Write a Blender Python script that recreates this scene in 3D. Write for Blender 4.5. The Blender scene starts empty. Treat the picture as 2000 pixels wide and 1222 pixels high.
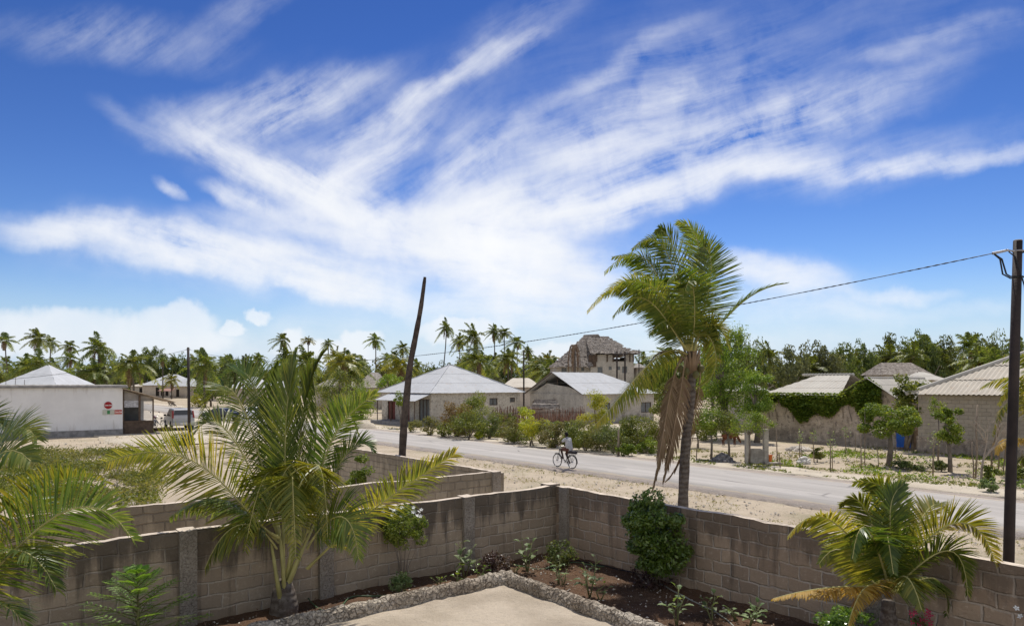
import bpy, bmesh, math, random
import numpy as np
from mathutils import Vector, Matrix, noise as mnoise
R = math.radians
SC = bpy.context.scene
# ------------------------------------------------------------------ camera
EYE = 4.2; F = 1375.0; CX = 1000.0; HY = 748.0
cam_d = bpy.data.cameras.new('camera'); cam = bpy.data.objects.new('camera', cam_d)
SC.collection.objects.link(cam); SC.camera = cam
cam.location = (0, 0, EYE); cam.rotation_euler = (R(90), 0, 0)
cam_d.sensor_width = 36; cam_d.lens = F/2000*36; cam_d.shift_y = 137/2000.0
cam_d.clip_start = 0.1; cam_d.clip_end = 6000
# ------------------------------------------------------------------ sun, sky, exposure
SUN_EL = R(62); SUN_AZ = R(12)          # azimuth measured from +Y towards +X
sd = bpy.data.lights.new('sun', 'SUN'); sd.energy = 3.5; sd.angle = R(0.5); sd.color = (1.0, 0.95, 0.87)
sun = bpy.data.objects.new('sun', sd); SC.collection.objects.link(sun)
sdir = Vector((math.sin(SUN_AZ)*math.cos(SUN_EL), math.cos(SUN_AZ)*math.cos(SUN_EL), math.sin(SUN_EL)))
sun.rotation_euler = sdir.to_track_quat('Z', 'Y').to_euler(); sun.location = (0, 0, 60)
SC.view_settings.view_transform = 'Standard'; SC.view_settings.look = 'None'
SC.view_settings.exposure = 0.35; SC.view_settings.gamma = 1.0
SC.view_settings.use_curve_mapping = False
W = bpy.data.worlds.new("World"); SC.world = W; W.use_nodes = True
WT = W.node_tree; WN = WT.nodes; WL = WT.links
for n in list(WN): WN.remove(n)
def wn(t, **k):
    n = WN.new(t)
    for a, b in k.items(): setattr(n, a, b)
    return n
def wmath(op, a, b=None, c=None, clamp=False):
    n = wn('ShaderNodeMath', operation=op, use_clamp=clamp)
    for i, v in enumerate((a, b, c)):
        if v is None: continue
        if isinstance(v, (int, float)): n.inputs[i].default_value = v
        else: WL.new(v, n.inputs[i])
    return n.outputs[0]
sky = wn('ShaderNodeTexSky', sky_type='NISHITA', sun_disc=False, sun_elevation=SUN_EL, sun_rotation=SUN_AZ,
         altitude=0, air_density=1.0, dust_density=0.0, ozone_density=3.0)
tc = wn('ShaderNodeTexCoord'); sep = wn('ShaderNodeSeparateXYZ'); WL.new(tc.outputs['Generated'], sep.inputs[0])
ay = wmath('MAXIMUM', wmath('ABSOLUTE', sep.outputs[1]), 0.02)  # absolute depth mirrors the clouds behind the viewer, added as white fill
U = wmath('ADD', wmath('MULTIPLY', wmath('DIVIDE', sep.outputs[0], ay), 13.75), 10.0)
V = wmath('SUBTRACT', 7.48, wmath('MULTIPLY', wmath('DIVIDE', sep.outputs[2], ay), 13.75))
comb = wn('ShaderNodeCombineXYZ'); WL.new(U, comb.inputs[0]); WL.new(V, comb.inputs[1])
def noise_tex(vec, scale, detail, rough=0.55):
    n = wn('ShaderNodeTexNoise', noise_dimensions='2D'); n.inputs['Scale'].default_value = scale
    n.inputs['Detail'].default_value = detail; n.inputs['Roughness'].default_value = rough
    WL.new(vec, n.inputs['Vector']); return n
def vmath(op, a, b=None, s=None):
    n = wn('ShaderNodeVectorMath', operation=op); WL.new(a, n.inputs[0])
    if b is not None:
        if isinstance(b, tuple): n.inputs[1].default_value = b
        else: WL.new(b, n.inputs[1])
    if s is not None: n.inputs['Scale'].default_value = s
    return n.outputs[0]
def warp(vec, scale, amp, detail=3):
    n = noise_tex(vec, scale, detail)
    d = vmath('SUBTRACT', n.outputs['Color'], (0.5, 0.5, 0.5))
    return vmath('ADD', vec, vmath('SCALE', d, s=amp))
P1 = warp(comb.outputs[0], 0.4, 1.0, 7)
PN = warp(comb.outputs[0], 0.22, 0.9, 2)
PI_ = warp(comb.outputs[0], 0.7, 0.7, 4)
def stroke(cx, cy, ang, L, Wd, s, inner=0.0):
    m = wn('ShaderNodeMapping', vector_type='TEXTURE'); WL.new(P1, m.inputs['Vector'])
    m.inputs['Location'].default_value = (cx/100, cy/100, 0); m.inputs['Rotation'].default_value = (0, 0, R(ang))
    m.inputs['Scale'].default_value = (L/100, Wd/100, 1)
    ln = wn('ShaderNodeVectorMath', operation='LENGTH'); WL.new(m.outputs[0], ln.inputs[0])
    mr = wn('ShaderNodeMapRange', interpolation_type='SMOOTHSTEP'); WL.new(ln.outputs['Value'], mr.inputs['Value'])
    mr.inputs['From Min'].default_value = inner; mr.inputs['From Max'].default_value = 1.0
    mr.inputs['To Min'].default_value = s; mr.inputs['To Max'].default_value = 0.0
    return mr.outputs[0]
# families of cirrus: streak direction, streak stretch, noise contrast, strokes
FAM = [
 (12, 0.22, 1.7, 1.5, [(120,462,2,210,44,.8,.1),(300,478,6,330,68,1.4,.25),(540,520,12,300,62,1.5,.3),(650,572,11,175,42,1.3,.3),(60,440,8,150,34,.4,0),(480,440,3,240,56,.5,0),(330,490,6,420,110,.35,0),(620,560,12,280,80,.5,0)]),
 (26, 0.22, 1.9, 2.0, [(520,325,25,300,62,1.1,.1),(480,385,25,115,32,1.0,.05),(338,362,35,62,18,.75,0),(680,385,24,210,62,.9,.1),(300,255,22,150,34,.25,0),(600,360,24,340,120,.35,0)]),
 (-33, 0.2, 2.0, 2.2, [(500,205,-12,300,72,.55,0),(640,180,-24,220,48,.35,0),(780,205,-33,270,34,.75,0),(960,115,-24,170,34,.4,0),(720,315,-38,210,62,.85,.1),(745,400,-50,120,70,.6,0),(950,320,-45,210,70,.6,0),(230,80,6,330,75,.3,0),(480,20,-30,160,60,.22,0),(1020,60,-38,260,80,.2,0),(880,330,-60,190,90,.45,0),(720,250,-30,420,130,.16,0),(560,215,-12,330,110,.15,0)]),
 (-17, 0.13, 2.0, 2.2, [(1080,400,-10,340,70,.9,.1),(1330,365,-13,440,50,.85,.1),(1780,318,-5,460,34,.8,0),(1150,290,-22,380,100,.62,0),(1450,270,-19,400,75,.5,0),(1190,145,-27,290,38,.36,0),(1345,180,-20,170,34,.34,0),(1720,150,-12,380,40,.24,0),(1830,75,-8,300,38,.24,0),(1600,230,-15,400,60,.3,0),(1300,300,-18,520,150,.38,0),(1650,320,-10,480,80,.35,0),(1250,180,-24,420,80,.16,0),(1350,170,-18,950,260,.13,0)]),
 (4, 0.25, 1.6, 1.4, [(800,455,4,420,80,1.3,.3),(1010,515,7,300,74,1.6,.4),(1060,590,11,260,58,1.2,.2),(1030,420,0,220,66,.8,.1),(1500,540,9,190,44,1.1,.2),(1750,570,1,150,17,.9,0),(1450,600,3,380,40,.5,0),(1800,600,2,400,30,.3,0),(1000,672,0,1500,85,.5,.1),(900,610,4,220,40,.7,.1),(1000,500,4,460,150,.6,.1),(1550,560,8,330,70,.4,0),(820,540,10,320,100,.5,0)]),
]
iso = noise_tex(PI_, 1.1, 10, 0.62).outputs['Fac']
acc = None
for ang, stretch, freq, contrast, strokes in FAM:
    s = None
    for st in strokes:
        o = stroke(*st); s = o if s is None else wmath('ADD', s, o)
    m = wn('ShaderNodeMapping', vector_type='TEXTURE'); WL.new(PN, m.inputs['Vector'])
    m.inputs['Rotation'].default_value = (0, 0, R(ang)); m.inputs['Scale'].default_value = (1/stretch, 1, 1)
    n = noise_tex(m.outputs[0], freq, 9, 0.6)
    f = wmath('ADD', wmath('MULTIPLY', wmath('SUBTRACT', wmath('ADD', wmath('MULTIPLY', n.outputs['Fac'], 0.6), wmath('MULTIPLY', iso, 0.4)), 0.5), contrast*1.35), 0.56)
    f = wmath('MAXIMUM', f, 0.0)
    d = wmath('MULTIPLY', s, f)
    acc = d if acc is None else wmath('ADD', acc, d)
# cumulus puffs low on the horizon: hard billowy edges
PB = warp(comb.outputs[0], 1.6, 0.42, 6)
def puff(cx, cy, L, Wd):
    m = wn('ShaderNodeMapping', vector_type='TEXTURE'); WL.new(PB, m.inputs['Vector'])
    m.inputs['Location'].default_value = (cx/100, cy/100, 0); m.inputs['Scale'].default_value = (L/100, Wd/100, 1)
    ln = wn('ShaderNodeVectorMath', operation='LENGTH'); WL.new(m.outputs[0], ln.inputs[0])
    mr = wn('ShaderNodeMapRange', interpolation_type='SMOOTHSTEP'); WL.new(ln.outputs['Value'], mr.inputs['Value'])
    mr.inputs['From Min'].default_value = 0.6; mr.inputs['From Max'].default_value = 1.0
    mr.inputs['To Min'].default_value = 1; mr.inputs['To Max'].default_value = 0
    return mr.outputs[0]
pf = None
for a in [(120,655,300,62),(345,625,90,42),(300,660,190,50),(505,617,30,16),(450,640,32,17),(576,662,26,30),(705,662,48,26),(640,690,120,30),(900,650,110,30),(1120,690,120,26)]:
    o = puff(*a); pf = o if pf is None else wmath('MAXIMUM', pf, o)
pn = noise_tex(PB, 0.9, 6, 0.55)
pf = wmath('MULTIPLY', pf, wmath('ADD', wmath('MULTIPLY', pn.outputs['Fac'], 0.7), 0.3))
tot = wmath('ADD', acc, pf)
# optical depth to cover
cover = wmath('SUBTRACT', 1.0, wmath('POWER', 2.718, wmath('MULTIPLY', tot, -1.5)))
up = wn('ShaderNodeMapRange'); WL.new(sep.outputs[2], up.inputs['Value'])
up.inputs['From Min'].default_value = -0.02; up.inputs['From Max'].default_value = 0.03
back = wn('ShaderNodeMapRange', interpolation_type='SMOOTHSTEP'); WL.new(wmath('MULTIPLY', sep.outputs[1], -1.0), back.inputs['Value'])   # unseen white veil added behind the viewer to lift fill on shaded walls
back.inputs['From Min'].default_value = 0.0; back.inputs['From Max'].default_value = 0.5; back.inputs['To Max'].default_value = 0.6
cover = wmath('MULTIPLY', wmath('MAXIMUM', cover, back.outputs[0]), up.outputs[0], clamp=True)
hs = wn('ShaderNodeHueSaturation'); WL.new(sky.outputs[0], hs.inputs['Color'])
hs.inputs['Saturation'].default_value = 1.12; hs.inputs['Value'].default_value = 1.0
gm = wn('ShaderNodeMix', data_type='RGBA', blend_type='MULTIPLY'); gm.inputs[0].default_value = 1.0
WL.new(hs.outputs[0], gm.inputs[6]); gm.inputs[7].default_value = (0.80, 0.80, 0.86, 1)
k_ = vmath('SCALE', gm.outputs[2], s=0.1275); ga = wn('ShaderNodeGamma'); WL.new(k_, ga.inputs[0]); ga.inputs[1].default_value = 1.7
deep = vmath('MULTIPLY', ga.outputs[0], (1.66/0.1275, 1.30/0.1275, 1.16/0.1275))
hz_ = wn('ShaderNodeMapRange', interpolation_type='SMOOTHSTEP'); WL.new(sep.outputs[2], hz_.inputs['Value'])
hz_.inputs['From Min'].default_value = 0.0; hz_.inputs['From Max'].default_value = 0.16; hz_.inputs['To Min'].default_value = 0.9; hz_.inputs['To Max'].default_value = 0.0
hm = wn('ShaderNodeMix', data_type='RGBA'); WL.new(hz_.outputs[0], hm.inputs[0]); WL.new(deep, hm.inputs[6]); hm.inputs[7].default_value = (3.5, 4.9, 6.7, 1)
deep = hm.outputs[2]
shade = noise_tex(PN, 0.5, 5)
ccol = wn('ShaderNodeMix', data_type='RGBA'); WL.new(shade.outputs['Fac'], ccol.inputs[0])
ccol.inputs[6].default_value = (6.6, 6.9, 7.4, 1); ccol.inputs[7].default_value = (8.2, 8.2, 8.2, 1)
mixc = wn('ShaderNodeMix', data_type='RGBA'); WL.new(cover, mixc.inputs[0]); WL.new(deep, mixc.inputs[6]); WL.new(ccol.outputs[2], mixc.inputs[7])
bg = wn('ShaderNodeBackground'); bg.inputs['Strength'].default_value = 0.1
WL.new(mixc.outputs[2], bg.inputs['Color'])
wo = wn('ShaderNodeOutputWorld'); WL.new(bg.outputs[0], wo.inputs['Surface'])
W.cycles.sampling_method = 'MANUAL'; W.cycles.sample_map_resolution = 512
# ------------------------------------------------------------------ frames and helpers
U1 = Vector((-0.618, 0.786, 0)); U2 = Vector((0.786, 0.618, 0)); RZ = math.atan2(0.618, 0.786)
def ST(s, t, z=0.0): return U1*s + U2*t + Vector((0, 0, z))
def G(x, y, z=0.0):                     # where the sight line of a photo pixel meets height z
    D = F*(EYE - z)/(y - HY); return Vector(((x-CX)/F*D, D, z))
def PD(x, y, D): return Vector(((x-CX)/F*D, D, EYE - (y-HY)*D/F))
def XD(x, D, z=0.0): return Vector(((x-CX)/F*D, D, z))
def tag(o, label=None, cat=None, group=None, kind=None):
    if label: o['label'] = label
    if cat: o['category'] = cat
    if group: o['group'] = group
    if kind: o['kind'] = kind
    return o
def thing(name, label, cat, loc=(0, 0, 0), rz=0.0, group=None):
    o = bpy.data.objects.new(name, None); o.empty_display_size = 0.2; SC.collection.objects.link(o)
    o.location = loc; o.rotation_euler = (0, 0, rz); return tag(o, label, cat, group)
def link(name, me, parent=None, loc=None, rz=0.0):
    o = bpy.data.objects.new(name, me); SC.collection.objects.link(o)
    if parent is not None: o.parent = parent
    if loc is not None: o.location = loc
    o.rotation_euler = (0, 0, rz)
    return o
class MB:
    def __init__(s): s.v = []; s.f = []; s.m = []; s.mi = 0
    def quad(s, *p):
        n = len(s.v); s.v += [tuple(q) for q in p]; s.f.append(tuple(range(n, n+len(p)))); s.m.append(s.mi)
    def box(s, x0, x1, y0, y1, z0, z1):
        n = len(s.v)
        s.v += [(x0,y0,z0),(x1,y0,z0),(x1,y1,z0),(x0,y1,z0),(x0,y0,z1),(x1,y0,z1),(x1,y1,z1),(x0,y1,z1)]
        for f in ((3,2,1,0),(4,5,6,7),(0,1,5,4),(1,2,6,5),(2,3,7,6),(3,0,4,7)): s.f.append(tuple(n+i for i in f)); s.m.append(s.mi)
    def tube(s, pts, rad, n=8, cap=True):
        pts = [Vector(p) for p in pts]
        if isinstance(rad, (int, float)): rad = [rad]*len(pts)
        base = len(s.v); prev = None
        for i, p in enumerate(pts):
            t = (pts[min(i+1, len(pts)-1)] - pts[max(i-1, 0)])
            if t.length < 1e-9: t = Vector((0, 0, 1))
            t.normalize()
            if prev is None:
                a = t.cross(Vector((0, 0, 1)) if abs(t.z) < 0.95 else Vector((1, 0, 0))).normalized()
            else:
                a = prev - t*prev.dot(t)
                a = a.normalized() if a.length > 1e-6 else t.orthogonal().normalized()
            prev = a; b = t.cross(a)
            for k in range(n):
                q = p + (a*math.cos(2*math.pi*k/n) + b*math.sin(2*math.pi*k/n))*rad[i]; s.v.append(tuple(q))
        for i in range(len(pts)-1):
            for k in range(n):
                s.f.append((base+i*n+k, base+i*n+(k+1)%n, base+(i+1)*n+(k+1)%n, base+(i+1)*n+k)); s.m.append(s.mi)
        if cap:
            s.f.append(tuple(base+k for k in range(n))[::-1]); s.m.append(s.mi)
            e = base+(len(pts)-1)*n; s.f.append(tuple(e+k for k in range(n))); s.m.append(s.mi)
    def ball(s, c, r, n=10, m=7, sq=(1, 1, 1)):
        c = Vector(c); base = len(s.v)
        for i in range(m+1):
            th = math.pi*i/m
            for k in range(n):
                ph = 2*math.pi*k/n
                s.v.append((c.x+r*sq[0]*math.sin(th)*math.cos(ph), c.y+r*sq[1]*math.sin(th)*math.sin(ph), c.z+r*sq[2]*math.cos(th)))
        for i in range(m):
            for k in range(n):
                s.f.append((base+i*n+k, base+(i+1)*n+k, base+(i+1)*n+(k+1)%n, base+i*n+(k+1)%n)); s.m.append(s.mi)
    def torus(s, c, axis, R0, r, n=28, k=8):
        axis = Vector(axis).normalized(); a = axis.orthogonal().normalized(); b = axis.cross(a); c = Vector(c); base = len(s.v)
        for i in range(n):
            th = 2*math.pi*i/n; d = a*math.cos(th)+b*math.sin(th)
            for j in range(k):
                ph = 2*math.pi*j/k; s.v.append(tuple(c + d*(R0+r*math.cos(ph)) + axis*r*math.sin(ph)))
        for i in range(n):
            for j in range(k):
                s.f.append((base+i*k+j, base+((i+1)%n)*k+j, base+((i+1)%n)*k+(j+1)%k, base+i*k+(j+1)%k)); s.m.append(s.mi)
    def disc(s, c, axis, r, th, n=20):
        axis = Vector(axis).normalized(); c = Vector(c); s.tube([c-axis*th/2, c+axis*th/2], r, n)
    def mesh(s, name, mats, smooth=False):
        me = bpy.data.meshes.new(name); me.from_pydata(s.v, [], s.f)
        for m in (mats if isinstance(mats, (list, tuple)) else [mats]): me.materials.append(m)
        if any(s.m): me.polygons.foreach_set('material_index', s.m)
        if smooth: me.polygons.foreach_set('use_smooth', [True]*len(me.polygons))
        me.update(); return me
    def build(s, name, mats, parent=None, smooth=False, loc=None, rz=0.0):
        return link(name, s.mesh(name, mats, smooth), parent, loc, rz)
def npmesh(name, verts, faces, mats, midx=None, smooth=False):
    """verts (N,3), faces (M,4) quads"""
    me = bpy.data.meshes.new(name); verts = np.asarray(verts, dtype=np.float32); faces = np.asarray(faces, dtype=np.int32)
    k = faces.shape[1]; me.vertices.add(len(verts)); me.vertices.foreach_set('co', verts.ravel())
    me.loops.add(faces.size); me.loops.foreach_set('vertex_index', faces.ravel())
    me.polygons.add(len(faces)); me.polygons.foreach_set('loop_start', np.arange(0, faces.size, k, dtype=np.int32))
    for m in (mats if isinstance(mats, (list, tuple)) else [mats]): me.materials.append(m)
    if midx is not None: me.polygons.foreach_set('material_index', np.asarray(midx, dtype=np.int32))
    if smooth: me.polygons.foreach_set('use_smooth', np.ones(len(faces), dtype=bool))
    me.update(calc_edges=True); me.validate(); return me
# ------------------------------------------------------------------ materials
class NT:
    def __init__(s, name):
        s.mat = bpy.data.materials.new(name); s.mat.use_nodes = True; s.t = s.mat.node_tree
        for n in list(s.t.nodes): s.t.nodes.remove(n)
        s.out = s.n('ShaderNodeOutputMaterial')
        s.tc = s.n('ShaderNodeTexCoord')
    def n(s, t, **k):
        x = s.t.nodes.new(t)
        for a, b in k.items(): setattr(x, a, b)
        return x
    def l(s, a, b): s.t.links.new(a, b)
    def set(s, sock, v):
        if isinstance(v, bpy.types.NodeSocket): s.l(v, sock)
        elif isinstance(v, tuple) and len(v) == 3 and sock.type == 'RGBA': sock.default_value = (*v, 1)
        else: sock.default_value = v
    def obj(s): return s.tc.outputs['Object']
    def noise(s, scale, detail=4, rough=0.55, vec=None, dist=0.0):
        x = s.n('ShaderNodeTexNoise'); x.inputs['Scale'].default_value = scale; x.inputs['Detail'].default_value = detail
        x.inputs['Roughness'].default_value = rough; x.inputs['Distortion'].default_value = dist
        s.l(vec if vec is not None else s.obj(), x.inputs['Vector']); return x.outputs['Fac']
    def mapping(s, vec=None, scale=(1, 1, 1), loc=(0, 0, 0), rot=(0, 0, 0)):
        m = s.n('ShaderNodeMapping'); s.l(vec if vec is not None else s.obj(), m.inputs['Vector'])
        m.inputs['Scale'].default_value = scale; m.inputs['Location'].default_value = loc; m.inputs['Rotation'].default_value = rot
        return m.outputs[0]
    def ramp(s, fac, lo, hi, smooth=True, a=0.0, b=1.0):
        m = s.n('ShaderNodeMapRange', interpolation_type='SMOOTHSTEP' if smooth else 'LINEAR'); s.l(fac, m.inputs['Value'])
        m.inputs['From Min'].default_value = lo; m.inputs['From Max'].default_value = hi
        m.inputs['To Min'].default_value = a; m.inputs['To Max'].default_value = b; return m.outputs[0]
    def mix(s, fac, a, b, mode='MIX'):
        m = s.n('ShaderNodeMix', data_type='RGBA', blend_type=mode); s.set(m.inputs[0], fac); s.set(m.inputs[6], a); s.set(m.inputs[7], b)
        return m.outputs[2]
    def math(s, op, a, b=0.0, clamp=False):
        m = s.n('ShaderNodeMath', operation=op, use_clamp=clamp); s.set(m.inputs[0], a); s.set(m.inputs[1], b); return m.outputs[0]
    def bump(s, h, strength=0.3, dist=0.02):
        b = s.n('ShaderNodeBump'); b.inputs['Strength'].default_value = strength; b.inputs['Distance'].default_value = dist
        s.l(h, b.inputs['Height']); return b.outputs[0]
    def pr(s, col, rough=0.9, metal=0.0, normal=None, spec=0.3):
        p = s.n('ShaderNodeBsdfPrincipled'); s.set(p.inputs['Base Color'], col); s.set(p.inputs['Roughness'], rough)
        s.set(p.inputs['Metallic'], metal); s.set(p.inputs['Specular IOR Level'], spec)
        if normal is not None: s.l(normal, p.inputs['Normal'])
        return p.outputs[0]
    def done(s, sh): s.l(sh, s.out.inputs['Surface']); return s.mat
def mat_plain(name, col, rough=0.8, metal=0.0, var=0.15, scale=3.0, spec=0.3, bump=0.0):
    t = NT(name); n = t.noise(scale, 5)
    lo = tuple(c*(1-var) for c in col); hi = tuple(min(1, c*(1+var)) for c in col)
    c = t.mix(t.ramp(n, 0.3, 0.7), lo, hi); nm = t.bump(t.noise(scale*8, 4), bump, 0.02) if bump else None
    return t.done(t.pr(c, rough, metal, nm, spec))
def mat_leaf(name, cols, trans=0.4, rough=0.5, spec=0.35, big=0.6, shade=0.35):
    """cols: dark, mid, light, odd - picked leaf by leaf"""
    t = NT(name); g = t.n('ShaderNodeNewGeometry'); cr = t.n('ShaderNodeValToRGB'); e = cr.color_ramp
    n = len(cols)
    e.elements[0].position = 0; e.elements[0].color = (*cols[0], 1); e.elements[1].position = 1; e.elements[1].color = (*cols[-1], 1)
    for i, c in enumerate(cols[1:-1]): q = e.elements.new((i+1)/(n-1)); q.color = (*c, 1)
    nb = t.noise(big, 3); f = t.math('ADD', t.math('MULTIPLY', g.outputs['Random Per Island'], 0.62), t.ramp(nb, 0.3, 0.7, b=0.38)); t.l(f, cr.inputs[0])
    oi = t.n('ShaderNodeObjectInfo'); hv = t.n('ShaderNodeHueSaturation'); t.l(cr.outputs[0], hv.inputs['Color'])
    t.l(t.ramp(oi.outputs['Random'], 0, 1, False, 0.85, 1.15), hv.inputs['Value']); t.l(t.ramp(oi.outputs['Random'], 0, 1, False, 0.49, 0.51), hv.inputs['Hue'])
    p = t.pr(hv.outputs[0], rough, 0, None, spec); tr = t.n('ShaderNodeBsdfTranslucent')
    tcx = t.mix(1.0, hv.outputs[0], (1.5, 1.35, 0.55), 'MULTIPLY'); t.l(tcx, tr.inputs['Color'])
    ms = t.n('ShaderNodeMixShader'); ms.inputs[0].default_value = trans; t.l(p, ms.inputs[1]); t.l(tr.outputs[0], ms.inputs[2])
    return t.done(ms.outputs[0])
# ------------------------------------------------------------------ setting: ground, roads, soil
def mat_sand(name, a, b, dry=(0.30, 0.25, 0.17), grn=(0.16, 0.18, 0.07), dryamt=0.5, grnamt=0.0, scale=1.0):
    t = NT(name); c = t.mix(t.ramp(t.noise(0.35*scale, 6, 0.6), 0.35, 0.65), a, b)
    c = t.mix(t.math('MULTIPLY', t.ramp(t.noise(9*scale, 6, 0.75), 0.5, 0.72), 0.55), c, tuple(x*0.62 for x in a))
    n2 = t.math('MULTIPLY', t.ramp(t.noise(0.55*scale, 7, 0.68), 0.5, 0.62), t.ramp(t.noise(14*scale, 4, 0.7), 0.42, 0.6))
    c = t.mix(t.math('MULTIPLY', n2, dryamt), c, dry)
    if grnamt: c = t.mix(t.math('MULTIPLY', t.ramp(t.noise(0.28*scale, 6, 0.7, dist=0.4), 0.52, 0.62), grnamt), c, grn)
    sp = t.n('ShaderNodeTexVoronoi'); sp.inputs['Scale'].default_value = 16*scale; t.l(t.obj(), sp.inputs['Vector'])
    c = t.mix(t.math('MULTIPLY', t.ramp(sp.outputs['Distance'], 0.12, 0.22, b=1), 1.0), t.mix(0.5, c, (0.7, 0.66, 0.58)), c)
    h = t.math('ADD', t.noise(3*scale, 6, 0.7), t.math('MULTIPLY', t.noise(22*scale, 5, 0.7), 0.45))
    return t.done(t.pr(c, 0.95, 0, t.bump(t.math('ADD', h, t.math('MULTIPLY', t.noise(0.9*scale, 3, .5), 1.2)), 0.8, 0.10), 0.15))
M_ground = mat_sand('sandy_ground', (0.52, 0.435, 0.325), (0.42, 0.345, 0.25), grnamt=0.25)
M_white = mat_sand('pale_coral_sand', (0.61, 0.54, 0.43), (0.52, 0.45, 0.35), dryamt=0.25)
M_patio = mat_sand('swept_sand', (0.60, 0.51, 0.40), (0.46, 0.385, 0.295), dryamt=0.15, scale=2.0)
M_soil = mat_sand('brown_soil', (0.15, 0.085, 0.05), (0.10, 0.058, 0.036), dry=(0.24, 0.16, 0.10), dryamt=0.6, scale=3.0)
def mat_asphalt():
    t = NT('worn_asphalt'); v = t.mapping(scale=(0.12, 1.0, 1))
    c = t.mix(t.ramp(t.noise(0.8, 6, 0.65, v), 0.3, 0.7), (0.34, 0.315, 0.285), (0.43, 0.40, 0.365))
    lane = t.noise(1.3, 3, 0.5, t.mapping(scale=(0.02, 1.0, 1)))
    c = t.mix(t.math('MULTIPLY', t.ramp(lane, 0.45, 0.62), 0.6), c, (0.50, 0.465, 0.425))
    sx = t.n('ShaderNodeSeparateXYZ'); t.l(t.obj(), sx.inputs[0]); ed = t.math('ABSOLUTE', t.math('ADD', sx.outputs[1], 26.4))
    dr = t.math('ADD', t.math('MULTIPLY', t.ramp(ed, 1.9, 3.0), 0.42), t.noise(1.1, 7, 0.7, t.mapping(scale=(0.5, 1.0, 1))))
    c = t.mix(t.math('MULTIPLY', t.ramp(dr, 0.78, 0.92), 0.85), c, (0.52, 0.44, 0.33))       # blown sand along the edges
    ck = t.n('ShaderNodeTexVoronoi', feature='DISTANCE_TO_EDGE'); ck.inputs['Scale'].default_value = 0.22; t.l(t.mapping(scale=(0.6, 1.0, 1)), ck.inputs['Vector'])
    c = t.mix(t.math('MULTIPLY', t.ramp(ck.outputs['Distance'], 0.004, 0.012, a=1, b=0), t.ramp(t.noise(0.4, 3), 0.5, 0.6, b=0.7)), c, (0.14, 0.13, 0.12))
    pt = t.ramp(t.noise(0.25, 2, 0.4, t.mapping(scale=(0.6, 1.5, 1), loc=(7, 3, 0))), 0.62, 0.64); c = t.mix(t.math('MULTIPLY', pt, 0.35), c, (0.25, 0.235, 0.22))
    c = t.mix(t.math('MULTIPLY', t.ramp(t.noise(60, 3, 0.7), 0.45, 0.7), 0.35), c, (0.2, 0.195, 0.19))
    return t.done(t.pr(c, 0.85, 0, t.bump(t.noise(90, 3), 0.25, 0.01), 0.3))
M_asphalt = mat_asphalt()
M_shoulder = mat_sand('gravel_shoulder', (0.46, 0.39, 0.33), (0.40, 0.35, 0.31), dry=(0.26, 0.21, 0.18), dryamt=0.6, scale=3.0)

def nz(x, y, sc, seed=0.0): return mnoise.noise(Vector((x*sc+seed, y*sc-seed, seed*0.37)))
def ground_mesh():
    xs = np.unique(np.concatenate([np.linspace(-3000, -80, 18), np.arange(-80, 60, 0.5), np.linspace(60, 3000, 18)]))
    ys = np.unique(np.concatenate([np.linspace(-300, 4, 8), np.arange(4, 90, 0.5), np.linspace(90, 5000, 24)]))
    X, Y = np.meshgrid(xs, ys); Z = np.zeros_like(X)
    for j in range(X.shape[0]):
        for i in range(X.shape[1]):
            x = X[j, i]; y = Y[j, i]
            if -80 < x < 60 and 4 < y < 90:
                Z[j, i] = -0.03 - 0.03*(1+nz(x, y, 0.9, 3.1)) + 0.02*nz(x, y, 0.25, 7)
                Z[j, i] = min(Z[j, i], -0.005)
            else: Z[j, i] = -0.05
    ny, nx = X.shape; v = np.stack([X.ravel(), Y.ravel(), Z.ravel()], 1); idx = np.arange(nx*ny).reshape(ny, nx)
    f = np.stack([idx[:-1, :-1].ravel(), idx[:-1, 1:].ravel(), idx[1:, 1:].ravel(), idx[1:, :-1].ravel()], 1)
    return npmesh('ground', v, f, M_ground, smooth=True)
tag(link('ground', ground_mesh()), kind='structure')
def strip(name, mat, s0, s1, t0, t1, z, ragged=0.0, step=0.4, seed=1.0, bulge=None):
    """sheet in the street's own frame (local x away along the street, local y across it), edges ragged"""
    n = max(2, int((s1-s0)/step)); mb = MB(); US = [0, .012, .2, .4, .6, .8, .988, 1]; K = len(US)
    for i in range(n+1):
        s = s0+(s1-s0)*i/n
        a = t0 + ragged*(mnoise.noise(Vector((s*0.5, seed, 0)))+0.6*mnoise.noise(Vector((s*2.3, seed+5, 0))))
        b = t1 + ragged*(mnoise.noise(Vector((s*0.5, seed+9, 0)))+0.6*mnoise.noise(Vector((s*2.3, seed+15, 0))))
        for k in range(K): 
            u = US[k]; zz = z + (bulge(s, u) if bulge else 0.0) - (0.16 if k in (0, K-1) else 0.0)
            mb.v.append((s, -(a+(b-a)*u), zz))
    for i in range(n):
        for k in range(K-1):
            q = i*K+k; mb.f.append((q, q+1, q+K+1, q+K)); mb.m.append(0)
    o = mb.build(name, mat, smooth=True); o.rotation_euler = (0, 0, math.atan2(U1.y, U1.x)); return o
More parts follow.
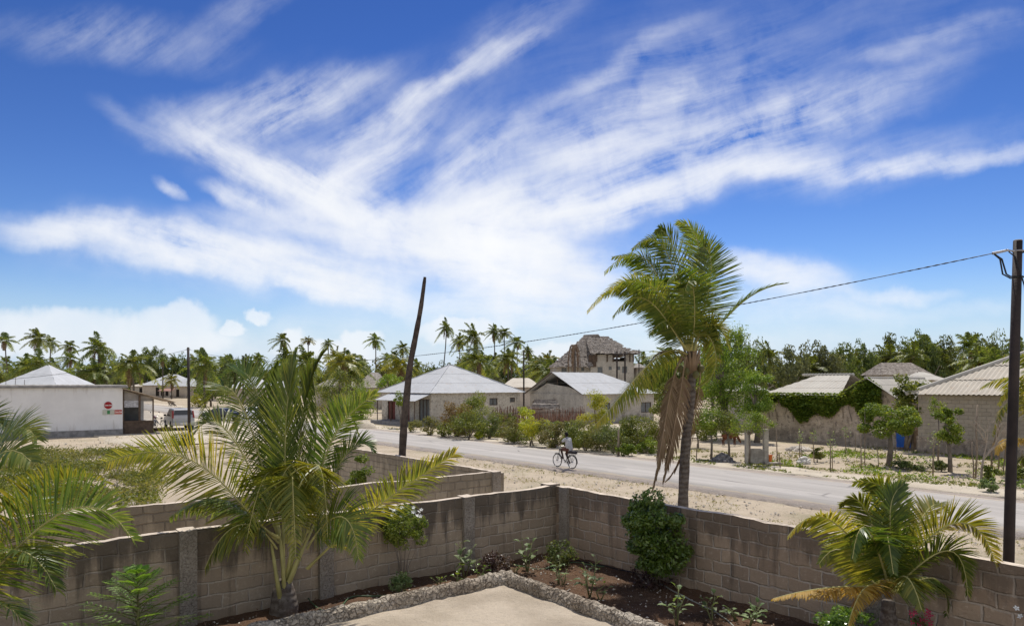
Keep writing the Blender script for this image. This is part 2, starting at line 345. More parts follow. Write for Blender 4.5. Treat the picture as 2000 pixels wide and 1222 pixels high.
# local x = U1, local y = rot90(U1) = -U2  ->  t = -y
tag(strip('road_shoulder', M_shoulder, -30, 260, 22.7, 30.1, 0.006, 0.25, seed=4.0), kind='structure')
road = tag(strip('road', M_asphalt, -30, 260, 23.5, 29.3, 0.03, 0.10, seed=2.0), kind='structure')
tag(strip('sandy_verge', M_white, -30, 200, 30.2, 32.6, 0.0, 0.5, seed=8.0), kind='structure')
tag(strip('sandy_forecourt', M_white, 52, 150, 8.5, 22.6, 0.010, 0.8, seed=11.0), kind='structure')
tag(strip('sandy_yard', M_white, 34, 60, 42, 52, 0.0, 1.2, seed=12.0), kind='structure')
tag(strip('far_clearing', M_white, 120, 240, -14, 22, 0.014, 2.0, step=2, seed=14.0), kind='structure')
# garden inside the walls
def soilz(s, u): return 0.05*mnoise.noise(Vector((s*1.8, u*5, 3)))+0.03*mnoise.noise(Vector((s*7, u*20, 5)))
def poly_sheet(name, mat, s0, s1, t0, t1, z, step=0.12, amp=0.03, seed=0):
    ss = np.arange(s0, s1+step, step); tt = np.arange(t0, t1+step, step); v = []
    for s in ss:
        for t_ in tt:
            zz = z + amp*mnoise.noise(Vector((s*1.5, t_*1.5, seed))) + amp*0.7*mnoise.noise(Vector((s*6, t_*6, seed+4)))
            v.append(tuple(ST(s, t_, zz)))
    n = len(tt); idx = np.arange(len(v)).reshape(len(ss), n)
    f = np.stack([idx[:-1, :-1].ravel(), idx[:-1, 1:].ravel(), idx[1:, 1:].ravel(), idx[1:, :-1].ravel()], 1)[:, ::-1]
    return tag(link(name, npmesh(name, v, f, mat, smooth=True)), kind='structure')
poly_sheet('garden_soil', M_soil, -3, 13.0, -8, 11.6, 0.06, amp=0.05, seed=2)
poly_sheet('patio', M_patio, -3, 11.4, -8, 8.8, 0.13, step=0.15, amp=0.03, seed=6)
# ------------------------------------------------------------------ block walls
def mat_blocks(name, c1, c2, mortar, bw=0.47, bh=0.235, ms=0.016, stain=0.6, rough_b=1.0, off=(0, 0, 0)):
    t = NT(name); o = t.obj(); sx = t.n('ShaderNodeSeparateXYZ'); t.l(o, sx.inputs[0])
    cb = t.n('ShaderNodeCombineXYZ'); t.l(t.math('ADD', sx.outputs[0], sx.outputs[1]), cb.inputs[0]); t.l(sx.outputs[2], cb.inputs[1])
    nv = t.n('ShaderNodeTexNoise'); nv.inputs['Scale'].default_value = 2.6; nv.inputs['Detail'].default_value = 4; t.l(o, nv.inputs['Vector'])
    d = t.n('ShaderNodeVectorMath', operation='SUBTRACT'); t.l(nv.outputs['Color'], d.inputs[0]); d.inputs[1].default_value = (.5, .5, .5)
    e = t.n('ShaderNodeVectorMath', operation='SCALE'); t.l(d.outputs[0], e.inputs[0]); e.inputs['Scale'].default_value = 0.12
    a = t.n('ShaderNodeVectorMath', operation='ADD'); t.l(cb.outputs[0], a.inputs[0]); t.l(e.outputs[0], a.inputs[1])
    b = t.n('ShaderNodeTexBrick'); t.l(a.outputs[0], b.inputs['Vector']); b.inputs['Scale'].default_value = 1.0
    b.inputs['Brick Width'].default_value = bw; b.inputs['Row Height'].default_value = bh
    b.inputs['Mortar Size'].default_value = ms; b.inputs['Mortar Smooth'].default_value = 0.7; b.inputs['Bias'].default_value = 0.0
    b.inputs['Color1'].default_value = (*c1, 1); b.inputs['Color2'].default_value = (*c2, 1); b.inputs['Mortar'].default_value = (*mortar, 1)
    # smeared mortar: where noise is high the joint disappears
    sm = t.ramp(t.noise(3.1, 5, 0.6), 0.46, 0.72); mid = tuple((x+y)/2*1.05 for x, y in zip(c1, c2))
    mm = t.math('MULTIPLY', b.outputs['Fac'], sm); c = t.mix(mm, b.outputs['Color'], mid)
    c = t.mix(t.math('MULTIPLY', t.ramp(t.noise(1.1, 6, 0.65), 0.4, 0.65), 0.5), c, tuple(x*0.72 for x in c1))
    c = t.mix(t.math('MULTIPLY', t.ramp(t.noise(28, 5, 0.75), 0.48, 0.7), 0.4), c, tuple(x*0.55 for x in c1))
    c = t.mix(t.math('MULTIPLY', t.ramp(t.noise(11, 5, 0.7), 0.54, 0.72), 0.35), c, tuple(min(1, x*1.55) for x in mortar))
    if stain:   # black algae running down from the top of the wall
        st = t.noise(1.0, 5, 0.6, t.mapping(scale=(4.5, 4.5, 0.55))); zr = t.ramp(sx.outputs[2], 0.6, 1.7)
        f = t.math('MULTIPLY', t.ramp(t.math('ADD', st, t.math('MULTIPLY', zr, 0.30)), 0.53, 0.76), stain)
        c = t.mix(f, c, (0.05, 0.043, 0.036))
    h = t.math('SUBTRACT', t.math('MULTIPLY', t.noise(14, 6, 0.7), 0.6*rough_b), t.math('MULTIPLY', t.math('MULTIPLY', b.outputs['Fac'], t.math('SUBTRACT', 1.0, sm)), 0.8))
    return t.done(t.pr(c, 0.95, 0, t.bump(h, 0.8, 0.035), 0.15))
M_block = mat_blocks('rough_sand_blocks', (0.47, 0.375, 0.27), (0.31, 0.24, 0.17), (0.50, 0.425, 0.335), ms=.024, stain=.68)
M_block_r = mat_blocks('square_sand_blocks', (0.47, 0.35, 0.245), (0.30, 0.22, 0.155), (0.53, 0.45, 0.36), ms=.026, bw=0.40, bh=0.25, stain=0.5)
M_block_n = mat_blocks('grey_concrete_blocks', (0.50, 0.42, 0.31), (0.41, 0.34, 0.25), (0.32, 0.265, 0.20), bw=0.42, bh=0.21, ms=0.02, stain=0.35)
M_pillar = None
def mat_coral(name, a, b, dark, sc=9.0, vor=0.75):
    t = NT(name); c = t.mix(t.ramp(t.noise(1.3, 5), 0.35, 0.65), a, b)
    v = t.n('ShaderNodeTexVoronoi', feature='DISTANCE_TO_EDGE'); v.inputs['Scale'].default_value = sc
    nv = t.n('ShaderNodeTexNoise'); nv.inputs['Scale'].default_value = sc*0.6; nv.inputs['Detail'].default_value = 5; t.l(t.obj(), nv.inputs['Vector'])
    ad = t.n('ShaderNodeVectorMath', operation='MULTIPLY_ADD'); t.l(nv.outputs['Color'], ad.inputs[0]); ad.inputs[1].default_value = (2.2/sc,)*3; t.l(t.obj(), ad.inputs[2]); t.l(ad.outputs[0], v.inputs['Vector'])
    c = t.mix(t.math('MULTIPLY', t.math('MULTIPLY', t.ramp(v.outputs['Distance'], 0.02, 0.14, a=1, b=0), t.ramp(t.noise(sc*.5, 4, .7), .4, .6)), vor), c, dark)
    c = t.mix(t.math('MULTIPLY', t.ramp(t.noise(sc*2.5, 6, 0.75), 0.5, 0.62), 0.7), c, dark)
    h = t.math('ADD', t.math('MULTIPLY', t.ramp(v.outputs['Distance'], 0.0, 0.15), vor), t.math('MULTIPLY', t.noise(sc*3, 5, 0.75), 0.7))
    return t.done(t.pr(c, 0.95, 0, t.bump(h, 1.0, 0.05), 0.1))
M_pillar = mat_coral('spattered_coral_render', (0.46, 0.40, 0.33), (0.33, 0.285, 0.23), (0.17, 0.14, 0.11), 12, 0.25)
M_kerbst = mat_coral('coral_rubble', (0.66, 0.58, 0.47), (0.42, 0.35, 0.27), (0.12, 0.095, 0.07), 10, 0.7)
M_cap = mat_plain('mortar_cap', (0.60, 0.51, 0.41), 0.95, var=0.25, scale=4, bump=0.4)
def wall_mesh(L, H, T=0.16, step=0.22, wob=0.022, seed=0.0, drop=None):
    """panel along local x, y in [0,T]; wavy top and slightly uneven faces"""
    n = max(2, int(L/step)); mb = MB()
    zs = [-0.1, 0.35, 0.8, 1.2, 1.0]
    for i in range(n+1):
        x = L*i/n; h = H + wob*mnoise.noise(Vector((x*0.9, seed, 0)))*1.6 + wob*0.8*mnoise.noise(Vector((x*4.1, seed, 2)))
        if drop: h += drop(x)
        row = []
        for sgn, y in ((0, 0.0), (1, T)):
            for k, fz in enumerate((-0.06, 0.25, 0.5, 0.75, 1.0)):
                z = fz*h; dy = 0.012*mnoise.noise(Vector((x*2.2, z*3, seed+sgn*7)))
                row.append((x, y+dy, z))
        mb.v += row
    for i in range(n):
        a = i*10; b = a+10
        for k in range(4):
            mb.f.append((a+k, b+k, b+k+1, a+k+1)); mb.m.append(0)
            mb.f.append((a+5+k, a+6+k, b+6+k, b+5+k)); mb.m.append(0)
        mb.f.append((a+4, b+4, b+9, a+9)); mb.m.append(1)
    mb.f.append((0, 1, 2, 3, 4, 9, 8, 7, 6, 5)); mb.m.append(0)
    e = n*10; mb.f.append((e+5, e+6, e+7, e+8, e+9, e+4, e+3, e+2, e+1, e)); mb.m.append(0)
    return mb
def pillar_mesh(w, d, h, seed):
    mb = MB(); n = 10; ring = []
    per = [(-w/2, 0), (0, -0.008), (w/2, 0), (w/2, d/2), (w/2, d), (0, d+0.008), (-w/2, d), (-w/2, d/2)]
    for i in range(n+1):
        z = -0.08 + (h+0.08)*i/n
        for j, (x, y) in enumerate(per):
            q = 0.014*mnoise.noise(Vector((x*9+j, z*4, seed))); mb.v.append((x*(1+q*3), y+q, z + (0.02*mnoise.noise(Vector((j*3.3, seed, 1))) if i == n else 0)))
    for i in range(n):
        for j in range(8): mb.f.append((i*8+j, i*8+(j+1) % 8, (i+1)*8+(j+1) % 8, (i+1)*8+j)); mb.m.append(0)
    mb.f.append(tuple(n*8+j for j in range(8))); mb.m.append(1)
    return mb
def block_wall(label, s, t, rz, L, H, pillars, mat, T=0.16, seed=0.0, pw=0.28, pd=0.30, drop=None, ends=()):
    th = thing('block_wall', label, 'wall', ST(s, t), rz)
    wall_mesh(L, H, T, seed=seed, drop=drop).build('wall_panel', [mat, M_cap], th)
    for i, x in enumerate(pillars):
        o = pillar_mesh(pw, pd, H+0.015+(drop(x) if drop else 0), seed+i*3.1).build('pillar', [M_pillar, M_cap], th); o.location = (x, -0.09 if pd > T else 0, 0)
    return th
A2 = math.atan2(U2.y, U2.x); A1n = math.atan2(-U1.y, -U1.x)
# left garden wall: starts at the corner and runs towards -U2 (left, nearer). local x = -U2, inner side = -y?  use start at far left and run +U2 to the corner
H0 = 1.66
block_wall('stained block wall of the garden on the left, running from the corner behind the big young palm', 13.0, -9.0, A2, 20.6, H0,
           [1.4, 4.0, 9.05, 12.1, 14.6, 17.95], M_block, seed=1.0)
# right garden wall: local x = -U1 from the corner towards the right; faces point to -U2 = local ... 
block_wall('brown block wall of the garden on the right, running from the corner towards the street pole', 13.0, 11.6, A1n, 16.5, H0,
           [0.35, 7.75, 13.0], M_block_r, T=0.16, seed=5.0)
c = thing('corner_pillar', 'speckled square pillar where the two garden walls meet at the corner', 'pillar', ST(13.02, 11.58), A2)
pillar_mesh(0.34, 0.34, H0+0.05, 9.0).build('pillar', [M_pillar, M_cap], c)
block_wall('grey block wall of the neighbouring plot, directly behind the left garden wall', 16.3, -10.0, A2, 22.3, 1.64, [22.2], M_block_n, seed=11.0)
block_wall('block wall of the neighbouring plot running along the street beside the bare palm trunk', 27.5, 12.35, A1n, 11.2, 1.6, [0.1], M_block_n, seed=15.0)
# low coral stone edging round the sandy patio
def edging(label, s, t, ang, L, seed):
    """rounded rubble kerb, local x along"""
    th = thing('stone_edging', label, 'edging', ST(s, t), ang); mb = MB(); n = int(L/0.035); K = 16
    for i in range(n+1):
        x = L*i/n
        for k in range(K):
            a = math.pi*k/(K-1); r = 0.125; yy = -math.cos(a)*r; zz = 0.05 + max(0, math.sin(a))**0.45*0.31
            q = 0.03*mnoise.noise(Vector((x*4, yy*7+seed, zz*7)))+0.028*mnoise.noise(Vector((x*13, yy*16+seed, zz*16)))
            mb.v.append((x, yy*(1+q*3), zz+q))
    for i in range(n):
        for k in range(K-1): mb.f.append((i*K+k, i*K+k+1, (i+1)*K+k+1, (i+1)*K+k)); mb.m.append(0)
    mb.f.append(tuple(range(K))[::-1]); mb.m.append(0); mb.f.append(tuple(n*K+k for k in range(K))); mb.m.append(0)
    mb.build('edging', M_kerbst, th, smooth=False)
edging('low coral stone edging left of the patio, running towards the young palm', 11.4, 8.93, A2+math.pi, 17, 1.0)
edging('low coral stone edging right of the patio, running below the large dark shrub', 11.55, 8.8, A1n, 14, 4.0)
# ------------------------------------------------------------------ palms
LEAF_G = [(0.045, 0.09, 0.016), (0.095, 0.15, 0.026), (0.18, 0.225, 0.04), (0.38, 0.36, 0.09)]
LEAF_Y = [(0.08, 0.115, 0.018), (0.16, 0.19, 0.03), (0.30, 0.29, 0.05), (0.44, 0.35, 0.08)]
LEAF_O = [(0.24, 0.15, 0.035), (0.42, 0.27, 0.05), (0.50, 0.34, 0.09), (0.42, 0.32, 0.17)]
M_frond = mat_leaf('palm_leaf_green', LEAF_G, 0.42, 0.36, 0.5)
M_frondy = mat_leaf('palm_leaf_yellowing', LEAF_Y, 0.45, 0.4, 0.45)
M_frondo = mat_leaf('palm_leaf_orange', LEAF_O, 0.4, 0.6, 0.3)
M_frondd = mat_leaf('palm_leaf_dead', [(0.11, 0.07, 0.045), (0.18, 0.12, 0.075), (0.26, 0.18, 0.12), (0.15, 0.09, 0.06)], 0.12, 0.8, 0.1)
M_rachis = mat_plain('palm_midrib', (0.40, 0.37, 0.14), 0.5, var=0.2)
M_rachisd = mat_plain('dead_midrib', (0.30, 0.21, 0.13), 0.8)
def mat_trunk():
    t = NT('ringed_palm_trunk'); w = t.n('ShaderNodeTexWave', wave_type='BANDS', bands_direction='Z'); w.inputs['Scale'].default_value = 2.6
    w.inputs['Distortion'].default_value = 7.0; w.inputs['Detail'].default_value = 3; t.l(t.obj(), w.inputs['Vector'])
    c = t.mix(w.outputs['Fac'], (0.12, 0.10, 0.085), (0.19, 0.165, 0.14)); c = t.mix(t.ramp(t.noise(7, 6, 0.75), 0.45, 0.62), c, (0.09, 0.07, 0.055)); c = t.mix(t.ramp(t.noise(3.5, 6, 0.7), 0.58, 0.68, b=.6), c, (0.36, 0.33, 0.28))
    return t.done(t.pr(c, 0.95, 0, t.bump(w.outputs['Fac'], 0.4, 0.02), 0.1))
M_trunk = mat_trunk()
def frond_mesh(pts, name='frond', mats=None, Lmax=0.65, n=70, start=0.14, side=None, lift=0.15, droop=0.5, wind=(0, 0, 0), w=0.026, rr=0.019,
               sweep=0.7, seed=0, segs=3, comb=None, fold=0.35, ragged=0.12, tipr=0.35):
    """pts: control points (3 or 4) of a Bezier midrib; leaflets on both sides as tapering blades"""
    n = int(n*1.2); rng = np.random.RandomState(seed); P = [np.array(p, float) for p in pts]
    if len(P) == 4:      # let the midrib run close to its two middle points
        q1 = (-5*P[0]+18*P[1]-9*P[2]+2*P[3])/6; q2 = (2*P[0]-9*P[1]+18*P[2]-5*P[3])/6
        P[1] = P[1]*0.45+q1*0.55; P[2] = P[2]*0.45+q2*0.55
    def bez(t):
        if len(P) == 3: return (1-t)**2*P[0]+2*(1-t)*t*P[1]+t*t*P[2]
        return (1-t)**3*P[0]+3*(1-t)**2*t*P[1]+3*(1-t)*t*t*P[2]+t**3*P[3]
    V = []; Fc = []; MI = []
    # midrib
    m = 14; prev = None; up = np.array([0, 0, 1.0])
    frames = []
    for i in range(m+1):
        t = i/m; c = bez(t); T = bez(min(1, t+0.01))-bez(max(0, t-0.01)); T /= np.linalg.norm(T)
        if prev is None:
            S = np.cross(T, up) if side is None else np.array(side, float)
            S = S - T*S.dot(T)
            if np.linalg.norm(S) < 1e-3: S = np.array([1.0, 0, 0])
        else: S = prev - T*prev.dot(T)
        S /= np.linalg.norm(S); prev = S; N = np.cross(S, T); frames.append((c, T, S, N))
        r = rr*(1-0.85*t)+0.002; wv = 1.0 + 1.2*max(0, 0.12-t)/0.12
        for k in range(5):
            a = 2*math.pi*k/5; V.append(c+S*math.cos(a)*r*wv+N*math.sin(a)*r)
    for i in range(m):
        for k in range(5):
            Fc.append((i*5+k, i*5+(k+1) % 5, (i+1)*5+(k+1) % 5, (i+1)*5+k)); MI.append(1)
    wind = np.array(wind, float)
    for i in range(n):
        t = start+(1-start)*(i+0.5)/n; q = t*m; k = min(int(q), m-1); f = q-k
        c = frames[k][0]*(1-f)+frames[k+1][0]*f; T = frames[k][1]*(1-f)+frames[k+1][1]*f; S = frames[k][2]*(1-f)+frames[k+1][2]*f; N = frames[k][3]*(1-f)+frames[k+1][3]*f
        u = (t-start)/(1-start); L0 = Lmax*(math.sin(math.pi*min(1, (0.22+0.62*u)))**0.8)*(1-(1-tipr)*max(0, u-0.55)/0.45)
        for sg in (-1, 1):
            if rng.rand() < ragged*0.4: continue
            L = L0*(1-ragged*rng.rand()); sw = sweep*(0.55+0.75*u)+rng.normal(0, 0.05)
            d = S*sg*math.cos(sw)+T*math.sin(sw)+N*(lift+fold*0.3)+rng.normal(0, 0.075, 3)
            d /= np.linalg.norm(d); wd = np.cross(d, N*1.0+S*sg*-fold); wd /= (np.linalg.norm(wd)+1e-9)
            p = c.copy(); b0 = len(V); st = L/segs
            for j in range(segs+1):
                fr = j/segs; ww = w*(0.55, 1.0, 0.8, 0.12)[j] if segs == 3 else w*((0.8, 0.9, 0.1)[j] if segs == 2 else (1.0, 0.15)[j])
                V.append(p-wd*ww*0.5); V.append(p+wd*ww*0.5)
                d = d + np.array([0, 0, -1.0])*droop*(0.25+0.55*fr)*(0.8+0.4*rng.rand())*(3/segs)*0.6 + wind*(0.4+0.8*fr)*(3/segs)*0.6; d /= np.linalg.norm(d); p = p+d*st
            for j in range(segs):
                a = b0+2*j; Fc.append((a, a+1, a+3, a+2)); MI.append(0)
    return npmesh(name, np.array(V), np.array(Fc), mats or [M_frond, M_rachis], MI)
def trunk_mesh(pts, rads, name='trunk', n=12, mats=None):
    mb = MB(); P = [Vector(p) for p in pts]; out = []; rr = []
    K = 26
    for i in range(K+1):
        u = i/K*(len(P)-1); k = min(int(u), len(P)-2); f = u-k
        p0 = P[max(k-1, 0)]; p1 = P[k]; p2 = P[k+1]; p3 = P[min(k+2, len(P)-1)]
        q = 0.5*((2*p1)+(p2-p0)*f+(2*p0-5*p1+4*p2-p3)*f*f+(3*p1-p0-3*p2+p3)*f**3)
        out.append(q); rr.append((rads[k]*(1-f)+rads[k+1]*f)*(1+0.05*math.sin(i*2.1)+0.03*math.sin(i*5.3)))
    mb.tube(out, rr, n); return mb.mesh(name, mats or M_trunk, True)
Vv = Vector
def palm(label, base, name='coconut_palm', group=None):
    return thing(name, label, 'palm tree', base, 0, group)
def add_frond(th, pts, mat='g', label=None, **k):
    o = th.location
    mats = {'g': [M_frond, M_rachis], 'y': [M_frondy, M_rachis], 'o': [M_frondo, M_rachis], 'd': [M_frondd, M_rachisd]}[mat]
    me = frond_mesh([tuple(Vv(p)-o) for p in pts], mats=mats, **k); ob = link('frond', me, th)
    if label: ob['label'] = label
    return ob
# --- big young palm on the left, in the soil bed
D0 = 12.6
b = G(553, 1205); b.z = 0.05; TH = palm('large stemless young palm on the left whose tall fronds rise above the rooftops', b)
hx = PD(556, 1150, 12.6)
mb = MB(); mb.tube([(0, 0, -0.1), (0.02, 0, 0.15), (0.0, 0.02, 0.42), (0.02, 0, 0.62)], [0.27, 0.25, 0.2, 0.12], 12); mb.build('trunk', M_trunk, TH, True)
mb = MB()
for k, (tx, ty, td) in enumerate([(575, 1040, 12.6), (545, 1030, 12.4), (600, 1050, 12.9), (590, 1000, 12.8), (553, 1010, 12.5), (620, 1010, 12.8), (530, 1060, 12.3)]):
    a = PD(550+8*math.sin(k*2.1), 1185, 12.6+0.12*math.cos(k*1.7))-b; c_ = PD(tx, ty, td)-b
    mb.tube([a, a.lerp(c_, 0.5)+Vv((0.02*math.sin(k), 0, 0)), c_], [0.055, 0.035, 0.022], 7)
mb.build('leaf_stalks', M_rachis, TH, True)
FR = [ # (control pixels with depth), material, options
 ([(575,1060,12.6),(583,900,12.8),(592,775,12.9),(636,684,12.6)], 'g', dict(Lmax=.72,n=110,sweep=1.25,droop=.10,lift=.05,wind=(-.05,0,.02),side=(.8,-.6,0))),
 ([(565,1060,12.5),(555,900,12.4),(560,780,12.4),(578,690,12.6)], 'g', dict(Lmax=.8,n=100,sweep=1.2,droop=.06,lift=.1,side=(1,-.3,0))),
 ([(560,1060,12.7),(540,920,13.0),(526,800,13.2),(540,712,13.2)], 'g', dict(Lmax=.66,n=90,sweep=1.2,droop=.12,side=(.9,.5,0))),
 ([(590,1060,12.8),(612,920,13.2),(622,800,13.3),(600,695,13.4)], 'g', dict(Lmax=.66,n=90,sweep=1.2,droop=.10,side=(.6,-.9,0))),
 ([(545,1040,12.7),(520,850,13.0),(495,720,13.1),(428,742,13.2)], 'g', dict(Lmax=.62,n=75,sweep=.75,droop=.25,lift=.3,side=(.55,.8,.2),wind=(.05,0,.12))),
 ([(545,1040,12.6),(500,850,12.6),(450,730,12.7),(392,812,12.8)], 'g', dict(Lmax=.6,n=75,sweep=.7,droop=.4,side=(.5,.8,0))),
 ([(545,1050,12.3),(470,980,12.0),(380,880,11.9),(208,902,11.8)], 'y', dict(Lmax=.85,n=85,sweep=.55,droop=.18,lift=.05,side=(.35,-.35,.85))),
 ([(550,1060,12.6),(500,930,12.7),(430,800,12.8),(362,885,12.7)], 'g', dict(Lmax=.68,n=75,sweep=.7,droop=.5,side=(.5,.8,0))),
 ([(600,1040,12.8),(630,890,13.0),(670,815,13.1),(735,768,13.2)], 'g', dict(Lmax=.66,n=85,sweep=.75,droop=.35,lift=.12,side=(-.4,-.5,.75))),
 ([(600,1110,12.5),(700,1015,12.3),(795,945,12.2),(888,886,12.1)], 'y', dict(Lmax=.68,n=100,sweep=.7,droop=.7,lift=.05,side=(.3,-.5,.8),w=.028,tipr=.6)),
 ([(575,1060,12.5),(585,940,12.2),(575,880,11.8),(520,1010,11.5)], 'y', dict(Lmax=.7,n=70,sweep=.5,droop=.6,side=(.95,.0,0))),
 ([(565,1060,12.4),(550,930,12.1),(520,900,11.7),(478,1075,11.6)], 'y', dict(Lmax=.75,n=70,sweep=.5,droop=.8,side=(.9,-.3,0))),
 ([(585,1060,12.4),(598,930,12.2),(625,880,11.9),(640,1050,11.7)], 'y', dict(Lmax=.75,n=70,sweep=.5,droop=.8,side=(.9,.2,0))),
 ([(570,1060,12.3),(572,960,11.9),(570,900,11.5),(578,1090,11.3)], 'y', dict(Lmax=.7,n=70,sweep=.5,droop=.8,side=(1,0,0))),
 ([(590,1060,12.7),(640,940,12.9),(690,860,13.0),(728,880,13.0)], 'g', dict(Lmax=.58,n=75,sweep=.8,droop=.5,side=(.5,-.8,0))),
 ([(545,1060,12.4),(490,1000,12.2),(430,960,12.1),(330,1010,12.0)], 'g', dict(Lmax=.8,n=75,sweep=.6,droop=.5,side=(.35,-.8,.3))),
 ([(540,1070,12.3),(500,1020,12.0),(450,1020,11.8),(400,1110,11.7)], 'y', dict(Lmax=.75,n=65,sweep=.6,droop=.7,side=(.4,-.8,.3))),
 ([(600,1070,12.3),(640,1010,12.1),(680,1000,11.9),(700,1090,11.8)], 'g', dict(Lmax=.7,n=65,sweep=.6,droop=.8,side=(.5,-.8,0))),
 ([(580,1050,13.0),(640,860,13.6),(665,770,13.8),(700,850,13.9)], 'g', dict(Lmax=.55,n=70,sweep=.85,droop=.5,side=(.6,-.7,0))),
]
for i, (p, m_, k) in enumerate(FR): add_frond(TH, [PD(*q) for q in p], m_, seed=i+1, **k)
# --- palm at the left edge (its foot is outside the picture)
b = XD(-150, 8.9); TH = palm('palm leaning in at the left edge, only its arching fronds in view', b)
trunk_mesh_ = trunk_mesh([(0, 0, -0.1), (0, 0, 0.5), (0, 0, 1.0)], [0.24, 0.2, 0.14]); link('trunk', trunk_mesh_, TH)
FR = [
 ([(-140,1180,8.9),(-20,1130,8.6),(120,970,8.4),(262,1055,8.3)], 'g', dict(Lmax=.72,n=90,sweep=.55,droop=.35,lift=.25,side=(.3,-.5,.8))),
 ([(-140,1170,9.0),(-20,1120,9.1),(70,950,9.1),(218,946,9.1)], 'y', dict(Lmax=.6,n=85,sweep=.5,droop=.35,side=(.4,-.6,.6))),
 ([(-140,1160,8.9),(-90,1000,9.0),(0,840,9.0),(72,856,9.0)], 'g', dict(Lmax=.75,n=85,sweep=.6,droop=.6,side=(.5,-.8,.1))),
 ([(-140,1170,8.8),(-90,1020,8.5),(-20,880,8.3),(60,900,8.1)], 'g', dict(Lmax=.8,n=85,sweep=.6,droop=.7,side=(.5,-.8,.2))),
 ([(-140,1190,8.7),(-70,1130,8.4),(20,1050,8.2),(110,1150,8.0)], 'g', dict(Lmax=.8,n=75,sweep=.6,droop=.6,side=(.3,-.9,.3))),
 ([(-140,1180,9.1),(-60,1060,9.4),(30,960,9.5),(110,1000,9.6)], 'g', dict(Lmax=.75,n=75,sweep=.6,droop=.5,side=(.4,-.8,.3))),
 ([(-140,1160,9.1),(-130,980,9.5),(-70,820,9.6),(10,835,9.6)], 'g', dict(Lmax=.75,n=80,sweep=.8,droop=.35,side=(.6,-.7,.1))),
 ([(-140,1200,8.6),(-90,1190,8.3),(-20,1160,8.1),(60,1230,8.0)], 'g', dict(Lmax=.7,n=65,sweep=.6,droop=.6,side=(.3,-.9,.3))),
]
for i, (p, m_, k) in enumerate(FR): add_frond(TH, [PD(*q) for q in p], m_, seed=i+31, **k)
# --- small palm in front of the right wall
b = XD(1735, 10.4); b.z = 0.0; TH = palm('small bushy palm in front of the right garden wall, bottom right', b)
link('trunk', trunk_mesh([(0, 0, -0.1), (0, 0, 0.3), (0, 0, 0.7), (0, 0, 1.0)], [0.2, 0.17, 0.12, 0.08]), TH)
H1 = (1738, 1150, 10.4)
FR = [
 ([H1,(1755,1020,10.6),(1745,930,10.7),(1668,942,10.8)], 'y', dict(Lmax=.5,n=75,sweep=.65,droop=.12,lift=.15,side=(.75,-.55,.3))),
 ([H1,(1720,1040,10.5),(1690,950,10.5),(1640,985,10.6)], 'g', dict(Lmax=.48,n=70,sweep=.75,droop=.25,side=(.6,-.8,0))),
 ([H1,(1690,1060,10.2),(1620,970,10.1),(1538,1048,10.0)], 'y', dict(Lmax=.5,n=80,sweep=.6,droop=.3,lift=.2,side=(.4,-.7,.6))),
 ([H1,(1720,1060,10.0),(1690,985,9.8),(1665,1090,9.6)], 'g', dict(Lmax=.48,n=70,sweep=.6,droop=.5,side=(.8,-.5,.1))),
 ([H1,(1790,1040,10.2),(1880,970,10.1),(1948,1112,10.0)], 'y', dict(Lmax=.56,n=85,sweep=.6,droop=.35,lift=.2,side=(-.4,-.6,.7))),
 ([H1,(1790,1080,10.1),(1860,1030,10.0),(1890,1160,9.9)], 'g', dict(Lmax=.52,n=75,sweep=.6,droop=.55,side=(-.4,-.8,.4))),
 ([H1,(1770,1050,10.6),(1810,960,10.8),(1850,1000,10.9)], 'g', dict(Lmax=.48,n=75,sweep=.75,droop=.3,side=(.6,-.8,.1))),
 ([H1,(1740,1030,10.3),(1735,960,10.3),(1765,945,10.4)], 'g', dict(Lmax=.48,n=75,sweep=.9,droop=.12,side=(1,-.3,0))),
 ([H1,(1700,1120,10.1),(1620,1120,9.9),(1510,1168,9.8)], 'o', dict(Lmax=.42,n=75,sweep=.5,droop=.9,lift=0,side=(.3,-.9,.3),w=.028)),
 ([H1,(1720,1120,9.9),(1690,1110,9.6),(1655,1225,9.4)], 'o', dict(Lmax=.46,n=60,sweep=.5,droop=.5,side=(.7,-.3,.6))),
 ([H1,(1750,1110,9.8),(1770,1090,9.5),(1800,1190,9.3)], 'y', dict(Lmax=.46,n=65,sweep=.5,droop=.6,side=(.9,-.3,.2))),
 ([H1,(1770,1120,10.3),(1830,1090,10.5),(1850,1200,10.5)], 'g', dict(Lmax=.46,n=65,sweep=.6,droop=.6,side=(.6,-.8,0))),
 ([H1,(1690,1100,10.6),(1650,1040,10.7),(1600,1100,10.8)], 'g', dict(Lmax=.46,n=65,sweep=.6,droop=.5,side=(.6,-.8,0))),
 ([H1,(1735,1060,10.1),(1730,1000,9.9),(1745,1120,9.6)], 'g', dict(Lmax=.48,n=65,sweep=.5,droop=.6,side=(1,0,0))),
]
FR = [([q if i_ in (0, 3) else (q[0], q[1]+24, q[2]) for i_, q in enumerate(p)], m_, k) for p, m_, k in FR]
for i, (p, m_, k) in enumerate(FR):
    if m_ != 'o': k['Lmax'] *= .9
    if i in (1, 6, 12): m_ = 'y'
    add_frond(TH, [PD(*q) for q in p], m_, seed=i+51, **k)
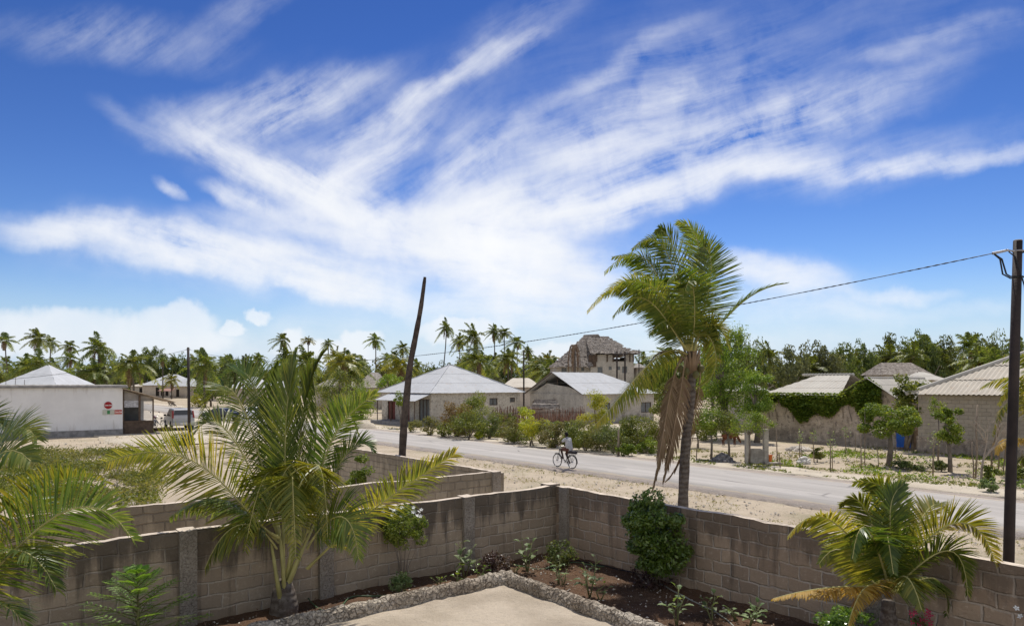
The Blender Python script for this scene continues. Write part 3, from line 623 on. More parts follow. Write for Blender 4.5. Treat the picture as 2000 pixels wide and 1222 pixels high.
# --- tall wind-blown palm just outside the wall
DP = 17.0
def cp(cx, cy, d=0.0): return PD(1100+.5076*cx, 400+.5074*cy, DP+d)
b = XD(1337, DP); TH = palm('tall windblown coconut palm with hanging dead fronds between the garden wall and the road', b)
tp = [b, PD(1334, 990, DP), PD(1340, 860, DP), PD(1350, 760, DP), PD(1350, 680, DP)]
link('trunk', trunk_mesh([p-b for p in tp], [0.165, 0.125, 0.115, 0.105, 0.09], n=14), TH)
mb = MB(); hh = PD(1350, 700, DP)-b
for k in range(14):
    a = k*2.4; rr = 0.11; q = hh+Vv((math.cos(a)*rr, math.sin(a)*rr, 0.1*math.sin(k*1.3)-0.1))
    mb.tube([q-Vv((math.cos(a)*0.05, math.sin(a)*0.05, .3)), q, q+Vv((math.cos(a)*.1, math.sin(a)*.1, .3))], [0.045, 0.04, 0.02], 6)
mb.build('leaf_bases', M_rachisd, TH, True)
mb = MB()
for k in range(7):
    a = k*0.9+0.4; q = hh+Vv((math.cos(a)*.25, math.sin(a)*.25, -0.25-0.07*(k % 3))); mb.ball(q, 0.08, sq=(1, 1, 1.2))
mb.build('coconuts', mat_plain('green_coconut', (0.14, 0.13, 0.05), 0.6), TH, True)
hp = (488, 550)
FR = [
 ([cp(490,560),cp(505,380),cp(540,150,-.3),cp(438,66,-.3)], 'g', dict(Lmax=.78,n=80,sweep=.7,droop=.25,side=(.7,-.6,.2),wind=(-.12,0,0))),
 ([cp(495,560,-.2),cp(540,430,-.4),cp(580,250,-.5),cp(540,160,-.6)], 'g', dict(Lmax=.95,n=85,sweep=.55,droop=.05,lift=.1,side=(1,-.1,.15),wind=(.02,0,0))),
 ([cp(480,560),cp(450,350,.2),cp(400,130,.3),cp(265,170,.4)], 'g', dict(Lmax=.72,n=80,sweep=.6,droop=.5,side=(.5,-.8,.2),wind=(-.15,0,0))),
 ([cp(475,560),cp(400,360,.1),cp(330,170,.1),cp(158,258,.1)], 'g', dict(Lmax=.72,n=80,sweep=.6,droop=.45,lift=.2,side=(.4,-.7,.5),wind=(-.15,0,0))),
 ([cp(475,560,-.2),cp(390,400,-.4),cp(280,260,-.5),cp(92,408,-.6)], 'y', dict(Lmax=.72,n=85,sweep=.6,droop=.35,lift=.1,side=(.4,-.7,.5),wind=(-.12,0,0))),
 ([cp(470,560,.2),cp(400,420,.4),cp(290,300,.5),cp(150,350,.5)], 'g', dict(Lmax=.7,n=80,sweep=.6,droop=.45,side=(.4,-.8,.4),wind=(-.15,0,0))),
 ([cp(480,560,-.3),cp(430,420,-.8),cp(350,300,-1.1),cp(215,300,-1.3)], 'y', dict(Lmax=.7,n=80,sweep=.6,droop=.45,side=(.5,-.7,.5),wind=(-.12,0,0))),
 ([cp(480,560,.2),cp(470,300,.6),cp(420,140,.8),cp(370,90,.8)], 'g', dict(Lmax=.8,n=80,sweep=.7,droop=.4,side=(.7,-.7,.1),wind=(-.2,0,0))),
 ([cp(490,560,.2),cp(520,350,.6),cp(570,180,.7),cp(470,110,.8)], 'g', dict(Lmax=.8,n=80,sweep=.7,droop=.35,side=(.8,-.5,.1),wind=(-.15,0,0))),
 ([cp(485,560,-.3),cp(470,400,-.8),cp(450,260,-1.0),cp(400,300,-1.3)], 'g', dict(Lmax=.75,n=75,sweep=.6,droop=.4,side=(.9,-.3,.1),wind=(-.1,0,0))),
 ([cp(490,560,-.3),cp(510,420,-.9),cp(500,280,-1.2),cp(470,330,-1.6)], 'y', dict(Lmax=.75,n=75,sweep=.6,droop=.4,side=(1,0,.1),wind=(-.05,0,0))),
 ([cp(480,560,-.2),cp(440,500,-.6),cp(410,430,-.9),cp(330,500,-1.2)], 'g', dict(Lmax=.65,n=70,sweep=.6,droop=.6,side=(.5,-.8,.3))),
 ([cp(500,560),cp(590,480,-.1),cp(690,360,-.2),cp(862,302,-.3)], 'g', dict(Lmax=.42,n=80,sweep=1.05,droop=.25,side=(.3,-.9,.3),start=.2,wind=(.1,0,.05))),
 ([cp(475,575,-.1),cp(370,560,-.6),cp(250,700,-.9),cp(118,850,-1.1)], 'y', dict(Lmax=.85,n=85,sweep=.6,droop=.55,lift=.1,side=(-.4,-.8,.4))),
 ([cp(475,575,.1),cp(400,600,.3),cp(300,660,.4),cp(200,760,.4)], 'g', dict(Lmax=.75,n=75,sweep=.6,droop=.7,side=(-.4,-.8,.4))),
 ([cp(505,560,-.3),cp(555,470,-.6),cp(610,600,-.9),cp(508,705,-1.0)], 'y', dict(Lmax=.5,n=70,sweep=.5,droop=.3,side=(.6,-.6,.3))),
 ([cp(500,560,-.2),cp(540,470,-.5),cp(590,440,-.7),cp(600,600,-.9)], 'g', dict(Lmax=.5,n=65,sweep=.5,droop=.6,side=(.7,-.7,.1))),
 ([cp(505,560,.2),cp(560,470,.5),cp(600,450,.6),cp(640,560,.6)], 'y', dict(Lmax=.5,n=60,sweep=.5,droop=.6,side=(.7,-.7,.1))),
 ([cp(458,585,-.2),cp(415,690,-.4),cp(385,880,-.6),cp(345,1090,-.7)], 'd', dict(Lmax=.55,n=110,sweep=1.3,droop=.8,side=(.9,-.3,.1),w=.026,start=.22)),
 ([cp(470,585,-.3),cp(455,700,-.5),cp(420,900,-.6),cp(385,1060,-.7)], 'd', dict(Lmax=.55,n=110,sweep=1.3,droop=.8,side=(.9,-.3,.1),w=.026,start=.22)),
 ([cp(520,600,.1),cp(530,700,.2),cp(480,920,.2),cp(395,1062,.1)], 'd', dict(Lmax=.34,n=60,sweep=1.3,droop=.8,side=(.9,-.3,.1),w=.02,start=.3)),
 ([cp(470,590,.1),cp(420,650,.1),cp(430,760,.0),cp(405,900,0)], 'd', dict(Lmax=.22,n=40,sweep=1.4,droop=.9,side=(.9,-.3,.1),w=.02,start=.3)),
 ([cp(475,575,0),cp(420,560,0),cp(370,560,.1),cp(330,612,.1)], 'd', dict(Lmax=.16,n=40,sweep=1.2,droop=.5,side=(.3,-.9,.1),w=.02)),
 ([cp(480,560,.3),cp(420,380,.6),cp(340,220,.7),cp(190,200,.7)], 'g', dict(Lmax=.62,n=75,sweep=.6,droop=.5,side=(.4,-.8,.3),wind=(-.15,0,0))),
 ([cp(480,560,-.5),cp(400,440,-.9),cp(310,330,-1.1),cp(190,430,-1.3)], 'g', dict(Lmax=.6,n=75,sweep=.6,droop=.5,side=(.4,-.7,.5),wind=(-.12,0,0))),
]
for i, (p, m_, k) in enumerate(FR):
    if m_ == 'y' and i in (6, 10): m_ = 'g'
    if m_ != 'd' and k['Lmax'] > .65: k['Lmax'] *= .88
    add_frond(TH, p, m_, seed=i+81, **k)
# --- yellowish palm at the right edge behind the street pole
b = XD(2062, 33); TH = palm('yellow-green palm at the right edge, behind the tall dark pole', b)
link('trunk', trunk_mesh([(0, 0, -.1), (0, 0, 1), (0, 0, 1.7)], [.25, .2, .15]), TH)
H3 = (2060, 830, 33)
for i, (p, m_) in enumerate([([H3,(2030,760,33),(1975,730,33),(1915,757,33)],'y'),([H3,(2020,790,33),(1970,770,32.6),(1938,850,32.4)],'y'),([H3,(2010,860,32.6),(1970,850,32.4),(1945,885,32.2)],'o'),
        ([H3,(2050,740,33.5),(2020,690,33.6),(1960,705,33.8)],'g'),([H3,(2060,720,33),(2070,680,33),(2120,690,33)],'y'),([H3,(2090,760,33),(2140,740,33),(2180,800,33)],'y'),([H3,(2030,800,34),(1990,745,34),(1950,790,34)],'y'),([H3,(2040,880,32.6),(2010,880,32.4),(1975,930,32.2)],'y')]):
    add_frond(TH, [PD(*q) for q in p], m_, seed=i+121, Lmax=.95, n=60, w=.06, sweep=.6, droop=.5, side=(.5,-.8,.3))
# ------------------------------------------------------------------ buildings
def mat_metalroof(name, col, rust=0.25):
    t = NT(name); c = t.mix(t.ramp(t.noise(0.9, 5, 0.6), 0.3, 0.7), tuple(x*0.88 for x in col), col)
    c = t.mix(t.math('MULTIPLY', t.ramp(t.noise(1.2, 6, 0.65, t.mapping(scale=(2.2, 2.2, 0.35))), 0.58, 0.7), rust), c, (0.36, 0.24, 0.15))
    c = t.mix(t.math('MULTIPLY', t.ramp(t.noise(7, 4, 0.7), 0.5, 0.7), 0.2), c, tuple(x*0.6 for x in col))
    return t.done(t.pr(c, 0.75, 0.0, t.bump(t.noise(1.5, 5, .6), .25, .05), 0.15))
M_metal = mat_metalroof('pale_sheet_metal', (0.50, 0.51, 0.52), 0.5)
M_metal2 = mat_metalroof('white_sheet_metal', (0.56, 0.57, 0.58), 0.08)
M_asb = mat_metalroof('weathered_corrugated_sheet', (0.56, 0.505, 0.42), 0.7)
M_asb2 = mat_metalroof('pale_corrugated_sheet', (0.52, 0.49, 0.43), 0.5)
def mat_render_wall(name, a, b, dark, amt=0.5, sc=1.0, base_dark=0.5, zb=0.5):
    t = NT(name); c = t.mix(t.ramp(t.noise(0.7*sc, 6, 0.65), 0.35, 0.65), a, b)
    c = t.mix(t.math('MULTIPLY', t.ramp(t.noise(4.5*sc, 7, 0.78), 0.5, 0.62), amt), c, dark)
    c = t.mix(t.math('MULTIPLY', t.ramp(t.noise(2.6*sc, 6, 0.8, t.mapping(loc=(9, 4, 2))), 0.54, 0.62), amt*.6), c, tuple(min(.85, x*1.35) for x in a))
    sx = t.n('ShaderNodeSeparateXYZ'); t.l(t.obj(), sx.inputs[0])
    st = t.ramp(t.math('ADD', t.noise(1.4, 6, 0.7, t.mapping(scale=(1.0, 1.0, 0.8))), t.ramp(sx.outputs[2], zb, zb+0.8, a=0.16, b=0.0)), 0.56, 0.7)
    c = t.mix(t.math('MULTIPLY', st, base_dark), c, dark)
    return t.done(t.pr(c, 0.95, 0, t.bump(t.noise(9*sc, 6, 0.75), 0.8, 0.05), 0.1))
M_wmain = mat_render_wall('lime_washed_coral', (0.58, 0.54, 0.46), (0.48, 0.44, 0.37), (0.17, 0.14, 0.115), 0.85, 0.8, 0.4)
M_wgrey = mat_render_wall('grey_plaster', (0.52, 0.48, 0.41), (0.41, 0.375, 0.32), (0.12, 0.105, 0.095), 0.4)
M_wcoral = mat_render_wall('coral_rag_wall', (0.60, 0.50, 0.385), (0.46, 0.37, 0.28), (0.17, 0.14, 0.115), 0.85, 0.7, 0.55)
M_wbeige = mat_render_wall('beige_plaster', (0.55, 0.48, 0.40), (0.46, 0.40, 0.34), (0.2, 0.17, 0.14), 0.3)
def mat_white():
    t = NT('white_painted_wall'); c = t.mix(t.ramp(t.noise(0.5, 6, 0.65), 0.3, 0.7), (0.70, 0.69, 0.675), (0.80, 0.79, 0.77))
    sx = t.n('ShaderNodeSeparateXYZ'); t.l(t.obj(), sx.inputs[0])
    dr = t.math('ADD', t.noise(1.0, 6, 0.7, t.mapping(scale=(2.5, 1, 0.3))), t.math('ADD', t.ramp(sx.outputs[2], 2.9, 3.8, b=.12), t.ramp(sx.outputs[2], 0.4, 1.3, a=.14, b=0)))
    c = t.mix(t.math('MULTIPLY', t.ramp(dr, 0.6, 0.78), 0.45), c, (0.42, 0.38, 0.33))
    return t.done(t.pr(c, 0.85, 0, t.bump(t.noise(3, 6, .7), .3, .03), .2))
M_wwhite = mat_white()
M_wood = mat_plain('dark_wood', (0.10, 0.07, 0.05), 0.8, var=0.3)
M_dark = mat_plain('painted_interior_shade', (0.02, 0.02, 0.02), 0.9)  # near-black colour standing in for the shade inside openings
M_red = mat_plain('dark_red_door', (0.16, 0.05, 0.04), 0.7)
M_shut = mat_plain('grey_shutter', (0.16, 0.17, 0.17), 0.7)
M_plinth = mat_plain('cement_plinth', (0.26, 0.25, 0.24), 0.9, var=0.25)
M_block_b = mat_blocks('pale_block_house_wall', (0.52, 0.45, 0.35), (0.46, 0.40, 0.31), (0.36, 0.31, 0.245), bw=0.46, bh=0.23, stain=0.15)
def mat_thatch(name, a, b):
    t = NT(name); c = t.mix(t.ramp(t.noise(2.2, 7, 0.75), 0.38, 0.62), a, b)
    c = t.mix(t.math('MULTIPLY', t.ramp(t.noise(3.0, 5, 0.75, t.mapping(scale=(1, 1, 3.4))), 0.52, 0.62), 0.75), c, tuple(x*0.3 for x in a))
    return t.done(t.pr(c, 1.0, 0, t.bump(t.noise(4, 6, 0.8), 1.0, 0.15), 0.05))
M_thatch = mat_thatch('weathered_palm_thatch', (0.24, 0.205, 0.175), (0.42, 0.375, 0.325))
M_thatch2 = mat_thatch('grey_palm_thatch', (0.33, 0.30, 0.27), (0.48, 0.45, 0.41))
def face(mb, o, d, inw, L, H, ops, T=0.22, z0=-0.1):
    o = Vv(o); d = Vv(d); inw = Vv(inw)
    xs = sorted({0.0, L} | {a for q in ops for a in q[:2]}); zs = sorted({z0, H} | {a for q in ops for a in q[2:4]})
    def pt(x, z, k=0.0): return o + d*x + inw*k + Vv((0, 0, z))
    for i in range(len(xs)-1):
        for j in range(len(zs)-1):
            xm = (xs[i]+xs[i+1])/2; zm = (zs[j]+zs[j+1])/2
            if any(q[0] < xm < q[1] and q[2] < zm < q[3] for q in ops): continue
            mb.quad(pt(xs[i], zs[j]), pt(xs[i+1], zs[j]), pt(xs[i+1], zs[j+1]), pt(xs[i], zs[j+1]))
            mb.quad(pt(xs[i], zs[j], T), pt(xs[i], zs[j+1], T), pt(xs[i+1], zs[j+1], T), pt(xs[i+1], zs[j], T))
    for q in ops:
        a, b, c, e = q[:4]
        mb.quad(pt(a, c), pt(a, e), pt(a, e, T), pt(a, c, T)); mb.quad(pt(b, c), pt(b, c, T), pt(b, e, T), pt(b, e))
        mb.quad(pt(a, e), pt(b, e), pt(b, e, T), pt(a, e, T)); mb.quad(pt(a, c), pt(a, c, T), pt(b, c, T), pt(b, c))
def plane_roof(mb, A, e, m, L, S, a=0.0, b=0.0, pitch=0.2, amp=0.02, rows=3, lap=0.018, sag=0.0, seed=0, step=None):
    A = Vv(A); e = Vv(e).normalized(); m = Vv(m).normalized(); n = e.cross(m); n = n if n.z > 0 else -n
    st = step or pitch/4; N = max(2, int(round(L/st)))
    def v(i, r, lo):
        x = L*i/N; h = 1.0
        if a: h = min(h, x/a)
        if b: h = min(h, (L-x)/b)
        h = max(h, 0.0); f = min(h, r/rows)*S
        z = amp*math.sin(2*math.pi*x/pitch) + (lap if lo else 0.0) - sag*math.sin(math.pi*min(1, r/rows))*math.sin(math.pi*x/L)
        z += 0.02*mnoise.noise(Vv((x*0.6, f*0.6, seed)))
        return A + e*x + m*f + n*z
    for r in range(rows):
        base = len(mb.v)
        for i in range(N+1): mb.v.append(tuple(v(i, r, True))); mb.v.append(tuple(v(i, r+1, False)))
        for i in range(N):
            x1 = L*(i+1)/N; x0 = L*i/N
            hm = max(min(x0/a if a else 1, (L-x0)/b if b else 1), min(x1/a if a else 1, (L-x1)/b if b else 1))
            if hm <= r/rows: continue
            q = base+2*i; mb.f.append((q, q+2, q+3, q+1)); mb.m.append(mb.mi)
def hip_roof(mb, W_, D_, H, ridge, rise, o=0.45, **k):
    """ridge along x of given length; ridge=0 gives a pyramid"""
    rx = (W_+2*o-ridge)/2; ry = (D_+2*o)/2
    plane_roof(mb, (-o, -o, H), (1, 0, 0), (0, ry, rise), W_+2*o, math.hypot(ry, rise), rx, rx, **k)
    plane_roof(mb, (W_+o, D_+o, H), (-1, 0, 0), (0, -ry, rise), W_+2*o, math.hypot(ry, rise), rx, rx, **k)
    plane_roof(mb, (-o, D_+o, H), (0, -1, 0), (rx, 0, rise), D_+2*o, math.hypot(rx, rise), ry, ry, **k)
    plane_roof(mb, (W_+o, -o, H), (0, 1, 0), (-rx, 0, rise), D_+2*o, math.hypot(rx, rise), ry, ry, **k)
def boxwalls(th, W_, D_, H, mat, front=(), left=(), T=0.22):
    mb = MB(); face(mb, (0, 0, 0), (1, 0, 0), (0, 1, 0), W_, H, front, T); face(mb, (0, D_, 0), (0, -1, 0), (1, 0, 0), D_, H, [(D_-q[1], D_-q[0], q[2], q[3]) for q in left], T)
    face(mb, (W_, 0, 0), (0, 1, 0), (-1, 0, 0), D_, H, [], T); face(mb, (W_, D_, 0), (-1, 0, 0), (0, -1, 0), W_, H, [], T)
    mb.build('wall', mat, th)
def window(th, side, q, kind='window', mat=None, bars=2):
    """frame and leaf set into an opening; side 'f' is the y=0 face, 'l' the x=0 face"""
    a, b, c, e = q[:4]; mb = MB(); w = 0.07; d0 = 0.06; d1 = 0.13
    def bx(x0, x1, z0, z1, y0, y1, M):
        if side == 'f': M.box(x0, x1, y0, y1, z0, z1)
        else: M.box(y0, y1, x0, x1, z0, z1)
    bx(a+.004, a+w, c+.004, e-.004, d0, d1, mb); bx(b-w, b-.004, c+.004, e-.004, d0, d1, mb); bx(a+w, b-w, e-w, e-.004, d0, d1, mb); bx(a+w, b-w, c+.004, c+w, d0, d1, mb)
    for k in range(1, bars): x = a+(b-a)*k/bars; bx(x-.02, x+.02, c+w, e-w, d0, d1, mb)
    f = mb.build('window_frame' if kind == 'window' else 'door_frame', M_wood, th)
    mb = MB(); bx(a+w, b-w, c+w, e-w, d1+.003, d1+.03, mb); mb.build('pane' if kind == 'window' else kind, mat or M_shut, f)
def frame_px(A, B, x0, x1, y0, y1):
    """opening on a facade line A->B (ground points) from the photo: returns (k0,k1,z0,z1)"""
    d = (B-A).normalized(); r = []
    for x in (x0, x1):
        u = (x-CX)/F; r.append((u*A.y-A.x)/(d.x-u*d.y))
    D = A.y+d.y*(r[0]+r[1])/2; z = sorted([EYE-(y-HY)*D/F for y in (y0, y1)]); r.sort()
    return (r[0], r[1], z[0], z[1])
# --- main house with the pale pyramid roof
A = Vv((-8.1, 70.4, 0)); th = thing('pyramid_roof_house', 'house under a wide pale metal pyramid roof, with a tin porch on its left', 'house', A, RZ)
W_, D_ = 11.4, 10.4; H = 3.2
fo = [frame_px(A, A+U2*10, 956, 972, 777, 791), frame_px(A, A+U2*10, 996, 1006, 776, 785)]
lo = [frame_px(A, A+U1*10, 818, 839, 779, 826), frame_px(A, A+U1*10, 757, 772, 783, 822), frame_px(A, A+U1*10, 793, 800, 787, 822)]
boxwalls(th, W_, D_, H, M_wmain, fo, lo)
for q in fo: window(th, 'f', q)
window(th, 'l', lo[0], 'door', M_shut, 3); window(th, 'l', lo[1], 'door', M_red, 2); window(th, 'l', lo[2], 'door', M_red, 1)
mb = MB(); hip_roof(mb, W_, D_, H, 0.3, 3.0, 0.45, pitch=0.9, amp=0.012, rows=3, lap=0.012, step=0.3); rf = mb.build('roof', M_metal, th)
mb = MB()
for (p, q) in (((-.45, -.45, H+.03), (W_/2-.15, D_/2, H+3.04)), ((W_+.45, -.45, H+.03), (W_/2+.15, D_/2, H+3.04)), ((-.45, D_+.45, H+.03), (W_/2-.15, D_/2, H+3.04)), ((W_/2-.3, D_/2, H+3.05), (W_/2+.3, D_/2, H+3.05))): mb.tube([p, q], 0.05, 6)
mb.build('ridge_cap', M_metal2, rf)
mb = MB(); plane_roof(mb, (-2.1, -.4, 2.42), (0, 1, 0), (1.9, 0, .72), 8.4, 2.05, pitch=0.9, amp=0.012, rows=1, step=.3)
po = mb.build('porch_roof', M_metal, th); mb = MB()
for y in (-.2, 2.2, 4.6, 7.6): mb = MB(); mb.tube([(-2.0, y, 0), (-2.0, y, 2.4)], .05, 6); mb.build('porch_post', M_wood, po)
for y in (1.0, 3.4, 6.0): mb = MB(); mb.tube([(-1.95, y, 2.40), (-.1, y, 3.03)], .035, 5); mb.build('porch_beam', M_wood, po)
mb = MB(); mb.box(-2.3, -.003, -.3, 8.6, -.1, .28); mb.build('porch_floor', M_plinth, th)
# --- second house, gable towards the left
A = Vv((7.43, 73, 0)); th = thing('gable_house', 'grey house with an open dark gable and pale metal roof behind the reed fence', 'house', A, RZ)
W_, D_, H = 11.0, 8.7, 3.05
lo = [frame_px(A, A+U1*10, 1072, 1084, 789, 800), frame_px(A, A+U1*10, 1040, 1060, 783, 800)]
fo = [frame_px(A, A+U2*10, 1252, 1272, 785, 805), frame_px(A, A+U2*10, 1180, 1192, 786, 800)]
boxwalls(th, W_, D_, H, M_wgrey, fo, lo)
for q in fo: window(th, 'f', q)
for q in lo: window(th, 'l', q, mat=M_dark)  # painted dark sheets here, no glass: they stand for shade indoors
mb = MB(); ry = D_/2+.4; rise = 2.35; kk = dict(pitch=.9, amp=.012, rows=2, lap=.012, step=.3)
plane_roof(mb, (-.6, -.4, H), (1, 0, 0), (0, ry, rise), W_+1.0, math.hypot(ry, rise), 0, 4.6, **kk)
plane_roof(mb, (W_+.4, D_+.4, H), (-1, 0, 0), (0, -ry, rise), W_+1.0, math.hypot(ry, rise), 4.6, 0, **kk)
plane_roof(mb, (W_+.4, -.4, H), (0, 1, 0), (-4.6, 0, rise), D_+.8, math.hypot(4.6, rise), ry, ry, **kk)
rf = mb.build('roof', M_metal, th)
mb = MB(); mb.quad((.1, 0, H), (.1, D_, H), (.1, D_/2+1.5, H+1.15), (.1, D_/2-.5, H+.9), (.1, D_/2-2, H+.75)); mb.build('gable_infill', M_wgrey, th)
mb = MB()
for y in (1.2, 2.6, D_/2, 6.1, 7.5): mb.tube([(.25, y, H), (.25, y, H+rise*(1-abs(y-D_/2)/(D_/2+.4))-.06)], .05, 5)
for y0, y1 in ((-.35, D_/2), (D_+.35, D_/2)): mb.tube([(-.5, y0, H-.02), (-.5, y1, H+rise-.05)], .06, 5)
mb.tube([(.25, .3, H+.3), (.25, D_-.6, H+.9)], .04, 5); mb.build('rafter', M_wood, th)
# --- two-storey thatched house
DD = 105.0; A = XD(1088, DD); th = thing('thatched_house', 'tall two-storey house with a sagging old thatched roof, highest building of the village', 'house', A, R(4))
s_ = DD/F
def hx(x): return (x-1088)*s_
def hz(y): return EYE-(y-HY)*s_
mb = MB(); ops = [(hx(x0), hx(x1), hz(y1), hz(y0)) for x0, x1, y0, y1 in [(1098,1108,718,730),(1137,1143,717,724),(1153,1158,717,723),(1168,1178,716,729),(1190,1196,715,722),(1208,1213,715,722),(1217,1221,715,728),(1223,1227,715,728),(1200,1205,692,705),(1208,1222,692,705)]]
lowf = [q for q in ops if q[1] < hx(1155)]; hif = [q for q in ops if q[0] >= hx(1155)]
face(mb, (0, .6, 0), (1, 0, 0), (0, 1, 0), hx(1154), hz(712), lowf)
face(mb, (hx(1154), 0, 0), (1, 0, 0), (0, 1, 0), hx(1240)-hx(1154), hz(694), [(a-hx(1154), b-hx(1154), c, d) for a, b, c, d in hif])
mb.box(0, hx(1154), 8.0, 8.2, 0, hz(714)); mb.box(hx(1154)+.3, hx(1240), 8.3, 8.5, 0, hz(696))
face(mb, (0, 8, 0), (0, -1, 0), (1, 0, 0), 7.4, hz(712), []); face(mb, (hx(1240), 0, 0), (0, 1, 0), (-1, 0, 0), 8.4, hz(694), [])
mb.quad((hx(1154), 0, 0), (hx(1154), 0, hz(694)), (hx(1154), .6, hz(694)), (hx(1154), .6, 0))
mb.build('wall', M_wgrey, th)
for q in ops[:8]:
    fr = MB(); y = .6 if q[1] < hx(1155) else 0
    fr.box(q[0]+.02, q[1]-.02, y+.1, y+.14, q[2]+.02, q[3]-.02); fr.build('window', M_shut, th)
mb = MB(); mb.box(hx(1150), hx(1165), -.15, -.02, hz(716), hz(693)); mb.build('balcony_screen', M_wood, th)
for x in (1166, 1187, 1199, 1206, 1222, 1232, 1239):
    mb = MB(); mb.box(hx(x)-.08, hx(x)+.08, -.16, -.003, hz(706), hz(692)); mb.build('balcony_post', M_wood, th)
def thatch(mb, P0, P1, P2, P3, nu=26, nv=18, amp=.16, seed=0):
    P0, P1, P2, P3 = map(Vv, (P0, P1, P2, P3)); n = (P1-P0).cross(P3-P0).normalized(); b = len(mb.v)
    for j in range(nv+1):
        v = j/nv
        for i in range(nu+1):
            u = i/nu; p = P0*(1-u)*(1-v)+P1*u*(1-v)+P2*u*v+P3*(1-u)*v
            q = mnoise.noise(Vv((p.x*1.7, p.z*2.2, seed+p.y)))*amp + (0.1 if j % 2 == 0 else -.04)
            if j == 0: p = p + Vv((0, 0, -.12*abs(mnoise.noise(Vv((i*1.3, seed, 0))))*3))
            mb.v.append(tuple(p+n*q - Vv((0, 0, .35*math.sin(math.pi*v)*0.6))))
    for j in range(nv):
        for i in range(nu): q = b+j*(nu+1)+i; mb.f.append((q, q+1, q+nu+2, q+nu+1)); mb.m.append(mb.mi)
mb = MB(); zr = hz(653); ze = hz(691); zl = hz(717)
X0, X1, XR0, XR1 = hx(1083), hx(1250), hx(1153), hx(1198)
xm = hx(1152); yr = 4.2
# right front slope (upper storey eave), left front slope coming further down, ends and back
thatch(mb, (xm, -.9, ze), (X1, -.9, ze), (XR1, yr, zr-.25), (XR0, yr, zr), seed=1)
thatch(mb, (X0, -.6, zl), (xm, -.9, zl), (XR0+.6, yr-.2, zr-.1), (XR0-.3, yr, zr), nv=24, seed=4)
thatch(mb, (X1, -.9, ze), (X1, 9, ze), (XR1, yr+.1, zr-.25), (XR1, yr, zr-.25), seed=7)
thatch(mb, (X1, 9, ze), (X0, 9, zl), (XR0, yr+.1, zr), (XR1, yr+.1, zr-.25), seed=9)
thatch(mb, (X0, 9, zl), (X0, -.6, zl), (XR0-.3, yr, zr), (XR0-.3, yr+.1, zr), nv=24, seed=12)
rng = random.Random(5)
for k in range(900):
    u = rng.random(); v = rng.random(); P0, P1, P2, P3 = [Vv(q) for q in (((X0, -.62, zl), (xm, -.9, zl), (XR0+.6, yr-.2, zr-.1), (XR0-.3, yr, zr)) if k % 2 else ((xm, -.9, ze), (X1, -.9, ze), (XR1, yr, zr-.25), (XR0, yr, zr)))]
    p = P0*(1-u)*(1-v)+P1*u*(1-v)+P2*u*v+P3*(1-u)*v + Vv((0, -.12, .05-.2*math.sin(math.pi*v))); w = rng.uniform(.2, .5); h = rng.uniform(.12, .3)
    mb.quad(p, p+Vv((w, 0, rng.uniform(-.05, .05))), p+Vv((w, .22, h)), p+Vv((0, .22, h)))
rf = mb.build('roof', M_thatch, th)
mb = MB(); mb.tube([(XR0-.2, yr, zr+.08), (hx(1180), yr, zr+.15), (hx(1182), yr-.2, zr-.1)], [.2, .25, .18], 7); mb.tube([(hx(1184), yr, zr-.15), (XR1, yr, zr-.12)], .18, 7); mb.build('ridge_thatch', M_thatch, rf)
# charred-looking bare palm stump with hanging dead fronds before its left slope
A = XD(1121, 98); t2 = thing('dead_palm', 'dead palm with drooping brown fronds beside the left slope of the thatched roof', 'palm tree', A)
link('trunk', trunk_mesh([(0, 0, -.1), (0, 0, 3), (.1, 0, 6.4), (0, 0, 9.2)], [.22, .2, .17, .15]), t2)
for k in range(7):
    a = k*0.9; dx = math.cos(a); dy = math.sin(a)
    add_frond(t2, [Vv((0, 0, 9.2))+A, A+Vv((dx*.5, dy*.5, 9.6)), A+Vv((dx*.9, dy*.9, 7.5)), A+Vv((dx*.7, dy*.7, 5.0))], 'd', seed=300+k, Lmax=.5, n=36, w=.07, sweep=1.2, droop=.8, segs=2)
# --- ivy houses on the right
M_ridge = M_asb2
A = ST(0, 48.5)  # build on the line t = 48.5; local x along U1? use frame: local x = -U1 (towards the right), local y = U2
def sx(x, t_=48.5, s0=None):
    u = (x-CX)/F; # X = -.618 s + .786 t ; Y = .786 s + .618 t ; X = uY
    return (t_*(.786-.618*u))/(.618+.786*u)
sL, sM, sN, sR = sx(1478), sx(1640), sx(1748), sx(1790)
th = thing('ivy_house', 'long low house whose coral wall is overgrown with ivy under pale corrugated roofs', 'house', ST(sL, 48.5), A1n)
LW = sL-sR; xM = sL-sM; xN = sL-sN
mb = MB(); gz = 4.55; ez = 3.35
def wallpoly(mb, pts, T=.25):
    n = len(pts); mb.quad(*[(x, 0, z) for x, z in pts]); mb.quad(*[(x, T, z) for x, z in pts][::-1])
    for i in range(n): (xa, za), (xb, zb) = pts[i], pts[(i+1) % n]; mb.quad((xa, 0, za), (xa, T, za), (xb, T, zb), (xb, 0, zb))
xp = sL-sx(1695)
wallpoly(mb, [(0, -.1), (LW-1.0, -.1), (LW-1.0, ez-.35), (xN+.1, ez-.35), (xN, ez-.1), (xp, gz-.1), (xM, ez-.1), (0.8, ez-.1), (0, 2.4)])
face(mb, (0, 9, 0), (0, -1, 0), (1, 0, 0), 8.75, 3.1, [(6.2, 7.6, .6, 2.2)]); face(mb, (LW-1, .25, 0), (0, 1, 0), (-1, 0, 0), 8.7, 2.9, []); face(mb, (LW-1, 9, 0), (-1, 0, 0), (0, -1, 0), LW-1, 3.1, [])
mb.build('wall', M_wcoral, th)
mb = MB(); kk = dict(pitch=.3, amp=.022, rows=3, lap=.012, step=.075)
plane_roof(mb, (.6, -.35, ez), (1, 0, 0), (0, 4.4, 1.5), xM-.4, math.hypot(4.4, 1.5), 2.2, 1.4, **kk)
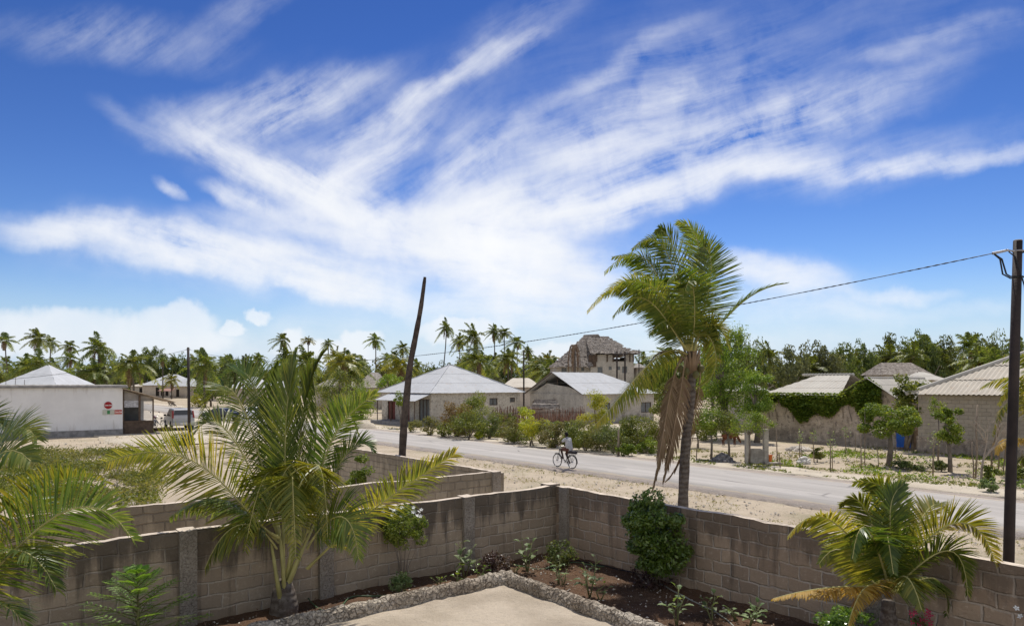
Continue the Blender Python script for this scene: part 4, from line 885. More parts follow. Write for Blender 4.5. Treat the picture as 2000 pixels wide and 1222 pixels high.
plane_roof(mb, (.6, 9.4, ez), (0, -1, 0), (2.2, 0, 1.5), 9.75, math.hypot(2.2, 1.5), 4.4, 4.4, **kk)
plane_roof(mb, (xM+.2, 8.45, ez), (-1, 0, 0), (0, -4.4, 1.5), xM-.4, math.hypot(4.4, 1.5), 1.4, 2.2, **kk)
o = mb.build('roof', M_asb2, th)
mb = MB(); g1 = xp-xM; g2 = xN-xp
plane_roof(mb, (xM+.1, 9, ez), (0, -1, 0), (g1, 0, gz-ez), 9.4, math.hypot(g1, gz-ez), **kk)
plane_roof(mb, (xN+.35, -.4, ez-.2), (0, 1, 0), (-(g2+.3), 0, gz-ez+.2), 9.4, math.hypot(g2+.3, gz-ez+.2), **kk)
mb.build('gable_roof', M_asb2, th)
mb = MB()
for i in range(34): mb.tube([(1.5+i*.12, 4.0, ez+1.5), (1.5+i*.12+.1, 4.0, ez+1.52)], .09+.03*(i % 2), 6)
mb.tube([(xp, -.4, gz+.03), (xp, 9, gz+.03)], .09, 6)
mb.build('ridge_cap', M_asb2, th)
mb = MB(); q0 = sL-sx(1756); q1 = sL-sx(1787)
mb.box(q0, q1, -.42, -.36, .05, 1.65); tarp = mb.build('blue_tarpaulin', mat_plain('blue_tarpaulin', (0.03, 0.13, 0.48), 0.6), th); 
# --- big block house on the right with the corrugated hip roof
s0 = sx(1793, 46.6); th = thing('block_house', 'large pale block house at the right edge with a brown-streaked corrugated hip roof', 'house', ST(s0, 46.6), A1n)
LW = 17.0; DW = 12.5; H = 3.5
mb = MB(); face(mb, (0, 0, 0), (1, 0, 0), (0, 1, 0), LW, H, [(13.5, 14.7, .9, 2.3)]); face(mb, (0, DW, 0), (0, -1, 0), (1, 0, 0), DW, H, []); face(mb, (LW, 0, 0), (0, 1, 0), (-1, 0, 0), DW, H, []); face(mb, (LW, DW, 0), (-1, 0, 0), (0, -1, 0), LW, H, [])
mb.build('wall', M_block_b, th)
mb = MB(); mb.box(-.06, LW+.06, -.07, -.003, -.1, .95); mb.box(-.07, -.003, -.07, DW, -.1, .95); mb.build('plinth', M_wcoral, th)
mb = MB(); o_ = .5; run = (DW+1)/2
plane_roof(mb, (-o_, -o_, H), (1, 0, 0), (0, run, 3.5), LW+1, math.hypot(run, 3.5), run, run, pitch=.26, amp=.03, rows=4, lap=.04, step=.065)
plane_roof(mb, (-o_, DW+o_, H), (0, -1, 0), (run, 0, 3.5), DW+1, math.hypot(run, 3.5), run, run, pitch=.26, amp=.03, rows=4, lap=.04, step=.065)
plane_roof(mb, (LW+o_, DW+o_, H), (-1, 0, 0), (0, -run, 3.5), LW+1, math.hypot(run, 3.5), run, run, pitch=.9, amp=.0, rows=4, step=.5)
plane_roof(mb, (LW+o_, -o_, H), (0, 1, 0), (-run, 0, 3.5), DW+1, math.hypot(run, 3.5), run, run, pitch=.9, amp=.0, rows=4, step=.5)
rf = mb.build('roof', M_asb, th)
mb = MB(); mb.tube([(-o_, -o_, H+.05), (run-o_, run-o_, H+3.55)], .13, 7); mb.tube([(run-o_, run-o_, H+3.55), (LW-run+o_, run-o_, H+3.55)], .13, 7); mb.build('ridge_cap', M_asb2, rf)
# --- white building on the left with its lean-to shop front
sW = 65.2; tW = 10.6; th = thing('white_building', 'long flat-roofed white building at the left edge with round red sign', 'building', ST(sW, tW), A2+math.pi)
# local x = -U2 (to the left), local y = -U1 (towards us): outside face is y=0 looking to +y
LWb = 46.0; mb = MB(); mb.box(0, LWb, -8, 0, .45, 3.82); mb.build('wall', M_wwhite, th)
mb = MB(); mb.box(-.02, LWb, -8, .03, -.1, .45); mb.build('plinth', M_plinth, th)
mb = MB(); mb.box(-.35, LWb+.3, -8.4, .28, 3.83, 3.98); mb.build('roof_slab', M_plinth, th)
mb = MB(); mb.box(-.3, LWb+.3, -8.3, .22, 3.983, 4.06); mb.build('roof_topping', mat_plain('pale_roof_screed', (0.62, 0.58, 0.52), 0.9), th)
rng = random.Random(3)
for x in list(np.arange(6.4, 17.5, .62))+[22, 23.2, 27, 31]: h = rng.uniform(.35, .75); mb = MB(); mb.tube([(x, -4+rng.uniform(-.5, .5), 4.05), (x+rng.uniform(-.05, .05), -4, 4.05+h)], .018, 4); mb.build('reinforcing_bar', M_wood, th)
def px_on_wall(x, y, z_off=0.0):
    A_ = ST(sW, tW); d = -U2; u = (x-CX)/F; k = (u*A_.y-A_.x)/(d.x-u*d.y); D = A_.y+d.y*k
    return k, EYE-(y-HY)*D/F
# shop extension right of it
mb = MB(); EL = 2.35; 
mb.box(-EL, -.003, -4, -.2, -.1, .95); mb.box(-EL, -EL+.1, -.2, -.1, .95, 2.9); mb.box(-1.35, -1.2, -.2, -.1, .95, 3.2); mb.box(-.12, -.003, -.2, -.1, .95, 3.6)
mb.box(-EL, -.003, -.26, -.14, .95, 1.08); sh = mb.build('shop_front', M_wood, th)
mb = MB(); mb.quad((-EL, -.25, 2.7), (-.01, -.25, 2.7), (-.01, -.25, 3.55), (-EL, -.25, 2.9)); mb.build('boarding', mat_plain('grey_boards', (.28, .26, .24), .9), sh)
mb = MB(); mb.box(-1.2, -.12, -.3, -.22, 2.2, 2.75); mb.build('notice_board', mat_plain('faded_sheet', (.42, .42, .44), .8, var=.3, scale=8), sh)
mb = MB()
for i in range(12): x = -EL+.1+i*.085; mb.box(x, x+.018, -.17, -.15, 1.1, 2.7)
for i in range(17): z = 1.12+i*.097; mb.box(-EL+.1, -1.35, -.172, -.152, z, z+.018)
mb.build('wire_grille', mat_plain('grille_metal', (.55, .55, .55), .5, .4), sh)
mb = MB(); mb.box(-EL+.08, -.02, -3.9, -3.8, .95, 3.2); mb.build('back_wall', M_shut, sh)
mb = MB(); 
for i in range(24):
    x0 = -3.9+i*.165; z0 = 2.62+(x0+3.9)*.30; mb.quad((x0, .55, z0), (x0+.165, .55, z0+.05), (x0+.165, -4.4, z0+.05), (x0, -4.4, z0)); mb.quad((x0, .55, z0-.05), (x0, -4.4, z0-.05), (x0+.165, -4.4, z0), (x0+.165, .55, z0)); mb.quad((x0, .55, z0-.05), (x0+.165, .55, z0), (x0+.165, .55, z0+.05), (x0, .55, z0))
mb.build('lean_to_roof', mat_plain('rusty_roof_edge', (.42, .33, .24), .85, var=.3), th)
mb = MB(); rng = random.Random(8)
for i in range(9): a = rng.uniform(-.3, .3); mb.tube([(-3.7+.1*i*.3, .5-.1*i, 2.6), (-3.8+a, .6-.1*i, 2.25)], .03, 4)
mb.build('hanging_thatch', M_thatch, th)
# round sign and two banners painted on the wall
k, z = px_on_wall(211, 791); sg = thing('round_sign', 'round dark red disc sign with white script high on the white building', 'sign', ST(sW, tW)+(-U2)*k-U1*.05+Vv((0, 0, z)), A2+math.pi)
MR = mat_plain('sign_red', (.30, .008, .012), .4, var=.05); MWp = mat_plain('sign_white', (.8, .8, .78), .5, var=.03)
mb = MB(); mb.disc((0, 0, 0), (0, 1, 0), .29, .03, 32); mb.build('disc', MR, sg)
mb = MB(); mb.torus((0, .004, 0), (0, 1, 0), .285, .012, 32, 6); mb.build('rim', MWp, sg)
def text(parent, body, size, loc, mat, shear=.25, sx_=1.0, flip=True):
    cu = bpy.data.curves.new('lettering', 'FONT'); cu.body = body; cu.size = size; cu.align_x = 'CENTER'; cu.align_y = 'CENTER'; cu.shear = shear; cu.extrude = .004; cu.offset = .004
    to = bpy.data.objects.new('tmp', cu); SC.collection.objects.link(to); dg = bpy.context.evaluated_depsgraph_get(); me = bpy.data.meshes.new_from_object(to.evaluated_get(dg)); bpy.data.objects.remove(to)
    me.materials.clear(); me.materials.append(mat); o = link('lettering', me, parent); o.location = loc; o.rotation_euler = (R(90), 0, math.pi); o.scale = (sx_, 1, 1); return o
text(sg, 'Coca-Cola', .15, (0, .022, 0), MWp, .3, .82)
k0, z0 = px_on_wall(200, 809.5); k1, z1 = px_on_wall(223, 799.5); k2, z2 = px_on_wall(238, 808)
for nm, lab, a, b, col in (('banner', 'pale green and cream banner under the round red sign', k0, k1, (.50, .50, .42)), ('banner', 'small faded red banner beside the pale one on the white building', k1-.02, k2, (.48, .12, .09))):
    cx = (a+b)/2; wdt = abs(a-b)/2; hz_ = abs(z1-z0)/2*(1 if a == k0 else .9); bn = thing(nm, lab, 'banner', ST(sW, tW)+(-U2)*cx-U1*.04+Vv((0, 0, (z0+z1)/2)), A2+math.pi)
    mb = MB(); mb.box(-wdt, wdt, -.01, .01, -hz_, hz_); mb.build('sheet', mat_plain('banner_cloth', col, .7, var=.08, scale=6), bn)
    if a == k0:
        mb = MB(); mb.box(-.11, .09, .012, .018, -hz_*.75, hz_*.7); mb.build('emblem', mat_plain('emblem_green', (.05, .22, .08), .6), bn)
    else: text(bn, 'Coca-Cola', .16, (0, .014, 0), MWp, .3, .75)
# --- further houses: (label, left px, right px, apex/ridge px, eave y, ridge y, base D, depth, wall mat, roof mat, ridge fraction)
def far_house(name, label, x0, x1, D, ye, yr, depth, wm, rm, ridge=0.0, ops=(), rz=0.0, o=.5, kind='hip', group=None):
    A = XD(x0, D); W_ = (x1-x0)*D/F; th = thing(name, label, 'house', A, rz, group); H = EYE-(ye-HY)*D/F; rise = (ye-yr)*(D+depth/2)/F + (HY-ye)*(depth/2)/F
    rise = max(.8, EYE-(yr-HY)*(D+depth/2)/F-H)
    fr = [((a-x0)*D/F, (b-x0)*D/F, max(0.0, EYE-(d-HY)*D/F), EYE-(c-HY)*D/F) for a, b, c, d in ops]
    boxwalls(th, W_, depth, H, wm, fr, [])
    for q in fr: window(th, 'f', q, mat=M_dark)  # dark sheet behind each frame paints the shade of the room
    mb = MB(); hip_roof(mb, W_, depth, H, ridge*W_, rise, o, pitch=.9, amp=.02, rows=2, lap=.012, step=.3); mb.build('roof', rm, th); return th
far_house('metal_roof_house', 'house behind the white building, only its white pyramid roof in view', 20, 104, 76, 751, 712, 5.5, M_wbeige, M_metal2, o=.8)
far_house('metal_roof_house', 'small white roof corner just right of the pyramid roof on the left', 88, 116, 95, 752, 730, 2.5, M_wbeige, M_metal2, .3)
far_house('roadside_house', 'pale-roofed house with shaded openings at the far end of the street', 278, 352, 205, 752, 731, 14, M_wbeige, M_metal, .25, [(304, 311, 756, 773), (314, 321, 757, 773), (323, 329, 758, 773)])
far_house('roadside_house', 'beige house front with dark doorway right of the far pale-roofed house', 336, 372, 200, 754, 737, 10, M_wbeige, M_metal, .2, [(344, 350, 760, 775)])
far_house('shop_building', 'low open stall of boards and posts left of the far street houses', 256, 300, 212, 754, 748, 8, M_wgrey, M_asb, .6, [(272, 280, 757, 771), (285, 297, 757, 770)])
far_house('beige_house', 'beige house with pale hip roof behind the young palm', 446, 508, 150, 758, 735, 11, M_wbeige, M_metal2, .15, [(456, 459, 763, 768)])
far_house('beige_house', 'lower wing joined to the right of the beige hip-roofed house', 500, 560, 146, 758, 744, 9, M_wbeige, M_metal2, .5, [(524, 530, 762, 769)])
far_house('thatch_hut', 'grey roof half hidden by green trees behind the young palm', 616, 682, 120, 757, 737, 9, M_wbeige, M_thatch2, .4)
far_house('thatch_hut', 'grey thatched roof left of the bare leaning palm trunk', 696, 748, 118, 757, 727, 9, M_wbeige, M_thatch2, .35)
far_house('tin_roof_house', 'low house with weathered hip roof between the two big pale roofs', 984, 1052, 100, 756, 738, 8, M_wbeige, M_asb, .5)
far_house('thatch_hut', 'dark thatched roof among trees behind the ivy house', 1728, 1812, 84, 732, 708, 4.5, M_wgrey, M_thatch, .75)
far_house('tin_roof_house', 'small pale roof peeping out between the ivy house and the block house', 1800, 1840, 66, 742, 730, 3.5, M_wgrey, M_asb2, .3)
far_house('thatch_hut', 'tiny pale hut just right of the tall thatched house', 1243, 1258, 110, 718, 709, 4, M_wbeige, M_thatch2, .1)
far_house('tin_roof_house', 'white-walled roof corner behind the tall green tree, left of the ivy house', 1448, 1492, 62, 764, 744, 4, M_wgrey, M_asb2, .3)
# ------------------------------------------------------------------ trees, shrubs, weeds
M_bark = mat_plain('grey_bark', (0.20, 0.165, 0.13), 0.95, var=.3, bump=.5)
LG = {
 'dark':  mat_leaf('leaf_dark', [(0.055,0.08,0.026),(0.09,0.125,0.04),(0.14,0.175,0.06),(0.22,0.23,0.085)], .45, .5, .3),
 'mid':   mat_leaf('leaf_mid', [(0.06,0.09,0.018),(0.11,0.145,0.028),(0.18,0.21,0.045),(0.28,0.29,0.08)], .42, .5, .3),
 'bright':mat_leaf('leaf_bright', [(0.06,0.105,0.014),(0.115,0.185,0.024),(0.20,0.28,0.04),(0.33,0.37,0.08)], .42, .5, .3),
 'yellow':mat_leaf('leaf_yellow', [(0.16,0.22,0.02),(0.28,0.34,0.03),(0.42,0.44,0.05),(0.55,0.50,0.08)], .42, .5, .3),
 'olive': mat_leaf('leaf_olive', [(0.08,0.09,0.03),(0.145,0.15,0.05),(0.22,0.22,0.08),(0.32,0.27,0.12)], .36, .6, .2),
 'rust':  mat_leaf('leaf_rust', [(0.08,0.065,0.03),(0.16,0.10,0.04),(0.24,0.15,0.06),(0.15,0.16,0.06)], .3, .6, .2),
 'grey':  mat_leaf('leaf_greygreen', [(0.07,0.085,0.045),(0.115,0.13,0.07),(0.17,0.185,0.10),(0.24,0.25,0.14)], .35, .7, .15),
 'gloss': mat_leaf('leaf_glossy', [(0.05,0.10,0.016),(0.10,0.18,0.028),(0.17,0.27,0.045),(0.27,0.37,0.08)], .38, .3, .6, big=3),
 'purple':mat_leaf('leaf_purple', [(0.03,0.015,0.015),(0.06,0.03,0.025),(0.10,0.06,0.045),(0.15,0.13,0.10)], .2, .4, .4, big=3),
 'silver':mat_leaf('leaf_silver', [(0.09,0.15,0.05),(0.16,0.23,0.09),(0.25,0.32,0.15),(0.36,0.42,0.24)], .42, .5, .3, big=3),
 'dry':   mat_leaf('dry_grass', [(0.20,0.16,0.09),(0.30,0.25,0.14),(0.38,0.32,0.18),(0.22,0.20,0.09)], .3, .8, .1),
}
def leaves(C, size, rng, aspect=.5, up=.3, outward=None, fold=0.0):
    """rhombic leaves at points C (N,3)"""
    N = len(C); n = rng.normal(size=(N, 3)); n[:, 2] = np.abs(n[:, 2])+up
    if outward is not None: n += outward*.8
    n /= np.linalg.norm(n, axis=1)[:, None]
    a = rng.normal(size=(N, 3)); a -= n*(a*n).sum(1)[:, None]; a /= np.linalg.norm(a, axis=1)[:, None]; b = np.cross(n, a)
    s = size*rng.uniform(.55, 1.3, size=(N, 1))
    V = np.stack([C-a*s*.5, C+b*s*aspect*.5-a*s*.05+n*s*fold, C+a*s*.5, C-b*s*aspect*.5-a*s*.05+n*s*fold], 1).reshape(-1, 3)
    Fc = np.arange(4*N).reshape(-1, 4); return V, Fc
CACHE = {}
def crown_mesh(key, rx, ry, rz, ncl, nl, size, mat, seed, cr=.42, shell=.55, aspect=.55, bottom=-.75, thin=False, top=0.0):
    """crown of leaf clumps inside an ellipsoid of radii rx, ry, rz centred at the origin; also returns clump centres"""
    k = (key, seed)
    if k in CACHE: return CACHE[k]
    rng = np.random.RandomState(seed); cc = []
    while len(cc) < ncl:
        p = rng.uniform(-1, 1, 3)
        r = np.linalg.norm(p)
        if r > 1 or r < shell*rng.rand() or p[2] < bottom: continue
        w = 1.0-.35*max(0, p[2])*top; cc.append(p*np.array([rx*w, ry*w, rz]))
    cc = np.array(cc); cl = rng.randint(0, ncl, nl); rad = cr*(rx*ry*rz)**(1/3.)*rng.uniform(.6, 1.25, ncl)
    d = rng.normal(size=(nl, 3)); d /= np.linalg.norm(d, axis=1)[:, None]; d[:, 2] *= .75
    rr = rng.uniform(.35, 1.0, nl)**.6*(1 if not thin else rng.uniform(.4, 1.3, nl))
    C = cc[cl]+d*(rad[cl]*rr)[:, None]
    V, Fc = leaves(C, size, rng, aspect, .3, d)
    me = npmesh(key+'_foliage', V, Fc, mat); CACHE[k] = (me, cc); return CACHE[k]
def limb_mesh(key, seed, cc, H, r, base_z, off=(0, 0, 0), stems=1, mat=None):
    k = (key, seed, 'limb')
    if k in CACHE: return CACHE[k]
    rng = random.Random(seed); mb = MB()
    idx = rng.sample(range(len(cc)), min(len(cc), 9))
    if stems == 1:
        fork = Vv((r*rng.uniform(-2, 2), r*rng.uniform(-2, 2), max(.3*base_z, base_z*.8)))
        mb.tube([(0, 0, -.15), Vv(fork)*.5+Vv((r*.6, 0, 0)), fork], [r*1.25, r, r*.85], 8)
        for i in idx:
            p = Vv(cc[i])+Vv(off); m_ = fork.lerp(p, .5)+Vv((0, 0, .06*(p-fork).length)); mb.tube([fork, m_, p], [r*.55, r*.32, r*.12], 5)
    else:
        for i in idx[:max(stems, 3)]:
            p = Vv(cc[i])+Vv(off); mb.tube([(rng.uniform(-r, r)*2, rng.uniform(-r, r)*2, -.1), Vv((p.x*.35, p.y*.35, p.z*.5)), p], [r*.7, r*.45, r*.15], 5)
    me = mb.mesh(key+'_limbs', mat or M_bark, True); CACHE[k] = me; return me
def tree(label, x, yb, w, ytop, kind, cat='tree', name='tree', D=None, ybot=None, seed=1, leaf=None, n=None, ncl=None, group=None, stems=1, key=None, r=None, cr=.46, aspect=.6, thin=False, bottom=-.75, depth=1.0, parts=True, zb=0.0):
    """photo measurements: foot at (x,yb), crown width w px, crown from ytop down to ybot"""
    if D is None: D = F*EYE/(yb-HY)
    m = D/F; zt = EYE-(ytop-HY)*m; zbot = 0.05 if ybot is None else EYE-(ybot-HY)*m
    rx = w*m/2; rz = (zt-zbot)/2; cz = (zt+zbot)/2; ls = leaf or max(.085, D*.0022); area = rx*rz+.25
    nl = n or int(min(14000, max(700, 34*area/(ls*ls)))); nc = ncl or int(max(12, min(60, 14+area*2)))
    th = thing(name, label, cat, XD(x, D, zb), 0, group)
    if cat == 'shrub' and bottom == -.75: bottom = -1.0
    if cat == 'shrub' and name == 'shrub': w *= 1.18; rx = w*m/2
    me, cc = crown_mesh(key or f'{name}{int(x)}', rx, rx*depth, rz, nc, nl, ls, LG[kind], seed, cr, aspect=aspect, thin=thin, bottom=bottom)
    o = link('foliage' if cat != 'tree' else 'crown', me, th); o.location = (0, 0, cz)
    rr = r or max(.03, min(.35, .035*zt))
    link('trunk' if cat == 'tree' else 'stem', limb_mesh((key or f'{name}{int(x)}')+name, seed, cc, zt, rr, max(.25, cz-rz*.4), (0, 0, cz), stems), th)
    return th
# ---- palms in the distance: crowns are shared meshes
def crown_palm(seed, nf=24, Rr=3.0, lean=-.5, mat='g'):
    rng = np.random.RandomState(seed); V = []; Fc = []; MI = []; vo = 0
    mats = {'g': [M_frondbg, M_rachis, M_frondd], 'y': [M_frondy, M_rachis, M_frondd]}[mat]
    for f in range(nf):
        az = f*2.399+rng.normal(0, .2); el = 1.3-2.0*(f/nf)+rng.normal(0, .16); dead = f > nf-3
        d = np.array([math.cos(az)*math.cos(el), math.sin(az)*math.cos(el), math.sin(el)]); L = Rr*rng.uniform(.75, 1.15)*(.8 if dead else 1)
        wv = np.array([lean, .1, 0])*L*.28; p0 = np.array([0, 0, 0.]); p1 = d*L*.45+wv*.2; p2 = d*L*.95+np.array([0, 0, -L*(.28+.3*math.cos(el))])+wv
        if dead: p1 = d*L*.25; p2 = np.array([d[0]*.3*L, d[1]*.3*L, -L*.9])
        q = [(1-t)**2*p0+2*(1-t)*t*p1+t*t*p2 for t in np.linspace(0, 1, 9)]
        for i in range(8):
            T = q[i+1]-q[i]; T /= np.linalg.norm(T); S = np.cross(T, [0, 0, 1.]); S /= (np.linalg.norm(S)+1e-6); N = np.cross(S, T)
            V += [q[i]-S*.03, q[i]+S*.03, q[i+1]+S*.03, q[i+1]-S*.03]; Fc.append((vo, vo+1, vo+2, vo+3)); MI.append(1); vo += 4
            for k in range(5):
                fr = (i+k/5)/8
                if fr < .12: continue
                c = q[i]+(q[i+1]-q[i])*(k/5); ll = L*.235*math.sin(math.pi*min(1, .2+.75*fr))**.7
                for sg in (-1, 1):
                    dd = S*sg*.85+T*.5+N*.12+rng.normal(0, .14, 3); dd /= np.linalg.norm(dd); dn = np.array([0, 0, -1.])*(.8 if not dead else .9)+np.array([lean*.25, 0, 0])
                    a = c+dd*ll*.55; b = a+(dd+dn*1.1)*ll*.4; w_ = T*.045
                    V += [c-w_, c+w_, a+w_*1.0, a-w_*1.0, a-w_, a+w_, b+w_*.3, b-w_*.3]; Fc += [(vo, vo+1, vo+2, vo+3), (vo+4, vo+5, vo+6, vo+7)]; MI += [2 if dead else 0]*2; vo += 8
    return npmesh('palm_crown', np.array(V), np.array(Fc), mats, MI)
M_frondbg = mat_leaf('palm_leaf_distant', [(0.08,0.125,0.03),(0.13,0.18,0.042),(0.20,0.245,0.06),(0.33,0.33,0.10)], .5, .45, .4)
CR = {('g', i): crown_palm(400+i, 19+2*(i % 3), lean=-.95+.3*(i % 3)) for i in range(6)}
CR.update({('y', i): crown_palm(500+i, 20, lean=-.5, mat='y') for i in range(2)})
TRK = {}
def bg_palm(label, x, y, rpx, mat='g', seed=0, D=None, group=None, bend=0.0, low=False):
    D = D or F*3.0/rpx; sc = rpx*D/F/3.0*1.42; z = EYE-(y-HY)*D/F; z = max(z, 1.2)
    th = thing('coconut_palm', label, 'palm tree', XD(x, D), 0, group)
    o = link('crown', CR[(mat, seed % (6 if mat == 'g' else 2))], th); o.location = (0, 0, z); q_ = ((seed*7919) % 100)/100; o.scale = (sc*(.85+.3*q_), sc*(1.1-.2*q_), sc*(.8+.45*((seed*31) % 10)/10)); o.rotation_euler = (0, 0, (seed*1.7) % .9-.45 if mat == 'g' else 0)
    kz = (round(z), round(bend, 1))
    if kz not in TRK:
        zz = kz[0]; mb = MB(); P = [Vv((bend*zz*.35*(1-u)**1.6, 0, zz*u-.1*(u == 0))) for u in (0, .25, .5, .75, 1)]; mb.tube(P, [.22, .17, .15, .14, .13], 7, True); TRK[kz] = (mb.mesh('palm_trunk', M_trunk, True), zz)
    t = link('trunk', TRK[kz][0], th); t.scale = (1, 1, z/TRK[kz][1]); return th
BG = [
 (10,666,23,'g',.3,'windswept palm at the left edge above the white pyramid roof'),
 (75,660,27,'g',.1,'tall dark palm above the peak of the white pyramid roof'),
 (99,668,17,'g',-.2,'thin palm leaning close against the tall dark palm on the left'),
 (137,676,19,'g',.1,'medium palm standing alone between the tall dark palm and the broad palm'),
 (193,680,33,'g',.0,'broad-crowned palm rising behind the flat roof of the white building'),
 (260,712,38,'g',.1,'low broad palm above the right end of the white building'),
 (318,704,12,'g',0,'small distant palm crown between two dark tree clumps left of the near street pole'),
 (398,712,34,'g',.1,'leafy palm right of the thin street pole on the left'),
 (335,742,17,'y',0,'low yellow palm before the far street houses, left of the thin pole'),
 (553,664,18,'g',.1,'windblown palm with hanging fronds, left of the yellow-crowned one'),
 (602,664,13,'y',0,'palm with a bright yellow crown, tallest above the big young palm'),
 (641,670,15,'g',.1,'palm with a top-heavy crown right of the bright yellow one'),
 (670,706,36,'y',0,'big low golden palm right behind the tip of the young palm'),
 (734,664,18,'g',0,'lone star-shaped palm left of the bare leaning trunk'),
 (787,680,16,'g',0,'pale green slender palm just left of the bare leaning trunk'),
 (771,694,14,'g',0,'shorter palm tucked left of the pale slender palm'),
 (872,640,19,'g',-.3,'tallest slender palm above the peak of the pyramid roof, trunk curved'),
 (898,664,18,'g',0,'palm with a bushy crown right of the tallest slender one'),
 (926,662,28,'g',.1,'big spiky palm in the middle of the group behind the pyramid roof'),
 (966,648,16,'g',0,'left one of the twin palms beside the power cable'),
 (985,649,17,'g',0,'right one of the twin palms beside the power cable'),
 (1010,668,20,'g',0,'palm just below and right of the twin palms'),
 (1032,684,14,'g',0,'small star-shaped palm right of the group of palms behind the pyramid roof'),
 (992,700,30,'g',.1,'broad low palm below the twin palms'),
 (1072,706,27,'y',0,'golden green palm left of the thatched house'),
 (1048,716,22,'g',0,'green palm between the small star-shaped palm and the golden one'),
 (946,712,28,'g',0,'palm low behind the right slope of the pyramid roof'),
 (1256,694,12,'g',0,'palm directly behind the right end of the thatched roof'),
 (560,694,22,'g',0,'palm crown behind the topmost leaves of the young palm'),
 (480,704,15,'g',0,'palm crown above the beige hip-roofed house'),
 (447,702,14,'g',0,'small palm crown left of the one above the beige house'),
 (507,698,14,'g',0,'tufted palm crown just right of the one above the beige house'),
 (1508,690,14,'g',0,'palm standing free at the left end of the grey-green thicket'),
 (1486,700,20,'g',0,'dark palm between the tall green tree and the free-standing one'),
 (1672,722,26,'y',0,'low golden palm behind the peak of the ivy house'),
 (1640,692,16,'g',0,'palm at the right end of the grey-green thicket'),
 (1812,688,34,'g',0,'large palm rising beside the dark thatched hut'),
 (1893,682,34,'g',0,'large yellow-green palm above the corrugated hip roof'),
 (1932,692,28,'g',0,'palm just left of the top of the dark pole, over the hip roof'),
 (1988,672,20,'g',0,'palm at the right edge behind the dark pole'),
 (1720,697,20,'g',0,'palm left of the dark thatched hut'),
 (1852,690,22,'g',0,'palm between the two large palms above the hip roof'),
]
for i, (x, y, r, m_, b, lab) in enumerate(BG): bg_palm(lab, x, y, r, m_, i, bend=b, D=min(F*3.0/r, 190))
rng = random.Random(21)
for i in range(120):
    x = rng.uniform(-30, 1120) if i < 78 else rng.uniform(1240, 2040)
    D = rng.uniform(115, 230); 
    if x > 1240: D = rng.uniform(95, 190)
    if 225 < x < 405: D = rng.uniform(232, 250)
    elif 405 <= x < 580: D = rng.uniform(168, 230)
    y = rng.uniform(697, 738)+(D-170)*.05
    bg_palm('one of many coconut palms crowding the green belt behind the village', x, y, F*2.8/D, 'y' if rng.random() < .08 else 'g', i, D, 'palms of the green belt')
# broadleaf and casuarina trees of the belt: six shared crowns
def belt_tree(label, x, D, ytop, w, kind, k, group, name='tree'):
    m = D/F; zt = EYE-(ytop-HY)*m; rx = w*m/2
    th = thing(name, label, 'tree', XD(x, D), 0, group); me, cc = crown_mesh('belt'+kind, 1, .9, 1, 60, 4200, .115, LG[kind], 700+k, .3, bottom=-.9, top=.6 if kind == 'grey' else 0)
    o = link('crown', me, th); o.scale = (rx, rx, zt*.5); o.location = (0, 0, zt*.52); o.rotation_euler = (0, 0, k*2.1)
    t = link('trunk', limb_mesh('belttrunk', k, np.array([[.3, .2, .5], [-.3, .1, .6], [0, -.3, .7]]), 1, .035, .3), th); t.scale = (zt, zt, zt*.8)
EX = [(1545,95,678,70,'grey'),(1575,100,668,80,'grey'),(1612,98,672,85,'grey'),(1648,105,676,60,'dark'),(1742,120,655,62,'dark'),(1775,125,662,60,'dark'),(1808,118,650,66,'dark'),(1845,120,662,54,'dark'),(1910,125,655,60,'dark'),(1945,125,646,50,'dark'),(1690,110,668,58,'dark'),
      (1425,85,655,60,'dark'),(1448,88,648,34,'dark'),(1478,90,662,46,'dark'),(1520,110,704,60,'dark'),(285,232,683,44,'dark'),(308,232,679,40,'dark'),(355,235,690,46,'dark'),(228,150,694,46,'mid'),(1980,120,668,60,'dark'),(1270,120,700,50,'dark'),(1305,110,694,60,'dark')]
LBL = ['feathery grey-green tree at the left end of the thicket above the ivy house','tallest feathery tree of the thicket above the ivy house','rounded grey-green tree at the right of the thicket above the ivy house','dark tree right next to the grey-green thicket',
 'dark bushy tree left above the thatched hut on the right','dark tree second from the left above the thatched hut','tallest dark tree above the thatched hut on the right','dark tree right of the tallest one above the thatched hut','dark tree above the middle of the corrugated hip roof','dark tree peeping over the hip roof just left of the pole','dark tree between the thicket and the thatched hut',
 'dark tree behind the top of the tall airy green tree','narrow dark treetop behind the right side of the airy green tree','dark tree between the airy green tree and the ivy house','low dark tree behind the ridge of the ivy house','dark tree above the end of the white building, left one of a pair','dark tree above the end of the white building, right one of a pair','dark tree right behind the thin street pole','green tree behind the broad-crowned palm','dark tree at the right edge behind the pole','dark tree behind the hanging fronds of the windblown palm, left','dark tree behind the trunk of the windblown palm']
for i, (a, lb) in enumerate(zip(EX, LBL)): belt_tree(lb, a[0], a[1], a[2], a[3], a[4], i % 4, None)
for i in range(70):
    x = -40+2090*i/69+rng.uniform(-10, 10); D = rng.uniform(120, 215)
    if 225 < x < 405: D = rng.uniform(232, 245)
    elif 405 <= x < 580: D = rng.uniform(168, 215)
    belt_tree('one of the bushy dark trees of the green belt behind the village', x, D, rng.uniform(702, 722)+(4 if x < 600 else 0), rng.uniform(38, 74), rng.choice(['dark', 'dark', 'mid', 'grey', 'olive']), i % 4, 'trees of the green belt', 'tree')
